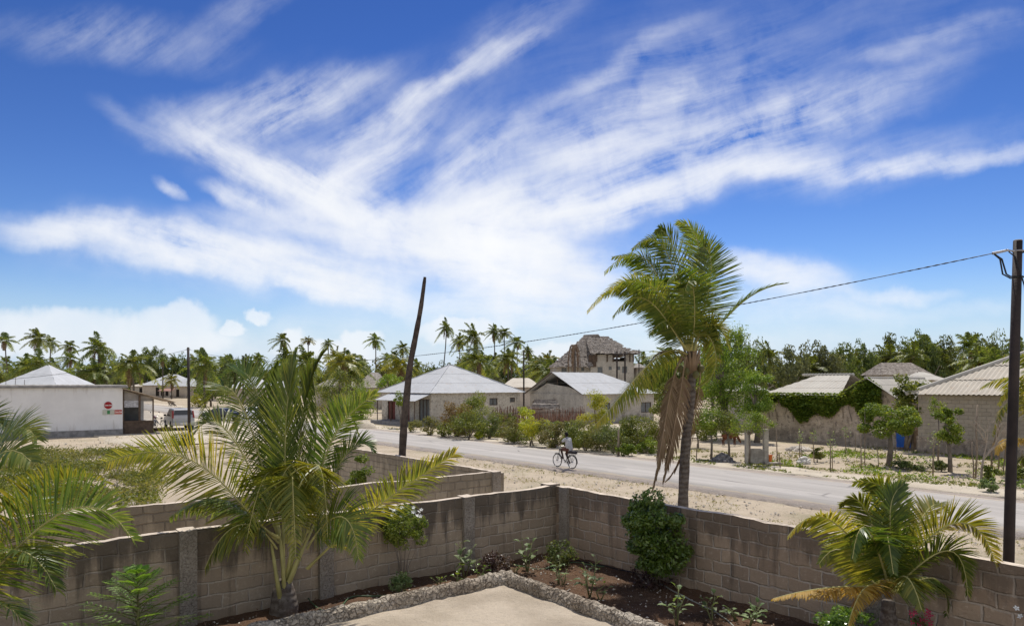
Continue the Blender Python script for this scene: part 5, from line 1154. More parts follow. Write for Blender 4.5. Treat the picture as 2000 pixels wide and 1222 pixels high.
# far wood closing the horizon
rg = np.random.RandomState(9); N = 26000; xx = rg.uniform(-300, 300, N); yy = rg.uniform(236, 262, N)
hh = 6.5+2.6*np.sin(xx*.11)+1.8*np.sin(xx*.37+1)+1.2*np.sin(xx*.9); zz = hh*rg.uniform(0, 1, N)**.7+rg.normal(0, .3, N)
V, Fc = leaves(np.stack([xx, yy, zz], 1), 1.3, rg, .6, .3); tag(link('far_wood', npmesh('far_wood', V, Fc, LG['dark'])), 'dark mass of woodland closing the horizon behind the palms', 'woodland', kind='stuff')
# ---- trees and shrubs of the village
T = tree
T('rounded lime-green tree left of the beige hip-roofed house', 412, 792, 66, 735, 'bright', seed=2, D=128, ybot=790)
T('yellow flowering bush at the foot of the rounded lime-green tree', 388, 793, 26, 768, 'yellow', 'shrub', 'shrub', seed=3, D=124, stems=4)
T('small bright tree beside the white pyramid roof on the left', 133, 760, 44, 718, 'bright', seed=4, D=84, ybot=760)
T('airy grey-green tree behind the right fronds of the young palm', 660, 800, 90, 728, 'mid', seed=5, D=96, ybot=790, thin=True)
T('bright green bush left of the tin porch', 706, 826, 56, 750, 'bright', 'shrub', 'shrub', seed=6, D=84, stems=4)
T('brownish thicket left of the bright green bush by the tin porch', 668, 832, 66, 768, 'olive', 'shrub', 'shrub', seed=7, D=80, stems=4)
T('light green tree crown behind the left slope of the pyramid roof', 762, 760, 58, 728, 'bright', seed=8, D=104, ybot=765)
T('low hedge-like bush on the far side of the road behind the young palm', 610, 830, 90, 790, 'olive', 'shrub', 'shrub', seed=9, D=84, stems=5)
T('small plant climbing at the porch behind the bare leaning trunk', 784, 826, 24, 764, 'bright', 'shrub', 'shrub', seed=10, D=66, stems=3, ybot=800)
T('small round olive bush by the road, right of the bare leaning trunk', 810, 843, 28, 822, 'olive', 'shrub', 'shrub', seed=11, stems=4)
T('second olive bush by the road, in front of the dark corner door', 839, 849, 32, 814, 'olive', 'shrub', 'shrub', seed=12, stems=4)
T('reddish-brown tall bush before the white wall of the pyramid-roofed house', 893, 852, 52, 782, 'rust', 'shrub', 'shrub', seed=13, stems=5)
T('leafy green bush top rising against the wall of the pyramid-roofed house', 933, 850, 58, 765, 'mid', 'shrub', 'shrub', seed=14, D=64, stems=5)
T('dark green bush in front of the reddish-brown one', 915, 857, 78, 806, 'mid', 'shrub', 'shrub', seed=15, stems=5)
T('dense dark bush right of the reddish-brown one', 955, 856, 44, 812, 'dark', 'shrub', 'shrub', seed=16, stems=5)
T('tiny bright yellow bush at the road edge', 936, 858, 15, 844, 'yellow', 'shrub', 'shrub', seed=17, stems=3)
T('light bush in front of the left end of the reed fence', 990, 838, 28, 806, 'mid', 'shrub', 'shrub', seed=18, stems=3, thin=True)
T('yellow-green shrub with a bright crown, in the middle of the roadside shrubs', 1038, 870, 46, 810, 'yellow', 'shrub', 'shrub', seed=19, ybot=852, stems=3)
T('upper yellow tuft behind the bright yellow-green shrub', 1028, 862, 34, 793, 'yellow', 'shrub', 'shrub', seed=20, ybot=822, stems=3, D=58)
T('low grey-green bush left of the bright yellow-green shrub', 1004, 866, 34, 834, 'olive', 'shrub', 'shrub', seed=21, stems=4)
T('bush right beside the bright yellow-green shrub, left of the cyclist', 1078, 873, 52, 822, 'olive', 'shrub', 'shrub', seed=22, stems=5)
T('pale-leaved tall bush before the reed fence', 1088, 862, 46, 824, 'silver', 'shrub', 'shrub', seed=23, stems=4, thin=True, ybot=840)
T('broad green bush directly right of the cyclist', 1142, 879, 70, 824, 'mid', 'shrub', 'shrub', seed=24, stems=5)
T('thin yellowish bush at the corner of the gable house', 1163, 852, 50, 764, 'yellow', 'shrub', 'shrub', seed=25, D=60, stems=4, thin=True, n=5000)
T('dark bush below the drooping yellow frond', 1198, 884, 60, 832, 'dark', 'shrub', 'shrub', seed=26, stems=5)
T('tall round green bush left of the windblown palm', 1250, 880, 66, 800, 'mid', 'shrub', 'shrub', seed=27, stems=5)
T('light leafy bush in front of the tall round green bush', 1262, 886, 38, 856, 'bright', 'shrub', 'shrub', seed=28, stems=4)
T('small pair-like bush beside the short post, left one', 1218, 890, 20, 867, 'bright', 'shrub', 'shrub', seed=29, stems=3)
T('small pair-like bush beside the short post, right one', 1234, 890, 20, 866, 'bright', 'shrub', 'shrub', seed=30, stems=3)
T('sparse bush with yellow leaves right of the tall round green bush', 1292, 876, 30, 838, 'olive', 'shrub', 'shrub', seed=31, stems=3, thin=True)
T('tall green shrub against the right part of the gable house', 1300, 850, 46, 745, 'mid', 'shrub', 'shrub', seed=32, D=60, stems=4)
T('tall airy light-green tree behind the windblown palm', 1420, 860, 112, 640, 'bright', seed=33, D=54, ybot=838, thin=True, n=15000, ncl=80, leaf=.15, cr=.36)
T('feathery light tree in front of the left end of the ivy house', 1478, 862, 60, 722, 'bright', seed=34, D=50.5, ybot=815, thin=True, n=8000, leaf=.12)
T('first of three small trees behind the rubble pile', 1389, 895, 64, 800, 'bright', seed=35, ybot=850, r=.06)
T('small tree whose trunk rises behind the dark rubble pile', 1424, 897, 66, 802, 'mid', seed=36, ybot=852, r=.06)
T('thin tree standing in front of the left post of the well', 1463, 905, 82, 808, 'bright', seed=37, ybot=846, r=.045, thin=True, n=3000)
T('slim tree trunk left of the windblown palm at the yard edge', 1364, 872, 50, 820, 'mid', seed=38, ybot=850, r=.05)
T('round leafy tree right in the open yard, before the blue tarpaulin', 1736, 906, 108, 792, 'bright', seed=39, ybot=848, r=.13, n=7500, leaf=.13, cr=.4)
T('slender tree with a loose crown before the pale block house', 1856, 919, 72, 798, 'bright', seed=40, ybot=866, r=.09, n=4600, cr=.36, leaf=.11, thin=True)
T('upper sparse branch tree behind the slender tree', 1832, 900, 40, 772, 'bright', seed=41, ybot=812, r=.04, n=700, thin=True)
T('tall large-leaved shrub climbing where the ivy house meets the block house', 1776, 884, 66, 732, 'mid', 'shrub', 'shrub', seed=42, D=44.5, ybot=812, stems=4, leaf=.2, n=2300, thin=True)
T('dark low bush under the round leafy tree', 1782, 914, 60, 902, 'dark', 'shrub', 'shrub', seed=43, stems=4)
T('dark dense bush at the road edge left of the tall dark pole', 1935, 938, 26, 906, 'mid', 'shrub', 'shrub', seed=44, stems=4)
T('leafy weed bush by the verge right of the dark dense bush', 1936, 960, 28, 934, 'silver', 'shrub', 'shrub', seed=45, stems=4)
T('dark little bush beside the slender tree', 1838, 918, 26, 898, 'dark', 'shrub', 'shrub', seed=46, stems=3)
T('green tuft among the stakes left of the round leafy tree', 1597, 900, 18, 876, 'mid', 'shrub', 'shrub', seed=47, stems=3)
T('low bush right of the dark pole at the right edge', 1990, 938, 34, 918, 'mid', 'shrub', 'shrub', seed=48, stems=3)
T('grey-green bush in the lot behind the young palm fronds', 350, 880, 44, 846, 'mid', 'shrub', 'shrub', seed=49, stems=4, thin=True)
T('leafy climber on the inner side of the neighbour block wall', 700, 938, 34, 888, 'bright', 'shrub', 'shrub', seed=50, D=24.5, stems=3)
T('low bush filling the gap right of the dense dark bush', 1002, 862, 46, 820, 'olive', 'shrub', 'shrub', seed=60, stems=4)
T('olive bush behind the cyclist', 1108, 872, 56, 822, 'mid', 'shrub', 'shrub', seed=61, stems=4)
T('low dark bush in front of the reed fence, left part', 962, 852, 60, 826, 'mid', 'shrub', 'shrub', seed=62, stems=4)
T('tall light bush before the right end of the reed fence', 1128, 864, 60, 826, 'olive', 'shrub', 'shrub', seed=63, stems=4)
T('olive bush right of the broad green bush by the cyclist', 1172, 880, 60, 828, 'olive', 'shrub', 'shrub', seed=64, stems=4)
T('green bush behind the short grey post', 1222, 876, 66, 812, 'mid', 'shrub', 'shrub', seed=65, stems=4)
T('leafy bush under the airy light-green tree, left side', 1372, 868, 60, 830, 'mid', 'shrub', 'shrub', seed=66, stems=4, D=52)
T('low bush at the foot of the bare leaning trunk side of the porch', 868, 852, 26, 828, 'mid', 'shrub', 'shrub', seed=67, stems=4)
# ---- ivy on the coral wall
for i, (x, yb, w, yt, kd, lb) in enumerate([(1150,872,60,836,'olive','rounded low bush between the cyclist and the broad green bush'),(1190,874,54,826,'mid','yellow-green bush just left of the short grey post'),(1056,866,50,832,'mid','low leafy bush right behind the bright yellow-green shrub'),
        (1245,872,60,822,'bright','bright leafy top beside the tall round green bush'),(1275,874,44,826,'mid','bush at the right end of the row of roadside shrubs'),(940,850,70,800,'mid','green bush in the middle between reddish-brown and dense dark bushes'),(905,850,60,812,'olive','olive bush at the foot of the reddish-brown one'),
        (1015,866,40,838,'mid','small bush left below the bright yellow-green shrub')]): T(lb, x, yb, w, yt, kd, 'shrub', 'shrub', seed=80+i, stems=4)
rg = np.random.RandomState(77); pts = []
base = ST(sL, 48.5)
while len(pts) < 9000:
    x = rg.uniform(1, LWi := (sL-sR)-.6); z = rg.uniform(1.2, 4.9)
    px = sL-x; topz = 3.45 if x < xM else (3.45+(x-xM)/(xp-xM)*1.15 if x < xp else 4.6-(x-xp)/(xN-xp)*1.3)
    botz = 2.15+.45*math.sin(x*1.1)+.3*math.sin(x*2.7+1)+(.55 if x < 2.2 else 0)+(max(0, x-xp-.2)*1.1)
    if z > topz+.08*rg.rand() or z < botz-.25*rg.rand() or x > xp+1.0: continue
    q = (z-botz)/(topz-botz); pts.append((x, -.08-(.42+.3*mnoise.noise(Vv((x*1.3, z*1.6, 5))))*rg.rand()*math.sin(math.pi*min(1, max(.05, q)))**.5-.05, z))
V, Fc = leaves(np.array(pts), .19, rg, .8, .9); iv = thing('ivy', 'thick green ivy draped over the top of the coral wall and its gable', 'climbing plant', base, A1n)
link('foliage', npmesh('ivy_foliage', V, Fc, LG['bright']), iv)
mb = MB(); r_ = random.Random(4)
for i in range(14): x = 1.2+i*.62; mb.tube([(x, -.05, r_.uniform(1.2, 2)), (x+r_.uniform(-.3, .3), -.1, 2.6), (x+r_.uniform(-.5, .5), -.12, 3.2)], .025, 4)
mb.build('stem', M_bark, iv)
# ---- weeds, grass, stones: uncountable
def scatter(name, label, cat, fn, n, size, mat, seed, h=.12, aspect=.25, blades=5):
    rg = np.random.RandomState(seed); C = []
    while len(C) < n:
        p = fn(rg)
        if p is None: continue
        for b in range(blades): C.append((p[0]+rg.normal(0, h*.5), p[1]+rg.normal(0, h*.5), p[2]+abs(rg.normal(0, h*.45))))
    V, Fc = leaves(np.array(C), size, rg, aspect, .1); return tag(link(name, npmesh(name, V, Fc, mat)), label, cat, kind='stuff')
def in_px(x0, x1, y0, y1, thr=.0, sc=.5, seed=0):
    a = G(x0, y1); 
    def f(rg):
        x = rg.uniform(x0, x1); q = rg.uniform(1/(y1-HY), 1/(y0-HY)); y = HY+1/q; p = G(x, y)
        if mnoise.noise(Vv((p.x*sc, p.y*sc, seed))) < thr: return None
        p.z = -.03; s_ = U1.dot(p); t_ = U2.dot(p)
        if 23.3 < t_ < 29.5: return None
        return p
    return f
scatter('weeds', 'green weeds overgrowing the rubble of the lot on the left', 'weeds', in_px(-60, 310, 878, 985, -.03, .35, 3), 21000, .14, LG['mid'], 11, .30, .4)
scatter('weeds', 'olive weeds mixed among the rubble of the left lot', 'weeds', in_px(-60, 310, 880, 1000, .02, .3, 8), 15000, .16, LG['olive'], 12, .36, .4)
scatter('dry_grass', 'thin dry grass on the sandy lot in front of the white building', 'grass', in_px(200, 700, 842, 920, .02, .3, 5), 6000, .12, LG['dry'], 13, .1, .25)
def stp(s0, s1, t0, t1, thr, sc, seed, z=-.03):
    def f(rg):
        s_ = rg.uniform(s0, s1); t_ = rg.uniform(t0, t1); p = ST(s_, t_, z)
        return None if mnoise.noise(Vv((p.x*sc, p.y*sc, seed))) < thr else p
    return f
scatter('verge_grass', 'patchy grass and weeds on the near verge between walls and road', 'grass', stp(-8, 34, 12.6, 22.8, .12, .5, 21), 9000, .08, LG['olive'], 14, .07, .25)
scatter('verge_grass', 'dry straw on the near verge', 'grass', stp(-8, 34, 12.4, 23, -.05, .4, 27), 9000, .08, LG['dry'], 15, .05, .2)
scatter('verge_grass', 'low green creeping weeds on the far verge along the road', 'weeds', stp(-6, 26, 30.6, 33.5, .05, .45, 31, .0), 7000, .10, LG['mid'], 16, .06, .4)
scatter('yard_weeds', 'green and yellowish weeds in the open yard among the stakes', 'weeds', stp(-4, 22, 33, 46, .08, .33, 36), 9000, .15, LG['bright'], 17, .16, .4)
scatter('yard_weeds', 'olive weeds in the open yard among the stakes', 'weeds', stp(-4, 24, 33, 47.5, .05, .4, 39), 8000, .13, LG['olive'], 18, .1, .35)
scatter('roadside_weeds', 'low weeds between the roadside shrubs and the houses', 'weeds', stp(24, 60, 31, 37, .05, .4, 43), 7000, .13, LG['olive'], 19, .1, .35)
def stones(name, label, fn, n, r0, r1, mat, seed):
    rg = np.random.RandomState(seed); mb = MB(); k = 0
    while k < n:
        p = fn(rg)
        if p is None: continue
        r = r0+(r1-r0)*rg.rand()**3; c = Vv(p)+Vv((0, 0, r*.25)); b = len(mb.v)
        for dx, dy, dz in ((1,0,0),(0,1,0),(-1,0,0),(0,-1,0),(0,0,.8),(0,0,-.8)):
            q = Vv((dx, dy, dz))*r*rg.uniform(.6, 1.2)+Vv(rg.normal(0, r*.15, 3)); mb.v.append(tuple(c+q))
        for f in ((0,1,4),(1,2,4),(2,3,4),(3,0,4),(1,0,5),(2,1,5),(3,2,5),(0,3,5)): mb.f.append(tuple(b+i for i in f)); mb.m.append(0)
        k += 1
    return tag(mb.build(name, mat), label, 'stones', kind='stuff')
M_darkrub = mat_plain('grey_rubble', (.30, .26, .22), .95, var=.4, scale=3)
M_stone = mat_plain('pale_coral_stone', (.52, .47, .40), .95, var=.3, scale=2)
stones('rubble', 'loose coral stones scattered in the weedy left lot', in_px(-60, 330, 880, 1000, -.1, .4, 50), 450, .03, .2, M_darkrub, 30)
stones('pebbles', 'pebbles and lumps on the near verge', stp(-8, 34, 12.6, 23, -.2, .6, 52), 3500, .012, .06, M_stone, 31)
stones('pebbles', 'stones strewn in the open yard', stp(-4, 24, 31, 47, -.1, .4, 54), 1600, .02, .10, M_stone, 32)
stones('pebbles', 'small stones on the sandy lot before the white building', in_px(100, 660, 845, 910, -.2, .4, 56), 900, .02, .10, M_stone, 33)
stones('pebbles', 'small stones and clods on the garden soil', lambda rg: ST(rg.uniform(-2, 12.8), rg.uniform(9, 11.4), .07), 900, .008, .035, M_stone, 34)
stones('pebbles', 'small stones on the soil bed along the left wall', lambda rg: ST(rg.uniform(11.7, 12.8), rg.uniform(-6, 11), .07), 600, .008, .035, M_stone, 35)
# ------------------------------------------------------------------ poles and wires
M_pole = mat_plain('tarred_pole', (0.035, 0.025, 0.022), 0.7, var=.4, scale=2, bump=.3)
M_cable = mat_plain('black_cable', (0.02, 0.02, 0.02), 0.6)
M_steel = mat_plain('galvanised_steel', (0.45, 0.45, 0.46), 0.45, .6)
M_poletop = mat_plain('cut_wood_end', (0.55, 0.5, 0.42), .9)
b = XD(1966, 11.6); pt = PD(1988, 470, 11.6); P1 = thing('street_pole', 'tall dark tarred pole standing at the right edge, carrying the cable', 'pole', b)
d = pt-b; mb = MB(); mb.tube([Vv((0, 0, -.2)), d*.33+Vv((-.006, 0, 0)), d*.66, d], [.084, .08, .075, .066], 14); mb.mi = 1; mb.tube([d+Vv((0, 0, .001)), d+Vv((0, 0, .012))], .06, 12); mb.build('post', [M_pole, M_poletop], P1, True)
at = pt-Vv((0, 0, .17))
mb = MB(); mb.torus(d-Vv((0, 0, .17)), (0, 0, 1), .074, .012, 16, 5); mb.tube([d+Vv((-.09, 0, -.17)), d+Vv((-.2, 0, -.15))], .014, 6); mb.tube([d+Vv((-.16, 0, -.155)), d+Vv((-.38, .06, -.20))], [.02, .024], 8); mb.build('clamp', M_steel, P1)
mb = MB()
for s_ in (0, 1):
    mb.tube([d+Vv((-.37, .05, -.2)), d+Vv((-.28+.03*s_, .02, -.3)), d+Vv((-.25+.06*s_, 0, -.55)), d+Vv((-.12, 0, -.62+.03*s_)), d+Vv((.0, -.1, -.60)), d+Vv((.1, -.05, -.62))], .013, 6)
mb.tube([d+Vv((-.15, 0, -.18)), d+Vv((-.1, -.08, -.28)), d+Vv((.02, -.12, -.75)), d+Vv((.12, -.05, -1.1)), d+Vv((.16, 0, -1.6))], .011, 6)
mb.tube([d+Vv((.08, 0, -.2)), d+Vv((.16, 0, -.12)), d+Vv((.4, 0, -.14))], .012, 6)
mb.build('cable_loop', M_cable, P1, True)
b2 = XD(370, 51.5); t2 = PD(367.5, 678, 51.5); P2 = thing('street_pole', 'thin dark pole on the left beside the parked silver car', 'pole', b2)
mb = MB(); mb.tube([(0, 0, -.2), t2-b2], [.115, .085], 10); mb.build('post', M_pole, P2, True); mb = MB(); mb.tube([t2-b2+Vv((-.15, 0, -.15)), t2-b2+Vv((.15, 0, -.15))], .03, 6); mb.build('clamp', M_steel, P2)
def cable(label, a, c, sag, r=.012, n=40, name='power_cable', twist=0):
    th = thing(name, label, 'cable', a); L = (c-a)
    def q(k): u = k/n; return L*u+Vv((0, 0, -4*sag*u*(1-u)))
    if twist:
        for s_ in (0, math.pi): 
            mb = MB(); mb.tube([q(k/6)+Vv((0, math.cos(k*2.9+s_)*r*.8, math.sin(k*2.9+s_)*r*.8)) for k in range(n*6+1)], r*.75, 4); mb.build('strand', M_cable, th)
    else:
        mb = MB(); mb.tube([q(k) for k in range(n+1)], r, 5); mb.build('strand', M_cable, th)
cable('twisted black cable sagging from the tall dark pole across to the thin left pole', at+Vv((-.38, .06, -.03)), t2-Vv((0, 0, .15)), 1.35, .0085, 60, twist=1)
cable('thin cable running left from the thin pole over the white building', t2-Vv((0, 0, .15)), PD(-120, 748, 46), .5, .012)
cable('cable leaving the tall dark pole towards the right', at+Vv((.4, 0, .03)), at+Vv((9, 4, .4)), .3, .012)
def simple_pole(label, x, yt, D, r, arms=(), twin=None, name='street_pole'):
    b = XD(x, D); th = thing(name, label, 'pole', b); H = EYE-(yt-HY)*D/F; mb = MB(); mb.tube([(0, 0, -.1), (0, 0, H)], [r, r*.8], 7); mb.build('post', M_pole, th)
    if twin: mb = MB(); mb.tube([(twin, 0, -.1), (twin, 0, H)], [r, r*.8], 7); mb.build('post', M_pole, th)
    for z, w in arms:
        mb = MB(); mb.box(-w if not twin else -.3, w if not twin else twin+.3, -.06, .06, H-z-.07, H-z+.07); mb.build('crossarm', M_pole, th)
        for k in (-1, 0, 1): mb = MB(); xk = k*w*.85 if not twin else twin/2+k*(twin/2+.25); mb.tube([(xk, 0, H-z+.05), (xk, 0, H-z+.35)], .06, 6); mb.build('insulator', M_shut, th)
simple_pole('slender dark pole in front of the palms between the two big pale roofs', 1023, 684, 92, .12)
simple_pole('twin-legged power pole with crossbar in front of the thatched house', 1205, 686, 88, .12, [(.35, 1.0)], twin=1.0)
simple_pole('power pole with crossarm far behind the beige house', 475, 694, 140, .16, [(1.9, 1.6)])
simple_pole('thin pole with an angled top right of the thatched house', 1248, 682, 104, .09)
simple_pole('small utility pole by the far street houses', 1, 742, 60, .05) if False else None
cable('faint pair of wires running across in front of the right-hand trees', PD(1250, 684, 104), PD(2100, 672, 84), .9, .016)
cable('lower faint wire in front of the right-hand trees', PD(1250, 690, 104), PD(2100, 682, 84), .9, .014)
# bare leaning palm trunk between the neighbour wall and the road
DL = 26.0; b = XD(785, DL); TL = thing('bare_palm_trunk', 'tall bare dead palm trunk, crownless and curved to the right, beside the road', 'tree trunk', b)
pts = [PD(785, 905, DL), PD(788, 845, DL), PD(793, 790, DL), PD(800, 720, DL), PD(812, 655, DL), PD(822, 600, DL), PD(830, 541, DL)]
M_bare = mat_plain('dark_dead_trunk', (.075, .058, .048), .9, var=.45, scale=5, bump=.8)
me = trunk_mesh([p-b for p in pts], [.145, .135, .13, .115, .10, .085, .055], n=12, mats=M_bare); link('trunk', me, TL)
simple = None
# short post by the shrubs, stakes in the yard
M_stake = mat_plain('grey_stake', (.24, .19, .14), .95, var=.3)
def stake(label, x, yb, yt, r=.03, lean=0.0, bend=0.0, name='stake', D=None, group=None):
    D = D or F*EYE/(yb-HY); b = XD(x, D); H = EYE-(yt-HY)*D/F; th = thing(name, label, 'stake', b, 0, group)
    mb = MB(); mb.tube([(0, 0, -.1), (lean*.3+bend, 0, H*.35), (lean*.7-bend, 0, H*.7), (lean, 0, H)], [r, r*.95, r*.85, r*.7], 6); mb.build('stick', M_stake, th, True); return th, H, lean
stake('short grey post among the roadside shrubs below the drooping frond', 1208, 889, 838, .075)
STK = [(1360,897,866,.03,'low stake at the road edge just right of the windblown palm'),(1518,904,838,.028,'tall thin stake right of the well and its orange bucket'),(1524,912,886,.03,'short dark stake beside the tall thin one by the well'),
 (1562,895,850,.028,'thin stake left of the white stone heap'),(1566,894,856,.02,'thinner stick touching the stake left of the white stone heap'),(1590,901,846,.028,'stake with a green tuft at its foot'),(1622,918,856,.03,'stake left one of a close pair in the middle of the yard'),
 (1626,912,864,.022,'stake right one of a close pair in the middle of the yard'),(1652,884,836,.025,'thin stake before the coral wall under the ivy'),(1671,882,838,.02,'second thin stake before the coral wall, right of the first'),(1682,912,846,.028,'stake left of the round leafy tree'),
 (1689,905,800,.025,'tall dark stick leaning against the round leafy tree from the left'),(1748,898,862,.02,'stick propped against the trunk of the round leafy tree'),(1822,926,852,.035,'stake with a small leafy tip between the two right-hand trees'),(1716,908,870,.02,'thin stick just left of the trunk of the round leafy tree')]
for x, yb, yt, r, lab in STK:
    th, H, _ = stake(lab, x, yb, yt, r, lean=random.Random(x).uniform(-.08, .08))
    if x in (1562, 1590, 1622, 1822, 1652):
        rg = np.random.RandomState(x); C = rg.normal(0, .12, (46, 3))*np.array([1, 1, 1.8])+np.array([0, 0, H-.1]); V, Fc = leaves(C, .13, rg, .5); link('leafy_tip', npmesh('leafy_tip', V, Fc, LG['silver']), th)
for x, yb, yt, r, ln, bd, lab in [(1905,932,790,.04,.1,.05,'tall bare pole-like branch left of the dead shrub near the dark pole'),(1937,918,802,.045,.35,-.12,'dark crooked branch standing left of the dark pole'),(1950,920,820,.03,.0,.04,'straight thin branch beside the dark crooked one'),(1958,926,848,.03,.25,.02,'leaning stick closest to the dark pole'),(1996,915,878,.04,0,0,'stub post right of the dark pole at the right edge'),(1901,930,862,.03,-.05,.03,'short stick left of the dead shrub')]:
    stake(lab, x, yb, yt, r, ln, bd, 'dead_branch')
D = F*EYE/(937-HY); th = thing('dead_shrub', 'leafless forked grey shrub at the road edge left of the tall dark pole', 'shrub', XD(1916, D)); mb = MB(); rr = random.Random(3)
def twig(p, d, L, r, n):
    q = p+d*L; mb.tube([p, (p+q)/2+Vv((rr.uniform(-.04, .04), 0, .02)), q], [r, r*.85, r*.7], 5)
    if n:
        for k in range(2+(n > 1)): e = (d+Vv((rr.uniform(-.8, .8), rr.uniform(-.5, .5), rr.uniform(-.1, .5)))).normalized(); twig(q, e, L*.72, r*.6, n-1)
twig(Vv((0, 0, -.1)), Vv((.1, 0, 1)), 1.0, .06, 4); mb.build('branches', mat_plain('grey_branch', (.36, .30, .24), .95), th)
# ------------------------------------------------------------------ reed fence
M_reed = mat_plain('reddish_palm_stalks', (.22, .12, .085), .95, var=.5, scale=9)
fa = G(962, 838); fb = G(1143, 833); FT = thing('reed_fence', 'reddish-brown fence of upright dry palm stalks before the gable house', 'fence', fa, math.atan2((fb-fa).y, (fb-fa).x)); Lf = (fb-fa).length
mb = MB(); rr = random.Random(6)
for i in range(int(Lf/.075)):
    x = i*.075+rr.uniform(-.02, .02); H = 1.85+.12*math.sin(i*.05)+rr.uniform(-.22, .2); mb.tube([(x, rr.uniform(-.03, .03), -.1), (x+rr.uniform(-.03, .03), rr.uniform(-.02, .05), H*.5), (x+rr.uniform(-.09, .09), rr.uniform(-.05, .05), H)], [.04, .038, .018], 4, False)
mb.build('stalks', M_reed, FT)
for z in (.5, 1.4): mb = MB(); mb.tube([(0, -.07, z), (Lf/2, -.08, z+.05), (Lf, -.07, z)], .03, 5); mb.build('rail', M_wood, FT)
# thatched little shelter behind the fence, stone heap
th = thing('shelter', 'low thatched shelter poking over the middle of the reed fence', 'shelter', XD(1062, 69)); mb = MB()
thatch(mb, (-1.6, -1, 1.75), (1.9, -1, 1.65), (1.3, .2, 2.55), (-.9, .2, 2.5), 12, 6, .1, 3); thatch(mb, (1.9, 1.6, 1.7), (-1.6, 1.6, 1.7), (-.9, .2, 2.5), (1.3, .2, 2.55), 12, 6, .1, 6); mb.build('roof', M_thatch, th)
for x in (-1.3, 1.5): mb = MB(); mb.tube([(x, -.6, 0), (x, -.6, 1.9)], .05, 5); mb.build('post', M_wood, th)
def heap(label, x, yb, w, h, mat, n, seed, name='stone_heap', D=None, pieces=True):
    D = D or F*EYE/(yb-HY); W2 = w*D/F/2; Hh = h*D/F; th = thing(name, label, 'heap', XD(x, D)); rg = np.random.RandomState(seed); mb = MB(); K = 14; R2 = 7
    for j in range(R2+1):
        for k in range(K):
            a = 2*math.pi*k/K; r = W2*(j/R2); z = Hh*.85*(1-(j/R2)**1.5)*(1+.5*mnoise.noise(Vv((math.cos(a)*2*j/R2, math.sin(a)*2*j/R2, seed)))) - .05*(j == R2); mb.v.append((r*math.cos(a)*(1+.25*mnoise.noise(Vv((a, seed, 0)))), r*math.sin(a)*.8, z))
    for j in range(R2):
        for k in range(K): mb.f.append((j*K+k, (j+1)*K+k, (j+1)*K+(k+1) % K, j*K+(k+1) % K)); mb.m.append(0)
    if pieces:
        for i in range(n):
            a = rg.uniform(0, 6.28); q = rg.rand()**.6; r = W2*q; z = Hh*.85*(1-q**1.5); mb.ball((r*math.cos(a), r*math.sin(a)*.8, z), rg.uniform(.04, .13), 5, 3, (rg.uniform(.7, 1.3), 1, rg.uniform(.5, 1)))
    mb.build('mound', mat, th, not pieces); return th
M_darkst = mat_plain('dark_gravel', (.17, .16, .16), .9, var=.5, scale=6, bump=.6); M_lime = mat_plain('white_lime_stone', (.66, .63, .58), .9, var=.25, scale=5, bump=.4)
heap('dark grey gravel heap at the road edge left of the well', 1411, 901, 44, 17, M_darkst, 110, 1)
heap('small white stone heap in the yard among the stakes', 1571, 903, 26, 13, M_lime, 50, 2)
heap('grey stone heap half hidden among the roadside shrubs', 986, 850, 32, 20, M_darkst, 70, 3)
heap('pile of white sand at the left foot of the tin porch', 712, 836, 52, 19, M_white, 0, 4, 'sand_pile', pieces=False)
heap('low pile of white sand left of the bigger one by the porch', 688, 830, 34, 12, M_white, 0, 5, 'sand_pile', pieces=False)
heap('stone heap under the ivy-covered coral wall', 1560, 878, 50, 7, M_stone, 90, 6)
# well with two concrete posts, bucket, slab
D = F*EYE/(905-HY); wx = XD(1478, D); th = thing('well', 'square concrete well with two tall upright posts by the roadside', 'well', wx, R(-4)); m = D/F
M_conc = mat_render_wall('weathered_concrete', (.42, .39, .33), (.34, .31, .27), (.16, .14, .12), .35, 2.0); M_concl = mat_render_wall('pale_concrete_post', (.50, .46, .39), (.42, .38, .32), (.2, .18, .15), .3, 2.0)
mb = MB(); mb.box(-.38, .42, 0, .10, -.1, .74); mb.box(-.38, .42, .72, .82, -.1, .72); mb.box(-.38, -.28, .10, .72, -.1, .73); mb.box(.32, .42, .10, .72, -.1, .73); mb.build('basin', M_conc, th)
for x0, x1, h in ((-.56, -.34, 1.78), (.37, .60, 1.80)): mb = MB(); mb.box(x0, x1, -.05, .28, -.1, h); o = mb.build('post', M_concl, th); bv = o.modifiers.new('bevel', 'BEVEL'); bv.width = .015
mb = MB(); mb.box(-.34, -.16, .83, 1.0, -.1, 1.2); mb.build('rear_post', M_conc, th)
th = thing('concrete_slab', 'low concrete slab on the ground right of the well', 'slab', XD(1508, D-.3)); mb = MB(); mb.box(-.35, .45, -.2, .25, -.1, .1); mb.build('slab', M_concl, th)
th = thing('bucket', 'orange plastic bucket beside the right post of the well', 'bucket', XD(1503, D+.1, .1)); mb = MB(); M_or = mat_plain('orange_plastic', (.65, .16, .03), .45, var=.1)
mb.tube([(0, 0, .0), (0, 0, .34)], [.11, .15], 14, False); mb.tube([(0, 0, .34), (0, 0, .02)], [.14, .1], 14, False); mb.disc((0, 0, .01), (0, 0, 1), .11, .02, 14); mb.torus((0, 0, .34), (0, 0, 1), .15, .012, 16, 5); mb.build('body', M_or, th, True)
mb = MB(); mb.tube([(.15*math.cos(a), .03, .34+.13*math.sin(a)) for a in np.linspace(0, math.pi, 9)], .007, 5); mb.build('handle', M_steel, th)
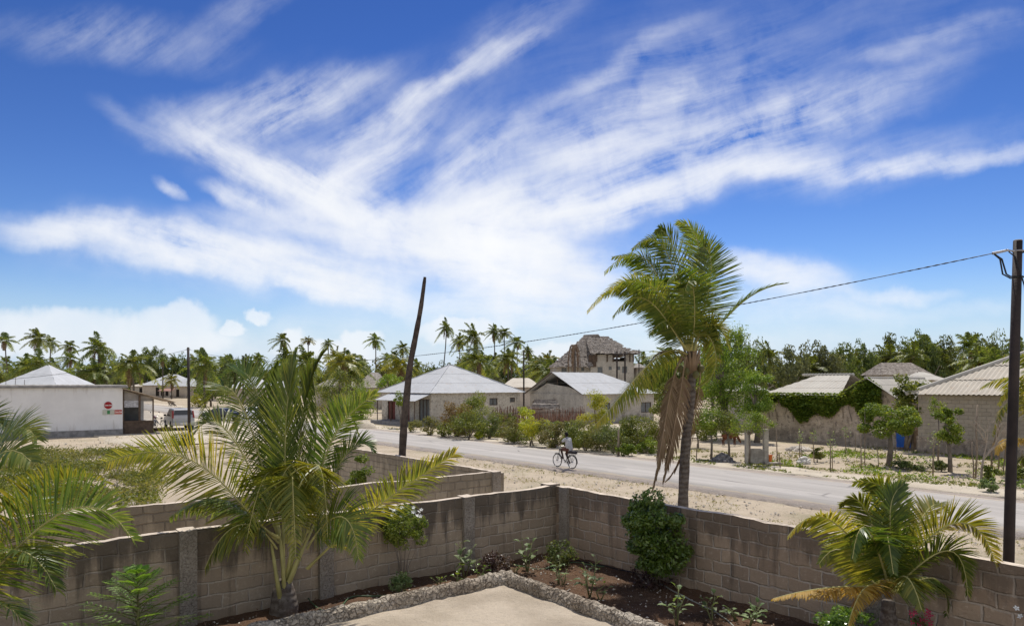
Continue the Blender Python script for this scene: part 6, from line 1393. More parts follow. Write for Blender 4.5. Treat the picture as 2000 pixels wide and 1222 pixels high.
# log heap right of the shop front
th = thing('log', 'dark charred log lying on the sand right of the shop front', 'log', G(312, 842)); mb = MB(); mb.tube([(-1.6, -.2, .12), (-.4, 0, .16), (.7, .25, .25), (1.0, .3, .28)], [.13, .15, .14, .1], 8); mb.tube([(-1.2, .15, .1), (.2, .35, .12), (.9, .45, .15)], [.1, .11, .08], 7); mb.build('wood', M_wood, th, True)
# ------------------------------------------------------------------ remeshed bodies
def fused(name, tubes, mat, parent, voxel=.012, smooth=2):
    """tubes: list of (points, radii[, flatten]) fused to one continuous surface"""
    mb = MB()
    for t_ in tubes:
        P, r = [Vv(p) for p in t_[0]], list(t_[1]); PP = []; RR = []
        for i in range(len(P)-1):
            for k in range(4): f = k/4; PP.append(P[i].lerp(P[i+1], f)); RR.append(r[i]*(1-f)+r[i+1]*f)
        PP.append(P[-1]); RR.append(r[-1]); mb.tube(PP, RR, 10); mb.ball(P[0], r[0]*.98, 8, 6); mb.ball(P[-1], r[-1]*.98, 8, 6)
    o = mb.build(name, mat, parent, True); m_ = o.modifiers.new('fuse', 'REMESH'); m_.mode = 'VOXEL'; m_.voxel_size = voxel; m_.use_smooth_shade = True
    s_ = o.modifiers.new('soft', 'SMOOTH'); s_.iterations = smooth; s_.factor = .5
    dg = bpy.context.evaluated_depsgraph_get(); me = bpy.data.meshes.new_from_object(o.evaluated_get(dg)); o.modifiers.clear(); o.data = me
    if not me.materials: me.materials.append(mat)
    return o
M_skin = mat_plain('dark_skin', (.05, .028, .02), .55, var=.1); M_hair = mat_plain('black_hair', (.008, .007, .007), .9); M_shirt = mat_plain('white_grey_shirt', (.40, .40, .41), .9, var=.2, scale=6)
M_short = mat_plain('dark_trousers', (.035, .03, .035), .9); M_tyre = mat_plain('black_rubber', (.012, .012, .012), .8); M_bike = mat_plain('black_bike_frame', (.015, .015, .017), .4); M_chrome = mat_plain('chrome', (.5, .5, .5), .3, .9)
def bicycle(label, loc, rz, group=None):
    """local +x is forwards, rear hub at x=0"""
    th = thing('bicycle', label, 'bicycle', loc, rz, group); r = .335; wb = 1.08
    for x in (0, wb):
        mb = MB(); mb.torus((x, 0, r), (0, 1, 0), r-.018, .019, 36, 8); t = mb.build('wheel', M_tyre, th, True)
        mb = MB(); mb.torus((x, 0, r), (0, 1, 0), r-.042, .009, 32, 5); mb.build('rim', M_chrome, t, True); mb = MB()
        for k in range(20): a = k*math.pi/10; mb.tube([(x, .02*(-1)**k, r), (x+(r-.045)*math.cos(a), 0, r+(r-.045)*math.sin(a))], .0022, 3, False)
        mb.build('spokes', M_chrome, t); mb = MB(); mb.disc((x, 0, r), (0, 1, 0), .03, .09, 10); mb.build('hub', M_steel, t)
    bb = Vv((.45, 0, .30)); seat = Vv((.26, 0, .82)); head = Vv((.92, 0, .86)); hl = Vv((.95, 0, .70)); mb = MB()
    for a, c, q in ((bb, seat, .017), (seat, head, .016), (bb, hl, .018), (head+Vv((-.01, 0, .06)), hl, .02)): mb.tube([a, c], q, 7)
    for y in (-.045, .045):
        mb.tube([(0, y, r), bb+Vv((0, y*.6, 0))], .01, 6); mb.tube([(0, y, r), seat+Vv((.01, y*.4, -.06))], .009, 6); mb.tube([hl+Vv((0, y*.9, -.01)), (1.0, y, .55), (wb, y, r)], .012, 6)
    mb.build('frame', M_bike, th, True)
    mb = MB(); mb.tube([head, head+Vv((-.03, 0, .16))], .013, 6); mb.tube([head+Vv((-.18, -.28, .17)), head+Vv((-.03, -.26, .19)), head+Vv((-.0, -.1, .16)), head+Vv((-.0, .1, .16)), head+Vv((-.03, .26, .19)), head+Vv((-.18, .28, .17))], .011, 6); mb.build('handlebar', M_chrome, th, True)
    mb = MB(); mb.tube([seat+Vv((-.14, 0, .09)), seat+Vv((0, 0, .10)), seat+Vv((.14, 0, .09))], [.085, .06, .025], 8); mb.tube([seat, seat+Vv((0, 0, .08))], .014, 6); mb.build('saddle', M_tyre, th, True)
    mb = MB(); mb.torus(bb, (0, 1, 0), .085, .008, 20, 5); mb.tube([bb+Vv((0, -.09, 0)), bb+Vv((-.08, -.09, -.15))], .010, 6); mb.tube([bb+Vv((0, .09, 0)), bb+Vv((.08, .09, .15))], .010, 6); mb.tube([bb+Vv((0, -.09, 0)), bb+Vv((0, .09, 0))], .018, 7)
    mb.box(.45-.08-.05, .45-.08+.05, -.19, -.10, .13, .15); mb.box(.45+.08-.05, .45+.08+.05, .10, .19, .45, .47); mb.disc((0, -.045, r), (0, 1, 0), .035, .008, 12); mb.tube([bb+Vv((0, -.05, .085)), (0, -.045, r+.035)], .005, 4); mb.tube([bb+Vv((0, -.05, -.085)), (0, -.045, r-.035)], .005, 4); mb.build('crank', M_steel, th)
    mb = MB(); mb.box(-.30, .16, -.07, .07, .74, .765); mb.tube([(-.2, -.06, .74), (0, -.05, r)], .007, 5); mb.tube([(-.2, .06, .74), (0, .05, r)], .007, 5); mb.build('rear_rack', M_bike, th)
    for x in (0, wb): mb = MB(); mb.tube([(x+.365*math.cos(a), 0, r+.365*math.sin(a)) for a in np.linspace(R(40) if x == 0 else R(60), R(190) if x == 0 else R(175), 12)], .016, 5); mb.build('mudguard', M_bike, th, True)
    return th
RB = Vv((2.93, 34.3, .03)); ang = math.atan2(U1.y, U1.x); bicycle('black bicycle being ridden along the road by a person in a white shirt', RB, ang)
PR = thing('person', 'person in a white-grey shirt and dark shorts riding the black bicycle, seen from behind', 'person', RB, ang)
# posture in the bicycle's frame (x forwards, y to the rider's left)
bb = Vv((.45, 0, .30)); hipL, hipR = Vv((.22, .09, .96)), Vv((.22, -.09, .96)); footR, footL = bb+Vv((-.06, -.15, -.09)), bb+Vv((.10, .15, .21)); kR, kL = Vv((.58, -.13, .70)), Vv((.66, .13, .90)); aR, aL = Vv((.33, -.14, .27)), Vv((.50, .14, .54))
pel = Vv((.21, 0, .98)); ch = Vv((.31, 0, 1.32)); nk = Vv((.37, 0, 1.50)); hd = Vv((.41, 0, 1.63)); shL, shR = Vv((.34, .18, 1.43)), Vv((.34, -.18, 1.43)); eL, eR = Vv((.52, .29, 1.22)), Vv((.52, -.29, 1.22)); wL, wR = Vv((.76, .29, 1.10)), Vv((.76, -.29, 1.10))
tb = [([pel, Vv((.25, 0, 1.15)), ch, Vv((.35, 0, 1.45))], [.125, .115, .135, .085]), ([hipL, hipR], [.11, .11]), ([shL, nk-Vv((0, 0, .05)), shR], [.06, .07, .06]), ([nk-Vv((0, 0, .06)), hd-Vv((0, 0, .06))], [.055, .052]),
      ([hd+Vv((-.01, 0, .02)), hd+Vv((.0, 0, .05))], [.092, .088]), ([hd+Vv((.02, 0, -.05)), hd+Vv((.045, 0, -.075))], [.06, .045]), ([hd+Vv((.085, 0, .0)), hd+Vv((.115, 0, -.018))], [.014, .016]),
      ([hd+Vv((0, .092, 0)), hd+Vv((0, .10, .01))], [.022, .018]), ([hd+Vv((0, -.092, 0)), hd+Vv((0, -.10, .01))], [.022, .018]), ([hd+Vv((.088, .012, -.055)), hd+Vv((.088, -.012, -.055))], [.014, .014])]
for h, k, a, f in ((hipL, kL, aL, footL), (hipR, kR, aR, footR)): tb += [([h, h.lerp(k, .5), k], [.092, .08, .055]), ([k, k.lerp(a, .35), a], [.055, .056, .034]), ([a+Vv((-.03, 0, -.03)), a+Vv((.06, 0, -.055)), a+Vv((.17, 0, -.06))], [.034, .034, .022])]
for s_, e, w in ((shL, eL, wL), (shR, eR, wR)):
    tb += [([s_, e], [.052, .04]), ([e, w], [.040, .026]), ([w, w+Vv((.07, 0, -.015))], [.03, .034])]; sg = 1 if s_.y > 0 else -1
    for i in range(4): y = (-.032+.021*i)*sg; q = w+Vv((.10, y, -.01)); tb.append(([q, q+Vv((.032, 0, -.012)), q+Vv((.040+.004*(i in (1, 2)), 0, -.04)), q+Vv((.018, 0, -.058))], [.0105, .010, .0095, .008]))
    q = w+Vv((.06, -.036*sg, -.02)); tb.append(([q, q+Vv((.03, -.01*sg, -.03)), q+Vv((.05, .004*sg, -.045))], [.012, .011, .009]))
fused('body', tb, M_skin, PR, .0075, 1)
shirt = [([pel+Vv((-.01, 0, -.02)), Vv((.245, 0, 1.15)), ch, Vv((.345, 0, 1.44))], [.155, .145, .158, .105]), ([Vv((.33, .15, 1.42)), Vv((.40, .245, 1.34))], [.085, .072]), ([Vv((.33, -.15, 1.42)), Vv((.40, -.245, 1.34))], [.085, .072]), ([Vv((.28, .09, 1.38)), Vv((.21, .09, 1.0))], [.10, .11]), ([Vv((.28, -.09, 1.38)), Vv((.21, -.09, 1.0))], [.10, .11])]
fused('shirt', shirt, M_shirt, PR, .012, 3)
fused('shorts', [([hipL, hipL.lerp(kL, .72)], [.125, .088]), ([hipR, hipR.lerp(kR, .72)], [.125, .088]), ([hipL, hipR], [.125, .125])], mat_plain('brown_shorts', (.10, .045, .035), .9), PR, .012, 2)
fused('hair', [([hd+Vv((-.035, 0, .025)), hd+Vv((-.0, 0, .07))], [.088, .086])], M_hair, PR, .01, 1)
for s_ in (-1, 1): mb = MB(); mb.ball(hd+Vv((.082, .034*s_, .012)), .013, 8, 6); mb.build('eye', mat_plain('eye_white', (.6, .58, .55), .3), PR, True)
mb = MB(); mb.box(-.26, .12, -.1, .1, .768, .86); o = mb.build('saddle_bag', M_short, PR); o.location = (0, 0, 0); o['label'] = 'dark bundle strapped behind the rider'
# cow
D = F*EYE/(869-HY); cw = thing('cow', 'small brown cow grazing with lowered head in the shade behind the small trees', 'cow', XD(1425, D), R(8)); M_cow = mat_plain('brown_hide', (.12, .045, .02), .8, var=.35, scale=4)
tb = [([(-.42, 0, .70), (-.2, 0, .70), (.1, 0, .66), (.36, 0, .68)], [.17, .20, .215, .18]), ([(.36, 0, .70), (.55, 0, .60), (.66, 0, .42)], [.13, .10, .08]), ([(.66, 0, .42), (.74, 0, .28), (.79, 0, .17)], [.085, .07, .045]), ([(-.42, 0, .80), (-.35, 0, .84)], [.05, .05])]
for y in (-.1, .1):
    tb += [([(.34, y, .58), (.36, y, .36), (.35, y*.9, .30), (.36, y*.9, .04)], [.085, .045, .042, .03]), ([(-.40, y, .62), (-.30, y*1.1, .48), (-.46, y, .34), (-.44, y, .04)], [.12, .075, .04, .032]), ([(.68, y*.8, .44), (.64, y*1.5, .47)], [.028, .02])]
    tb.append(([(.66, y*.5, .50), (.68, y*.7, .57)], [.014, .008]))
tb.append(([(-.56, 0, .74), (-.62, 0, .5), (-.60, 0, .3)], [.022, .012, .02]))
fused('body', tb, M_cow, cw, .016, 2)
mb = MB()
for x, y in ((.36, .09), (.36, -.09), (-.44, .1), (-.44, -.1)): mb.tube([(x, y, 0), (x+.01, y, .05)], [.036, .03], 8)
mb.build('hooves', M_tyre, cw)
# ------------------------------------------------------------------ vehicles
def loft_body(prof, W2, mat, th, name='body', tumble=.16, zsh=.9):
    """prof: side outline (x,z) closed, extruded across y with rounded shoulders and narrower roof"""
    mb = MB(); n = len(prof); ys = [-1, -.93, -.6, 0, .6, .93, 1]
    zc = sum(z for _, z in prof)/n; xc = sum(x for x, _ in prof)/n
    for y in ys:
        k = 1-.03*(abs(y) == 1)*1.0
        for x, z in prof:
            w = W2*(1-(tumble*max(0, z-zsh)/.7 if z > zsh else 0)); mb.v.append((xc+(x-xc)*k, y*w, zc+(z-zc)*k))
    for j in range(len(ys)-1):
        for i in range(n): mb.f.append((j*n+i, j*n+(i+1) % n, (j+1)*n+(i+1) % n, (j+1)*n+i)); mb.m.append(0)
    mb.f.append(tuple(range(n))[::-1]); mb.m.append(0); mb.f.append(tuple((len(ys)-1)*n+i for i in range(n))); mb.m.append(0)
    return mb.build(name, mat, th)
M_glass = mat_plain('tinted_glass', (.02, .022, .025), .08, 0, .1, spec=.8)
M_lampr = mat_plain('red_lamp', (.30, .02, .015), .3); M_lampw = mat_plain('clear_lamp', (.6, .6, .6), .2)
def suv(label, loc, rz, paint, kind='suv'):
    """x forwards; z up; length 4.3"""
    th = thing('parked_car', label, 'car', loc, rz); mp = mat_plain('car_paint', paint, .35, .3, .05, spec=.5)
    if kind == 'suv': prof = [(-2.1,.42),(-2.15,.62),(-2.12,.98),(-1.98,1.22),(-1.80,1.62),(-1.62,1.70),(-.2,1.72),(.25,1.66),(.98,1.12),(1.9,.98),(2.12,.82),(2.15,.45),(1.75,.38),(-1.75,.36)]
    elif kind == 'van': prof = [(-2.2,.42),(-2.25,.7),(-2.22,1.1),(-2.1,1.75),(-1.95,1.86),(.9,1.88),(1.25,1.78),(1.85,1.12),(2.2,.95),(2.25,.45),(1.8,.38),(-1.8,.36)]
    else: prof = [(-2.1,.42),(-2.15,.62),(-2.1,.9),(-1.7,.98),(-1.15,1.36),(-.3,1.42),(.25,1.38),(1.0,.95),(1.85,.84),(2.12,.7),(2.15,.42),(1.75,.34),(-1.75,.34)]
    W2 = .86; bd = loft_body(prof, W2, mp, th); zt = max(z for _, z in prof)
    for x in (-1.32, 1.32):
        for y in (-1, 1):
            mb = MB(); mb.tube([(x, y*.70, .33), (x, y*.88, .33)], .33, 20); w = mb.build('wheel', M_tyre, th, False); mb = MB(); mb.disc((x, y*.885, .33), (0, 1, 0), .19, .02, 14); mb.build('rim', M_steel, w)
            mb = MB(); mb.torus((x, y*.84, .35), (0, 1, 0), .37, .03, 20, 5); mb.build('wheel_arch', M_tyre, bd)
    def side(x0, x1, z0, z1, sl0=0, sl1=0):
        for y in (-1, 1):
            w0 = W2*(1-.16*max(0, z0-.9)/.7)+.006; w1 = W2*(1-.16*max(0, z1-.9)/.7)+.006; mb = MB(); mb.quad((x0, y*w0, z0), (x1, y*w0, z0), (x1-sl1, y*w1, z1), (x0+sl0, y*w1, z1)); mb.build('side_window', M_glass, th)
    zg0 = zt-.62 if kind != 'sedan' else .92
    if kind == 'suv': side(-1.75, -.95, 1.1, 1.58, .2, .03); side(-.87, -.08, 1.1, 1.6); side(0, .85, 1.1, 1.6, 0, .62)
    elif kind == 'van': side(-1.95, -.95, 1.15, 1.7, .1); side(-.85, .15, 1.15, 1.7); side(.25, 1.5, 1.15, 1.7, 0, .45)
    else: side(-1.4, -.45, .97, 1.3, .35); side(-.38, .75, .97, 1.3, 0, .5)
    mb = MB(); a, c = (prof[3], prof[4]) if kind != 'sedan' else (prof[3], prof[4]); dx, dz = c[0]-a[0], c[1]-a[1]; nx, nz_ = -dz, dx; l = math.hypot(nx, nz_); nx, nz_ = nx/l*.012, nz_/l*.012
    if nx > 0: nx, nz_ = -nx, -nz_
    p0 = (a[0]+dx*.05+nx, a[1]+dz*.05+nz_); p1 = (a[0]+dx*.92+nx, a[1]+dz*.92+nz_); mb.quad((p0[0], -.72, p0[1]), (p0[0], .72, p0[1]), (p1[0], .62, p1[1]), (p1[0], -.62, p1[1])); mb.build('rear_window', M_glass, th)
    for y in (-1, 1):
        zt0 = 1.0 if kind == 'suv' else .75; mb = MB(); mb.box(-2.14, -1.93 if kind != 'suv' else -1.80, min(y*.74, y*.85), max(y*.74, y*.85), zt0, zt0+(.55 if kind == 'suv' else .2)); o = mb.build('tail_light', M_lampr, th)
        if kind == 'suv':
            for v in o.data.vertices: v.co.x += max(0, v.co.z-1.0)*.42; v.co.y *= 1-.09*max(0, v.co.z-1.0)
        mb = MB(); mb.box(2.04, 2.14, min(y*.5, y*.78), max(y*.5, y*.78), .68, .82); mb.build('headlight', M_lampw, th); mb = MB(); mb.box(.62, .78, min(y*.87, y*1.05), max(y*.87, y*1.05), 1.08, 1.22); mb.build('wing_mirror', M_tyre, th)
    mb = MB(); mb.box(-2.24, -2.1, -.84, .84, .42, .66); mb.build('rear_bumper', mp, th); mb = MB(); mb.box(-2.252, -2.242, -.26, .26, .76-.26, .88-.26); mb.build('number_plate', M_lampw, th)
    a, c = ((.25,1.66),(.98,1.12)) if kind == 'suv' else (((1.25,1.78),(1.85,1.12)) if kind == 'van' else ((.25,1.38),(1.0,.95)))
    mb = MB(); mb.quad((a[0]+.05, -.66, a[1]-.01), (a[0]+.05, .66, a[1]-.01), (c[0]+.01, .76, c[1]+.03), (c[0]+.01, -.76, c[1]+.03)); mb.build('windscreen', M_glass, th); return th
suv('silver off-road car parked behind the thin pole, seen from its rear left corner', G(361, 840)+U1*2.2, math.atan2(U1.y, U1.x)-.06, (.36, .36, .355)).scale = (1.1, 1.08, 1.12)
suv('small white van parked far off before the low stall', XD(289, 228), R(-75), (.72, .72, .72), 'van')
suv('dark car mostly hidden behind the left fronds of the young palm', XD(430, 80), math.atan2(U1.y, U1.x)+.5, (.05, .055, .06), 'sedan')
suv('white car glimpsed through the fronds of the young palm', XD(492, 84), math.atan2(U1.y, U1.x)-.2, (.68, .68, .68), 'sedan')
# motorcycle and bicycle beside the shop
mc = thing('motorcycle', 'parked motorcycle with chrome tank just right of the shop front', 'motorcycle', XD(303, 69.5), R(120)); 
for x in (-.62, .68): mb = MB(); mb.torus((x, 0, .30), (0, 1, 0), .25, .05, 24, 8); w = mb.build('wheel', M_tyre, mc, True); mb = MB(); mb.disc((x, 0, .30), (0, 1, 0), .12, .08, 12); mb.build('hub', M_steel, w)
mb = MB(); mb.tube([(-.62, 0, .3), (-.2, 0, .42), (.1, 0, .4), (.42, 0, .85), (.42, 0, .95)], [.03, .05, .05, .04, .035], 7); mb.tube([(-.5, 0, .72), (.3, 0, .82)], .03, 6); mb.build('frame', M_bike, mc, True)
mb = MB(); mb.ball((.15, 0, .84), .17, 12, 8, (1.5, .8, .8)); mb.build('tank', mat_plain('red_tank', (.2, .02, .02), .3), mc, True); mb = MB(); mb.ball((-.35, 0, .82), .15, 12, 8, (2.4, .8, .45)); mb.build('seat', M_tyre, mc, True)
mb = MB(); mb.ball((.0, 0, .45), .17, 10, 8, (1.1, .8, 1)); mb.tube([(-.05, -.15, .35), (-.7, -.18, .32)], [.04, .05], 8); mb.build('engine', M_chrome, mc, True)
mb = MB(); mb.tube([(.68, -.09, .3), (.46, -.09, .95)], .022, 6); mb.tube([(.68, .09, .3), (.46, .09, .95)], .022, 6); mb.build('fork', M_chrome, mc, True)
mb = MB(); mb.tube([(.3, -.36, 1.08), (.42, -.12, 1.02), (.42, .12, 1.02), (.3, .36, 1.08)], .016, 6); mb.build('handlebar', M_chrome, mc, True); mb = MB(); mb.ball((.56, 0, .92), .09, 10, 8); mb.build('headlight', M_lampw, mc, True)
for y in (-.33, .33): mb = MB(); mb.tube([(.34, y, 1.06), (.34, y*1.1, 1.3)], .008, 5); mb.ball((.34, y*1.12, 1.33), .06, 8, 6, (.3, 1, .8)); mb.build('mirror', M_tyre, mc, True)
bicycle('light bicycle leaning beside the parked motorcycle near the shop', XD(318, 66.5), R(150))
# people at the far stall
def standing(label, x, D, shirt, trousers, rz=0):
    th = thing('person', label, 'person', XD(x, D), rz); tb = [([(0, 0, .92), (0, 0, 1.15), (0, 0, 1.42)], [.15, .13, .14]), ([(0, 0, 1.48), (0, 0, 1.62), (0, 0, 1.70)], [.055, .09, .08])]
    for y in (-1, 1): tb += [([(0, .09*y, .92), (.02, .1*y, .5), (0, .1*y, .06)], [.09, .06, .04]), ([(0, .1*y, .05), (.14, .11*y, .04)], [.04, .03]), ([(0, .18*y, 1.42), (.02, .24*y, 1.12), (.08, .23*y, .86)], [.05, .04, .03])]
    fused('body', tb, M_skin, th, .02, 1); fused('shirt', [([(0, 0, .95), (0, 0, 1.18), (0, 0, 1.44)], [.175, .155, .165]), ([(0, .17, 1.43), (.02, .23, 1.2)], [.075, .06]), ([(0, -.17, 1.43), (.02, -.23, 1.2)], [.075, .06])], mat_plain('shirt', shirt, .9), th, .02, 1)
    fused('trousers', [([(0, .09, .95), (.02, .1, .5), (0, .1, .15)], [.11, .085, .07]), ([(0, -.09, .95), (.02, -.1, .5), (0, -.1, .15)], [.11, .085, .07])], mat_plain('trousers', trousers, .9), th, .02, 1)
standing('tiny figure in light clothes standing before the far street houses', 334, 196, (.6, .6, .6), (.1, .1, .14), 1)
# market parasol-like thatch awning by the far houses
th = thing('awning', 'small reddish awning on poles before the far street houses', 'awning', XD(327, 197)); mb = MB(); mb.quad((-2, -1.5, 2.1), (2, -1.5, 2.0), (1.6, 1, 2.7), (-1.6, 1, 2.7)); mb.quad((-2, -1.5, 2.0), (2, -1.5, 1.9), (1.6, 1, 2.6), (-1.6, 1, 2.6)); mb.build('cloth', mat_plain('faded_red_cloth', (.35, .2, .16), .9), th)
for x in (-1.7, 1.7): mb = MB(); mb.tube([(x, -1.3, 0), (x, -1.3, 2)], .05, 5); mb.build('post', M_wood, th)
# ------------------------------------------------------------------ garden plants
def broadleaf_plant(label, x, yb, ytop, seed, kind='silver', lsz=.17, n=16, w=.32, D=None, name='eggplant', cat='plant'):
    """a few upright stems with big lobed leaves on stalks"""
    D = D or F*(EYE-.06)/(yb-HY); th = thing(name, label, cat, XD(x, D, .06)); H = EYE-(ytop-HY)*D/F-.06; rg = np.random.RandomState(seed); st = MB(); lf = MB()
    ns = 3 if H > .6 else 2
    for s_ in range(ns):
        a = rg.uniform(0, 6.28); tip = Vv((w*.4*math.cos(a), w*.4*math.sin(a), H*(1-.18*s_))); mid = tip*.5+Vv((rg.normal(0, .03), rg.normal(0, .03), 0)); st.tube([(0, 0, -.05), mid, tip], [.016, .012, .007], 6)
        for k in range(n//ns):
            f = .3+.7*(k+.5)/(n//ns); p = mid.lerp(tip, (f-.5)*2) if f > .5 else mid*(f*2); az = k*2.4+s_+rg.uniform(-.3, .3); el = rg.uniform(.1, .8)*(.5+f); sl = rg.uniform(.05, .12)
            d = Vv((math.cos(az)*math.cos(el), math.sin(az)*math.cos(el), math.sin(el))); q = p+d*sl; st.tube([p, q], .005, 4)
            L = lsz*rg.uniform(.55, 1.15)*(1.1-.35*f); sd_ = d.cross(Vv((0, 0, 1))).normalized(); nn = sd_.cross(d).normalized(); b0 = len(lf.v); lf.v.append(tuple(q)); nl = 7
            dr = rg.uniform(.15, .5)
            ws = [0, .34, .26, .40, .27, .20, 0]
            for i in range(nl):
                u = i/(nl-1); c = q+d*L*u-Vv((0, 0, 1))*L*dr*u*u; wd = ws[i]*L*.8*(1+.1*rg.normal()); 
                lf.v.append(tuple(c+sd_*wd+nn*wd*.35)); lf.v.append(tuple(c)); lf.v.append(tuple(c-sd_*wd+nn*wd*.35))
            for i in range(nl-1):
                a0 = b0+1+3*i; lf.f += [(a0, a0+1, a0+4, a0+3), (a0+1, a0+2, a0+5, a0+4)]; lf.m += [0, 0]
    st.build('stem', mat_plain('green_stem', (.16, .17, .07), .7), th, True); lf.build('leaves', LG[kind], th, True); return th
B = broadleaf_plant
B('tall eggplant with pale leaves left of the middle pillar, by the stone edging', 908, 1130, 1058, 1, n=20, lsz=.22)
B('bushy dark-leaved low part of the plant right of the tall pale eggplant', 938, 1140, 1096, 2, kind='gloss', lsz=.16, n=12)
B('tallest eggplant near the wall corner, with broad leaves on top', 1030, 1118, 1048, 3, n=20, lsz=.23)
B('slim eggplant at the right of the sunny soil patch', 1152, 1165, 1090, 4, n=22, lsz=.2)
B('low eggplant between the corner one and the slim one', 1092, 1142, 1098, 5, n=14, lsz=.16)
B('small seedling in the middle of the sunny soil patch', 1098, 1142, 1118, 6, n=8, lsz=.1, w=.2)
B('broad-leaved seedling just behind the stone edging apex', 1008, 1122, 1104, 7, kind='gloss', n=7, lsz=.14, w=.2)
B('little leafy seedling left of the tall pale eggplant', 862, 1142, 1128, 8, kind='bright', n=8, lsz=.09, w=.15)
B('dark broad-leaved plant at the right end of the sunny soil', 1172, 1170, 1142, 9, kind='gloss', n=7, lsz=.17, w=.25)
B('pair of large dark leaves by the stone edging below the tall pale eggplant', 892, 1142, 1118, 10, kind='gloss', n=8, lsz=.15, w=.2)
B('shaded eggplant below the large dark shrub on the right', 1322, 1222, 1150, 11, kind='silver', n=16, lsz=.2)
B('shaded eggplant in the middle of the bottom right bed', 1392, 1214, 1168, 12, kind='silver', n=14, lsz=.17)
B('wide light-green eggplant at the bottom edge before the right wall', 1462, 1224, 1180, 13, kind='silver', n=20, lsz=.18, w=.6)
B('eggplant by the foot of the right wall, near the dark hose', 1440, 1210, 1188, 14, kind='silver', n=10, lsz=.14)
def gshrub(label, x, yb, w, ytop, kind, seed, ybot=None, leaf=.06, n=3000, cr=.4, stems=5, D=None, r=.015, name='garden_shrub', aspect=.5, thin=False):
    D = D or F*(EYE-.06)/(yb-HY)
    return tree(label, x, yb, w, ytop, kind, 'shrub', name, D=D, seed=seed, ybot=ybot, leaf=leaf, n=n, cr=cr, stems=stems, r=r, aspect=aspect, thin=thin, ncl=40, zb=.0)
big = gshrub('large dense dark-green shrub growing against the right garden wall', 1284, 1128, 118, 962, 'gloss', 201, ybot=1118, leaf=.085, n=11000, cr=.38, D=14.2)
T('fallen branches and dry twigs under the large dark shrub', 1270, 1148, 110, 1112, 'purple', 'shrub', 'garden_shrub', seed=202, stems=8, thin=True, n=700, leaf=.06)
fl = gshrub('slender flowering shrub with white blossoms on top, before the left wall', 786, 1147, 86, 992, 'bright', 203, ybot=1074, leaf=.07, n=5200, cr=.36, aspect=.3, stems=7)
gshrub('small round light-leaved bush at the foot of the slender flowering shrub', 783, 1160, 40, 1118, 'silver', 204, leaf=.05, n=1300)
gshrub('dark burgundy shrub beside the apex of the stone edging', 968, 1130, 62, 1082, 'purple', 205, leaf=.055, n=3200)
gshrub('dark green bush in the shade of the wall corner', 1096, 1106, 56, 1056, 'dark', 206, leaf=.06, n=1800)
gshrub('sprawling twiggy light weed against the right wall, left of the large shrub', 1226, 1098, 40, 1040, 'yellow', 207, leaf=.05, n=350, thin=True)
gshrub('dark low bush under the small bushy palm at the bottom', 1655, 1240, 110, 1190, 'gloss', 208, leaf=.06, n=3600, D=11.0)
fr = gshrub('leafy shrub with white five-petalled flowers in the bottom right corner', 1990, 1270, 62, 1180, 'bright', 209, leaf=.09, n=1300, D=10.2)
bg_ = gshrub('pink bougainvillea sprays beside the small bushy palm', 1798, 1250, 70, 1190, 'mid', 210, leaf=.05, n=900, D=10.9, thin=True)
def blossoms(parent, pts, size, mat, petals=5, seed=0, name='blossom'):
    rg = np.random.RandomState(seed); mb = MB()
    for p in pts:
        p = Vv(p)-parent.location; n = Vv((rg.normal(0, .4), -.7+rg.normal(0, .3), .7)).normalized(); a = n.orthogonal().normalized(); b = n.cross(a)
        for k in range(petals):
            t = 2*math.pi*k/petals; d = a*math.cos(t)+b*math.sin(t); s_ = n.cross(d); mb.quad(p, p+d*size*.6+s_*size*.32+n*size*.15, p+d*size+n*size*.2, p+d*size*.6-s_*size*.32+n*size*.15)
    mb.build(name, mat, parent)
rg = np.random.RandomState(5); M_wf = mat_plain('white_petal', (.85, .85, .80), .6, var=.03); Df = F*(EYE-.06)/(1147-HY)
blossoms(fl, [PD(786+rg.uniform(-38, 38), 992+rg.uniform(-2, 16), Df+rg.uniform(-.35, .3)) for _ in range(26)], .045, M_wf)
blossoms(fr, [PD(1985, 1187, 9.8), PD(1993, 1203, 9.75), PD(2004, 1196, 9.9), PD(1978, 1200, 9.9)], .045, M_wf, seed=2)
blossoms(bg_, [PD(1798+rg.uniform(-22, 22), 1200+rg.uniform(-10, 20), 10.5+rg.uniform(-.1, .2)) for _ in range(20)], .04, mat_plain('crimson_bract', (.42, .01, .08), .7, var=.2), 3, 3)
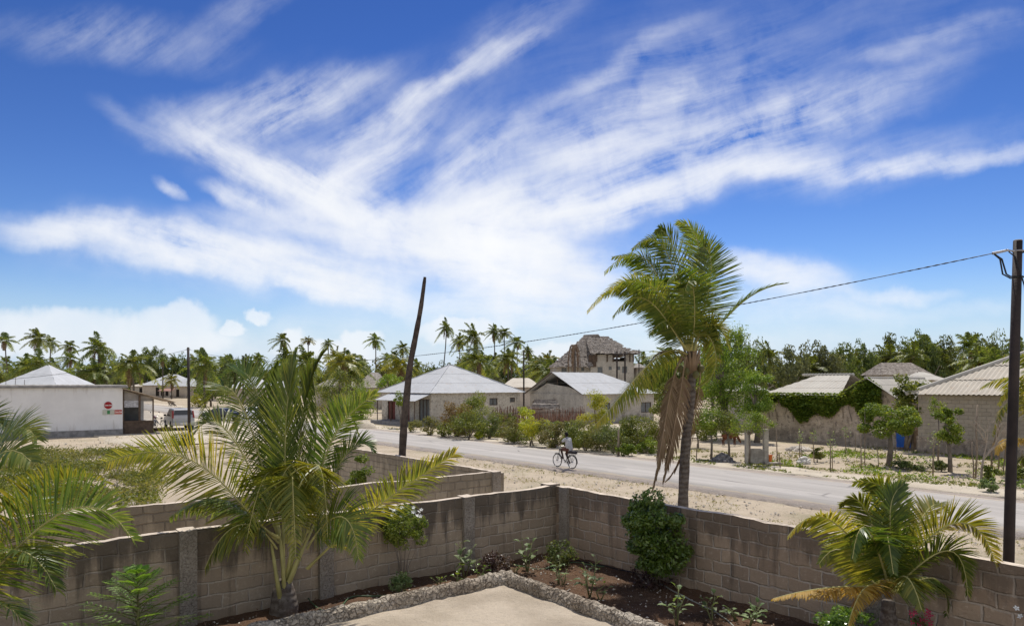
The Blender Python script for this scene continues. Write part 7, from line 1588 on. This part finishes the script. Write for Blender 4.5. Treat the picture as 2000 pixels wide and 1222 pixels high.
# feathery sapling at the bottom left
Ds = 10.7; bs = XD(268, Ds); sp = thing('feathery_sapling', 'bright green feathery sapling with fern-like leaves at the bottom left', 'sapling', bs); rg = np.random.RandomState(8)
mb = MB(); mb.tube([(0, 0, -.1), (.02, 0, .6), (0, .02, .95)], [.035, .025, .01], 7); V = []; Fc = []; top = EYE-(1108-HY)*Ds/F
for i in range(46):
    f = i/45; z = .12+(top-.2)*f; az = i*2.4; L = 1.1*(1-f)**.8+.12; el = .25+.5*f; d = np.array([math.cos(az)*math.cos(el), math.sin(az)*math.cos(el), math.sin(el)]); p0 = np.array([0, 0, z])
    mb.tube([tuple(p0), tuple(p0+d*L*.55), tuple(p0+d*L+np.array([0, 0, -.12*L]))], [.009, .006, .003], 4)
    side = np.cross(d, [0, 0, 1]); side /= np.linalg.norm(side)
    for k in range(9):
        u = .25+.75*k/8; c = p0+d*L*u+np.array([0, 0, -.12*L*u*u])
        for sg in (-1, 1):
            e = side*sg*.8+d*.55+np.array([0, 0, .1]); e /= np.linalg.norm(e); LL = .17*(1-.35*u)*rg.uniform(.8, 1.1); nrm = np.cross(e, d); nrm /= np.linalg.norm(nrm)+1e-9; wv = np.cross(nrm, e); 
            for j in range(12):
                q = c+e*LL*(j+1)/12+np.array([0, 0, -.25*LL*((j+1)/12)**2])
                for s2 in (-1, 1):
                    w = wv*s2*.020*(1-.4*j/12)+e*.012; b0 = len(V); ww = e*.006; V += [q-ww*.3, q+w*.5-ww, q+w, q+w*.5+ww]; Fc.append((b0, b0+1, b0+2, b0+3))
mb.build('stem', mat_plain('green_twig', (.15, .15, .05), .7), sp, True); link('foliage', npmesh('feathery_foliage', np.array(V), np.array(Fc), mat_leaf('feathery_leaf', [(.09,.19,.025),(.15,.30,.04),(.24,.42,.06),(.36,.50,.10)], .4, .5, .3, big=3)), sp)
# garden hoses
M_hose = mat_plain('green_hose', (.07, .12, .06), .45); M_hosed = mat_plain('black_hose', (.02, .02, .02), .5)
def hose(label, px, mat, r=.013, z=.075):
    P = [G(x, y, z+.02) for x, y in px]; th = thing('garden_hose', label, 'hose', P[0]); out = []
    for i in range(len(P)-1):
        p0 = P[max(i-1, 0)]; p1 = P[i]; p2 = P[i+1]; p3 = P[min(i+2, len(P)-1)]
        for k in range(10):
            f = k/10; q = 0.5*((2*p1)+(p2-p0)*f+(2*p0-5*p1+4*p2-p3)*f*f+(3*p1-p0-3*p2+p3)*f**3); q.z = z+.02+.018*mnoise.noise(q*3); out.append(q-P[0])
    out.append(P[-1]-P[0]); mb = MB(); mb.tube(out, r, 6); mb.build('tube', mat, th, True)
hose('green garden hose looping along the soil bed left of the flowering shrub', [(590,1140),(610,1178),(650,1196),(668,1180),(690,1165),(760,1162),(830,1158),(846,1146),(880,1142),(940,1140)], M_hose)
hose('green garden hose curving over the sunny soil near the wall corner', [(985,1100),(1010,1104),(1050,1110),(1090,1104),(1120,1098),(1150,1102),(1180,1106)], M_hose)
hose('thin black hose running along the foot of the right garden wall', [(1120,1092),(1180,1104),(1240,1118),(1300,1130),(1360,1146),(1420,1165),(1500,1184),(1560,1196)], M_hosed)
hose('pale hose lying diagonally in the shaded bed on the right', [(1290,1140),(1340,1166),(1390,1190),(1430,1218),(1440,1240)], mat_plain('pale_hose', (.3, .3, .26), .6))
rgx = random.Random(9); th = thing('dry_stick', 'thin upright stick in the soil between burgundy shrub and corner eggplant', 'stick', G(996, 1125, .06)); mb = MB(); mb.tube([(0, 0, 0), (.005, 0, .5)], .008, 5); mb.build('stick', M_stake, th)
# scattered ground litter in the beds
def litter(fn, n, label, seed):
    rg = np.random.RandomState(seed); C = np.array([tuple(fn(rg)) for _ in range(n)]); V, Fc = leaves(C, .07, rg, .35, 1.5); tag(link('leaf_litter', npmesh('leaf_litter', V, Fc, M_frondd)), label, 'leaf litter', kind='stuff')
litter(lambda rg: ST(rg.uniform(-1, 12.9), rg.uniform(9.1, 11.5), .09+rg.uniform(0, .03)), 900, 'dry fallen leaves on the soil before the right wall', 1)
litter(lambda rg: ST(rg.uniform(11.7, 12.9), rg.uniform(-4, 11.4), .09+rg.uniform(0, .03)), 500, 'dry fallen leaves on the soil before the left wall', 2)
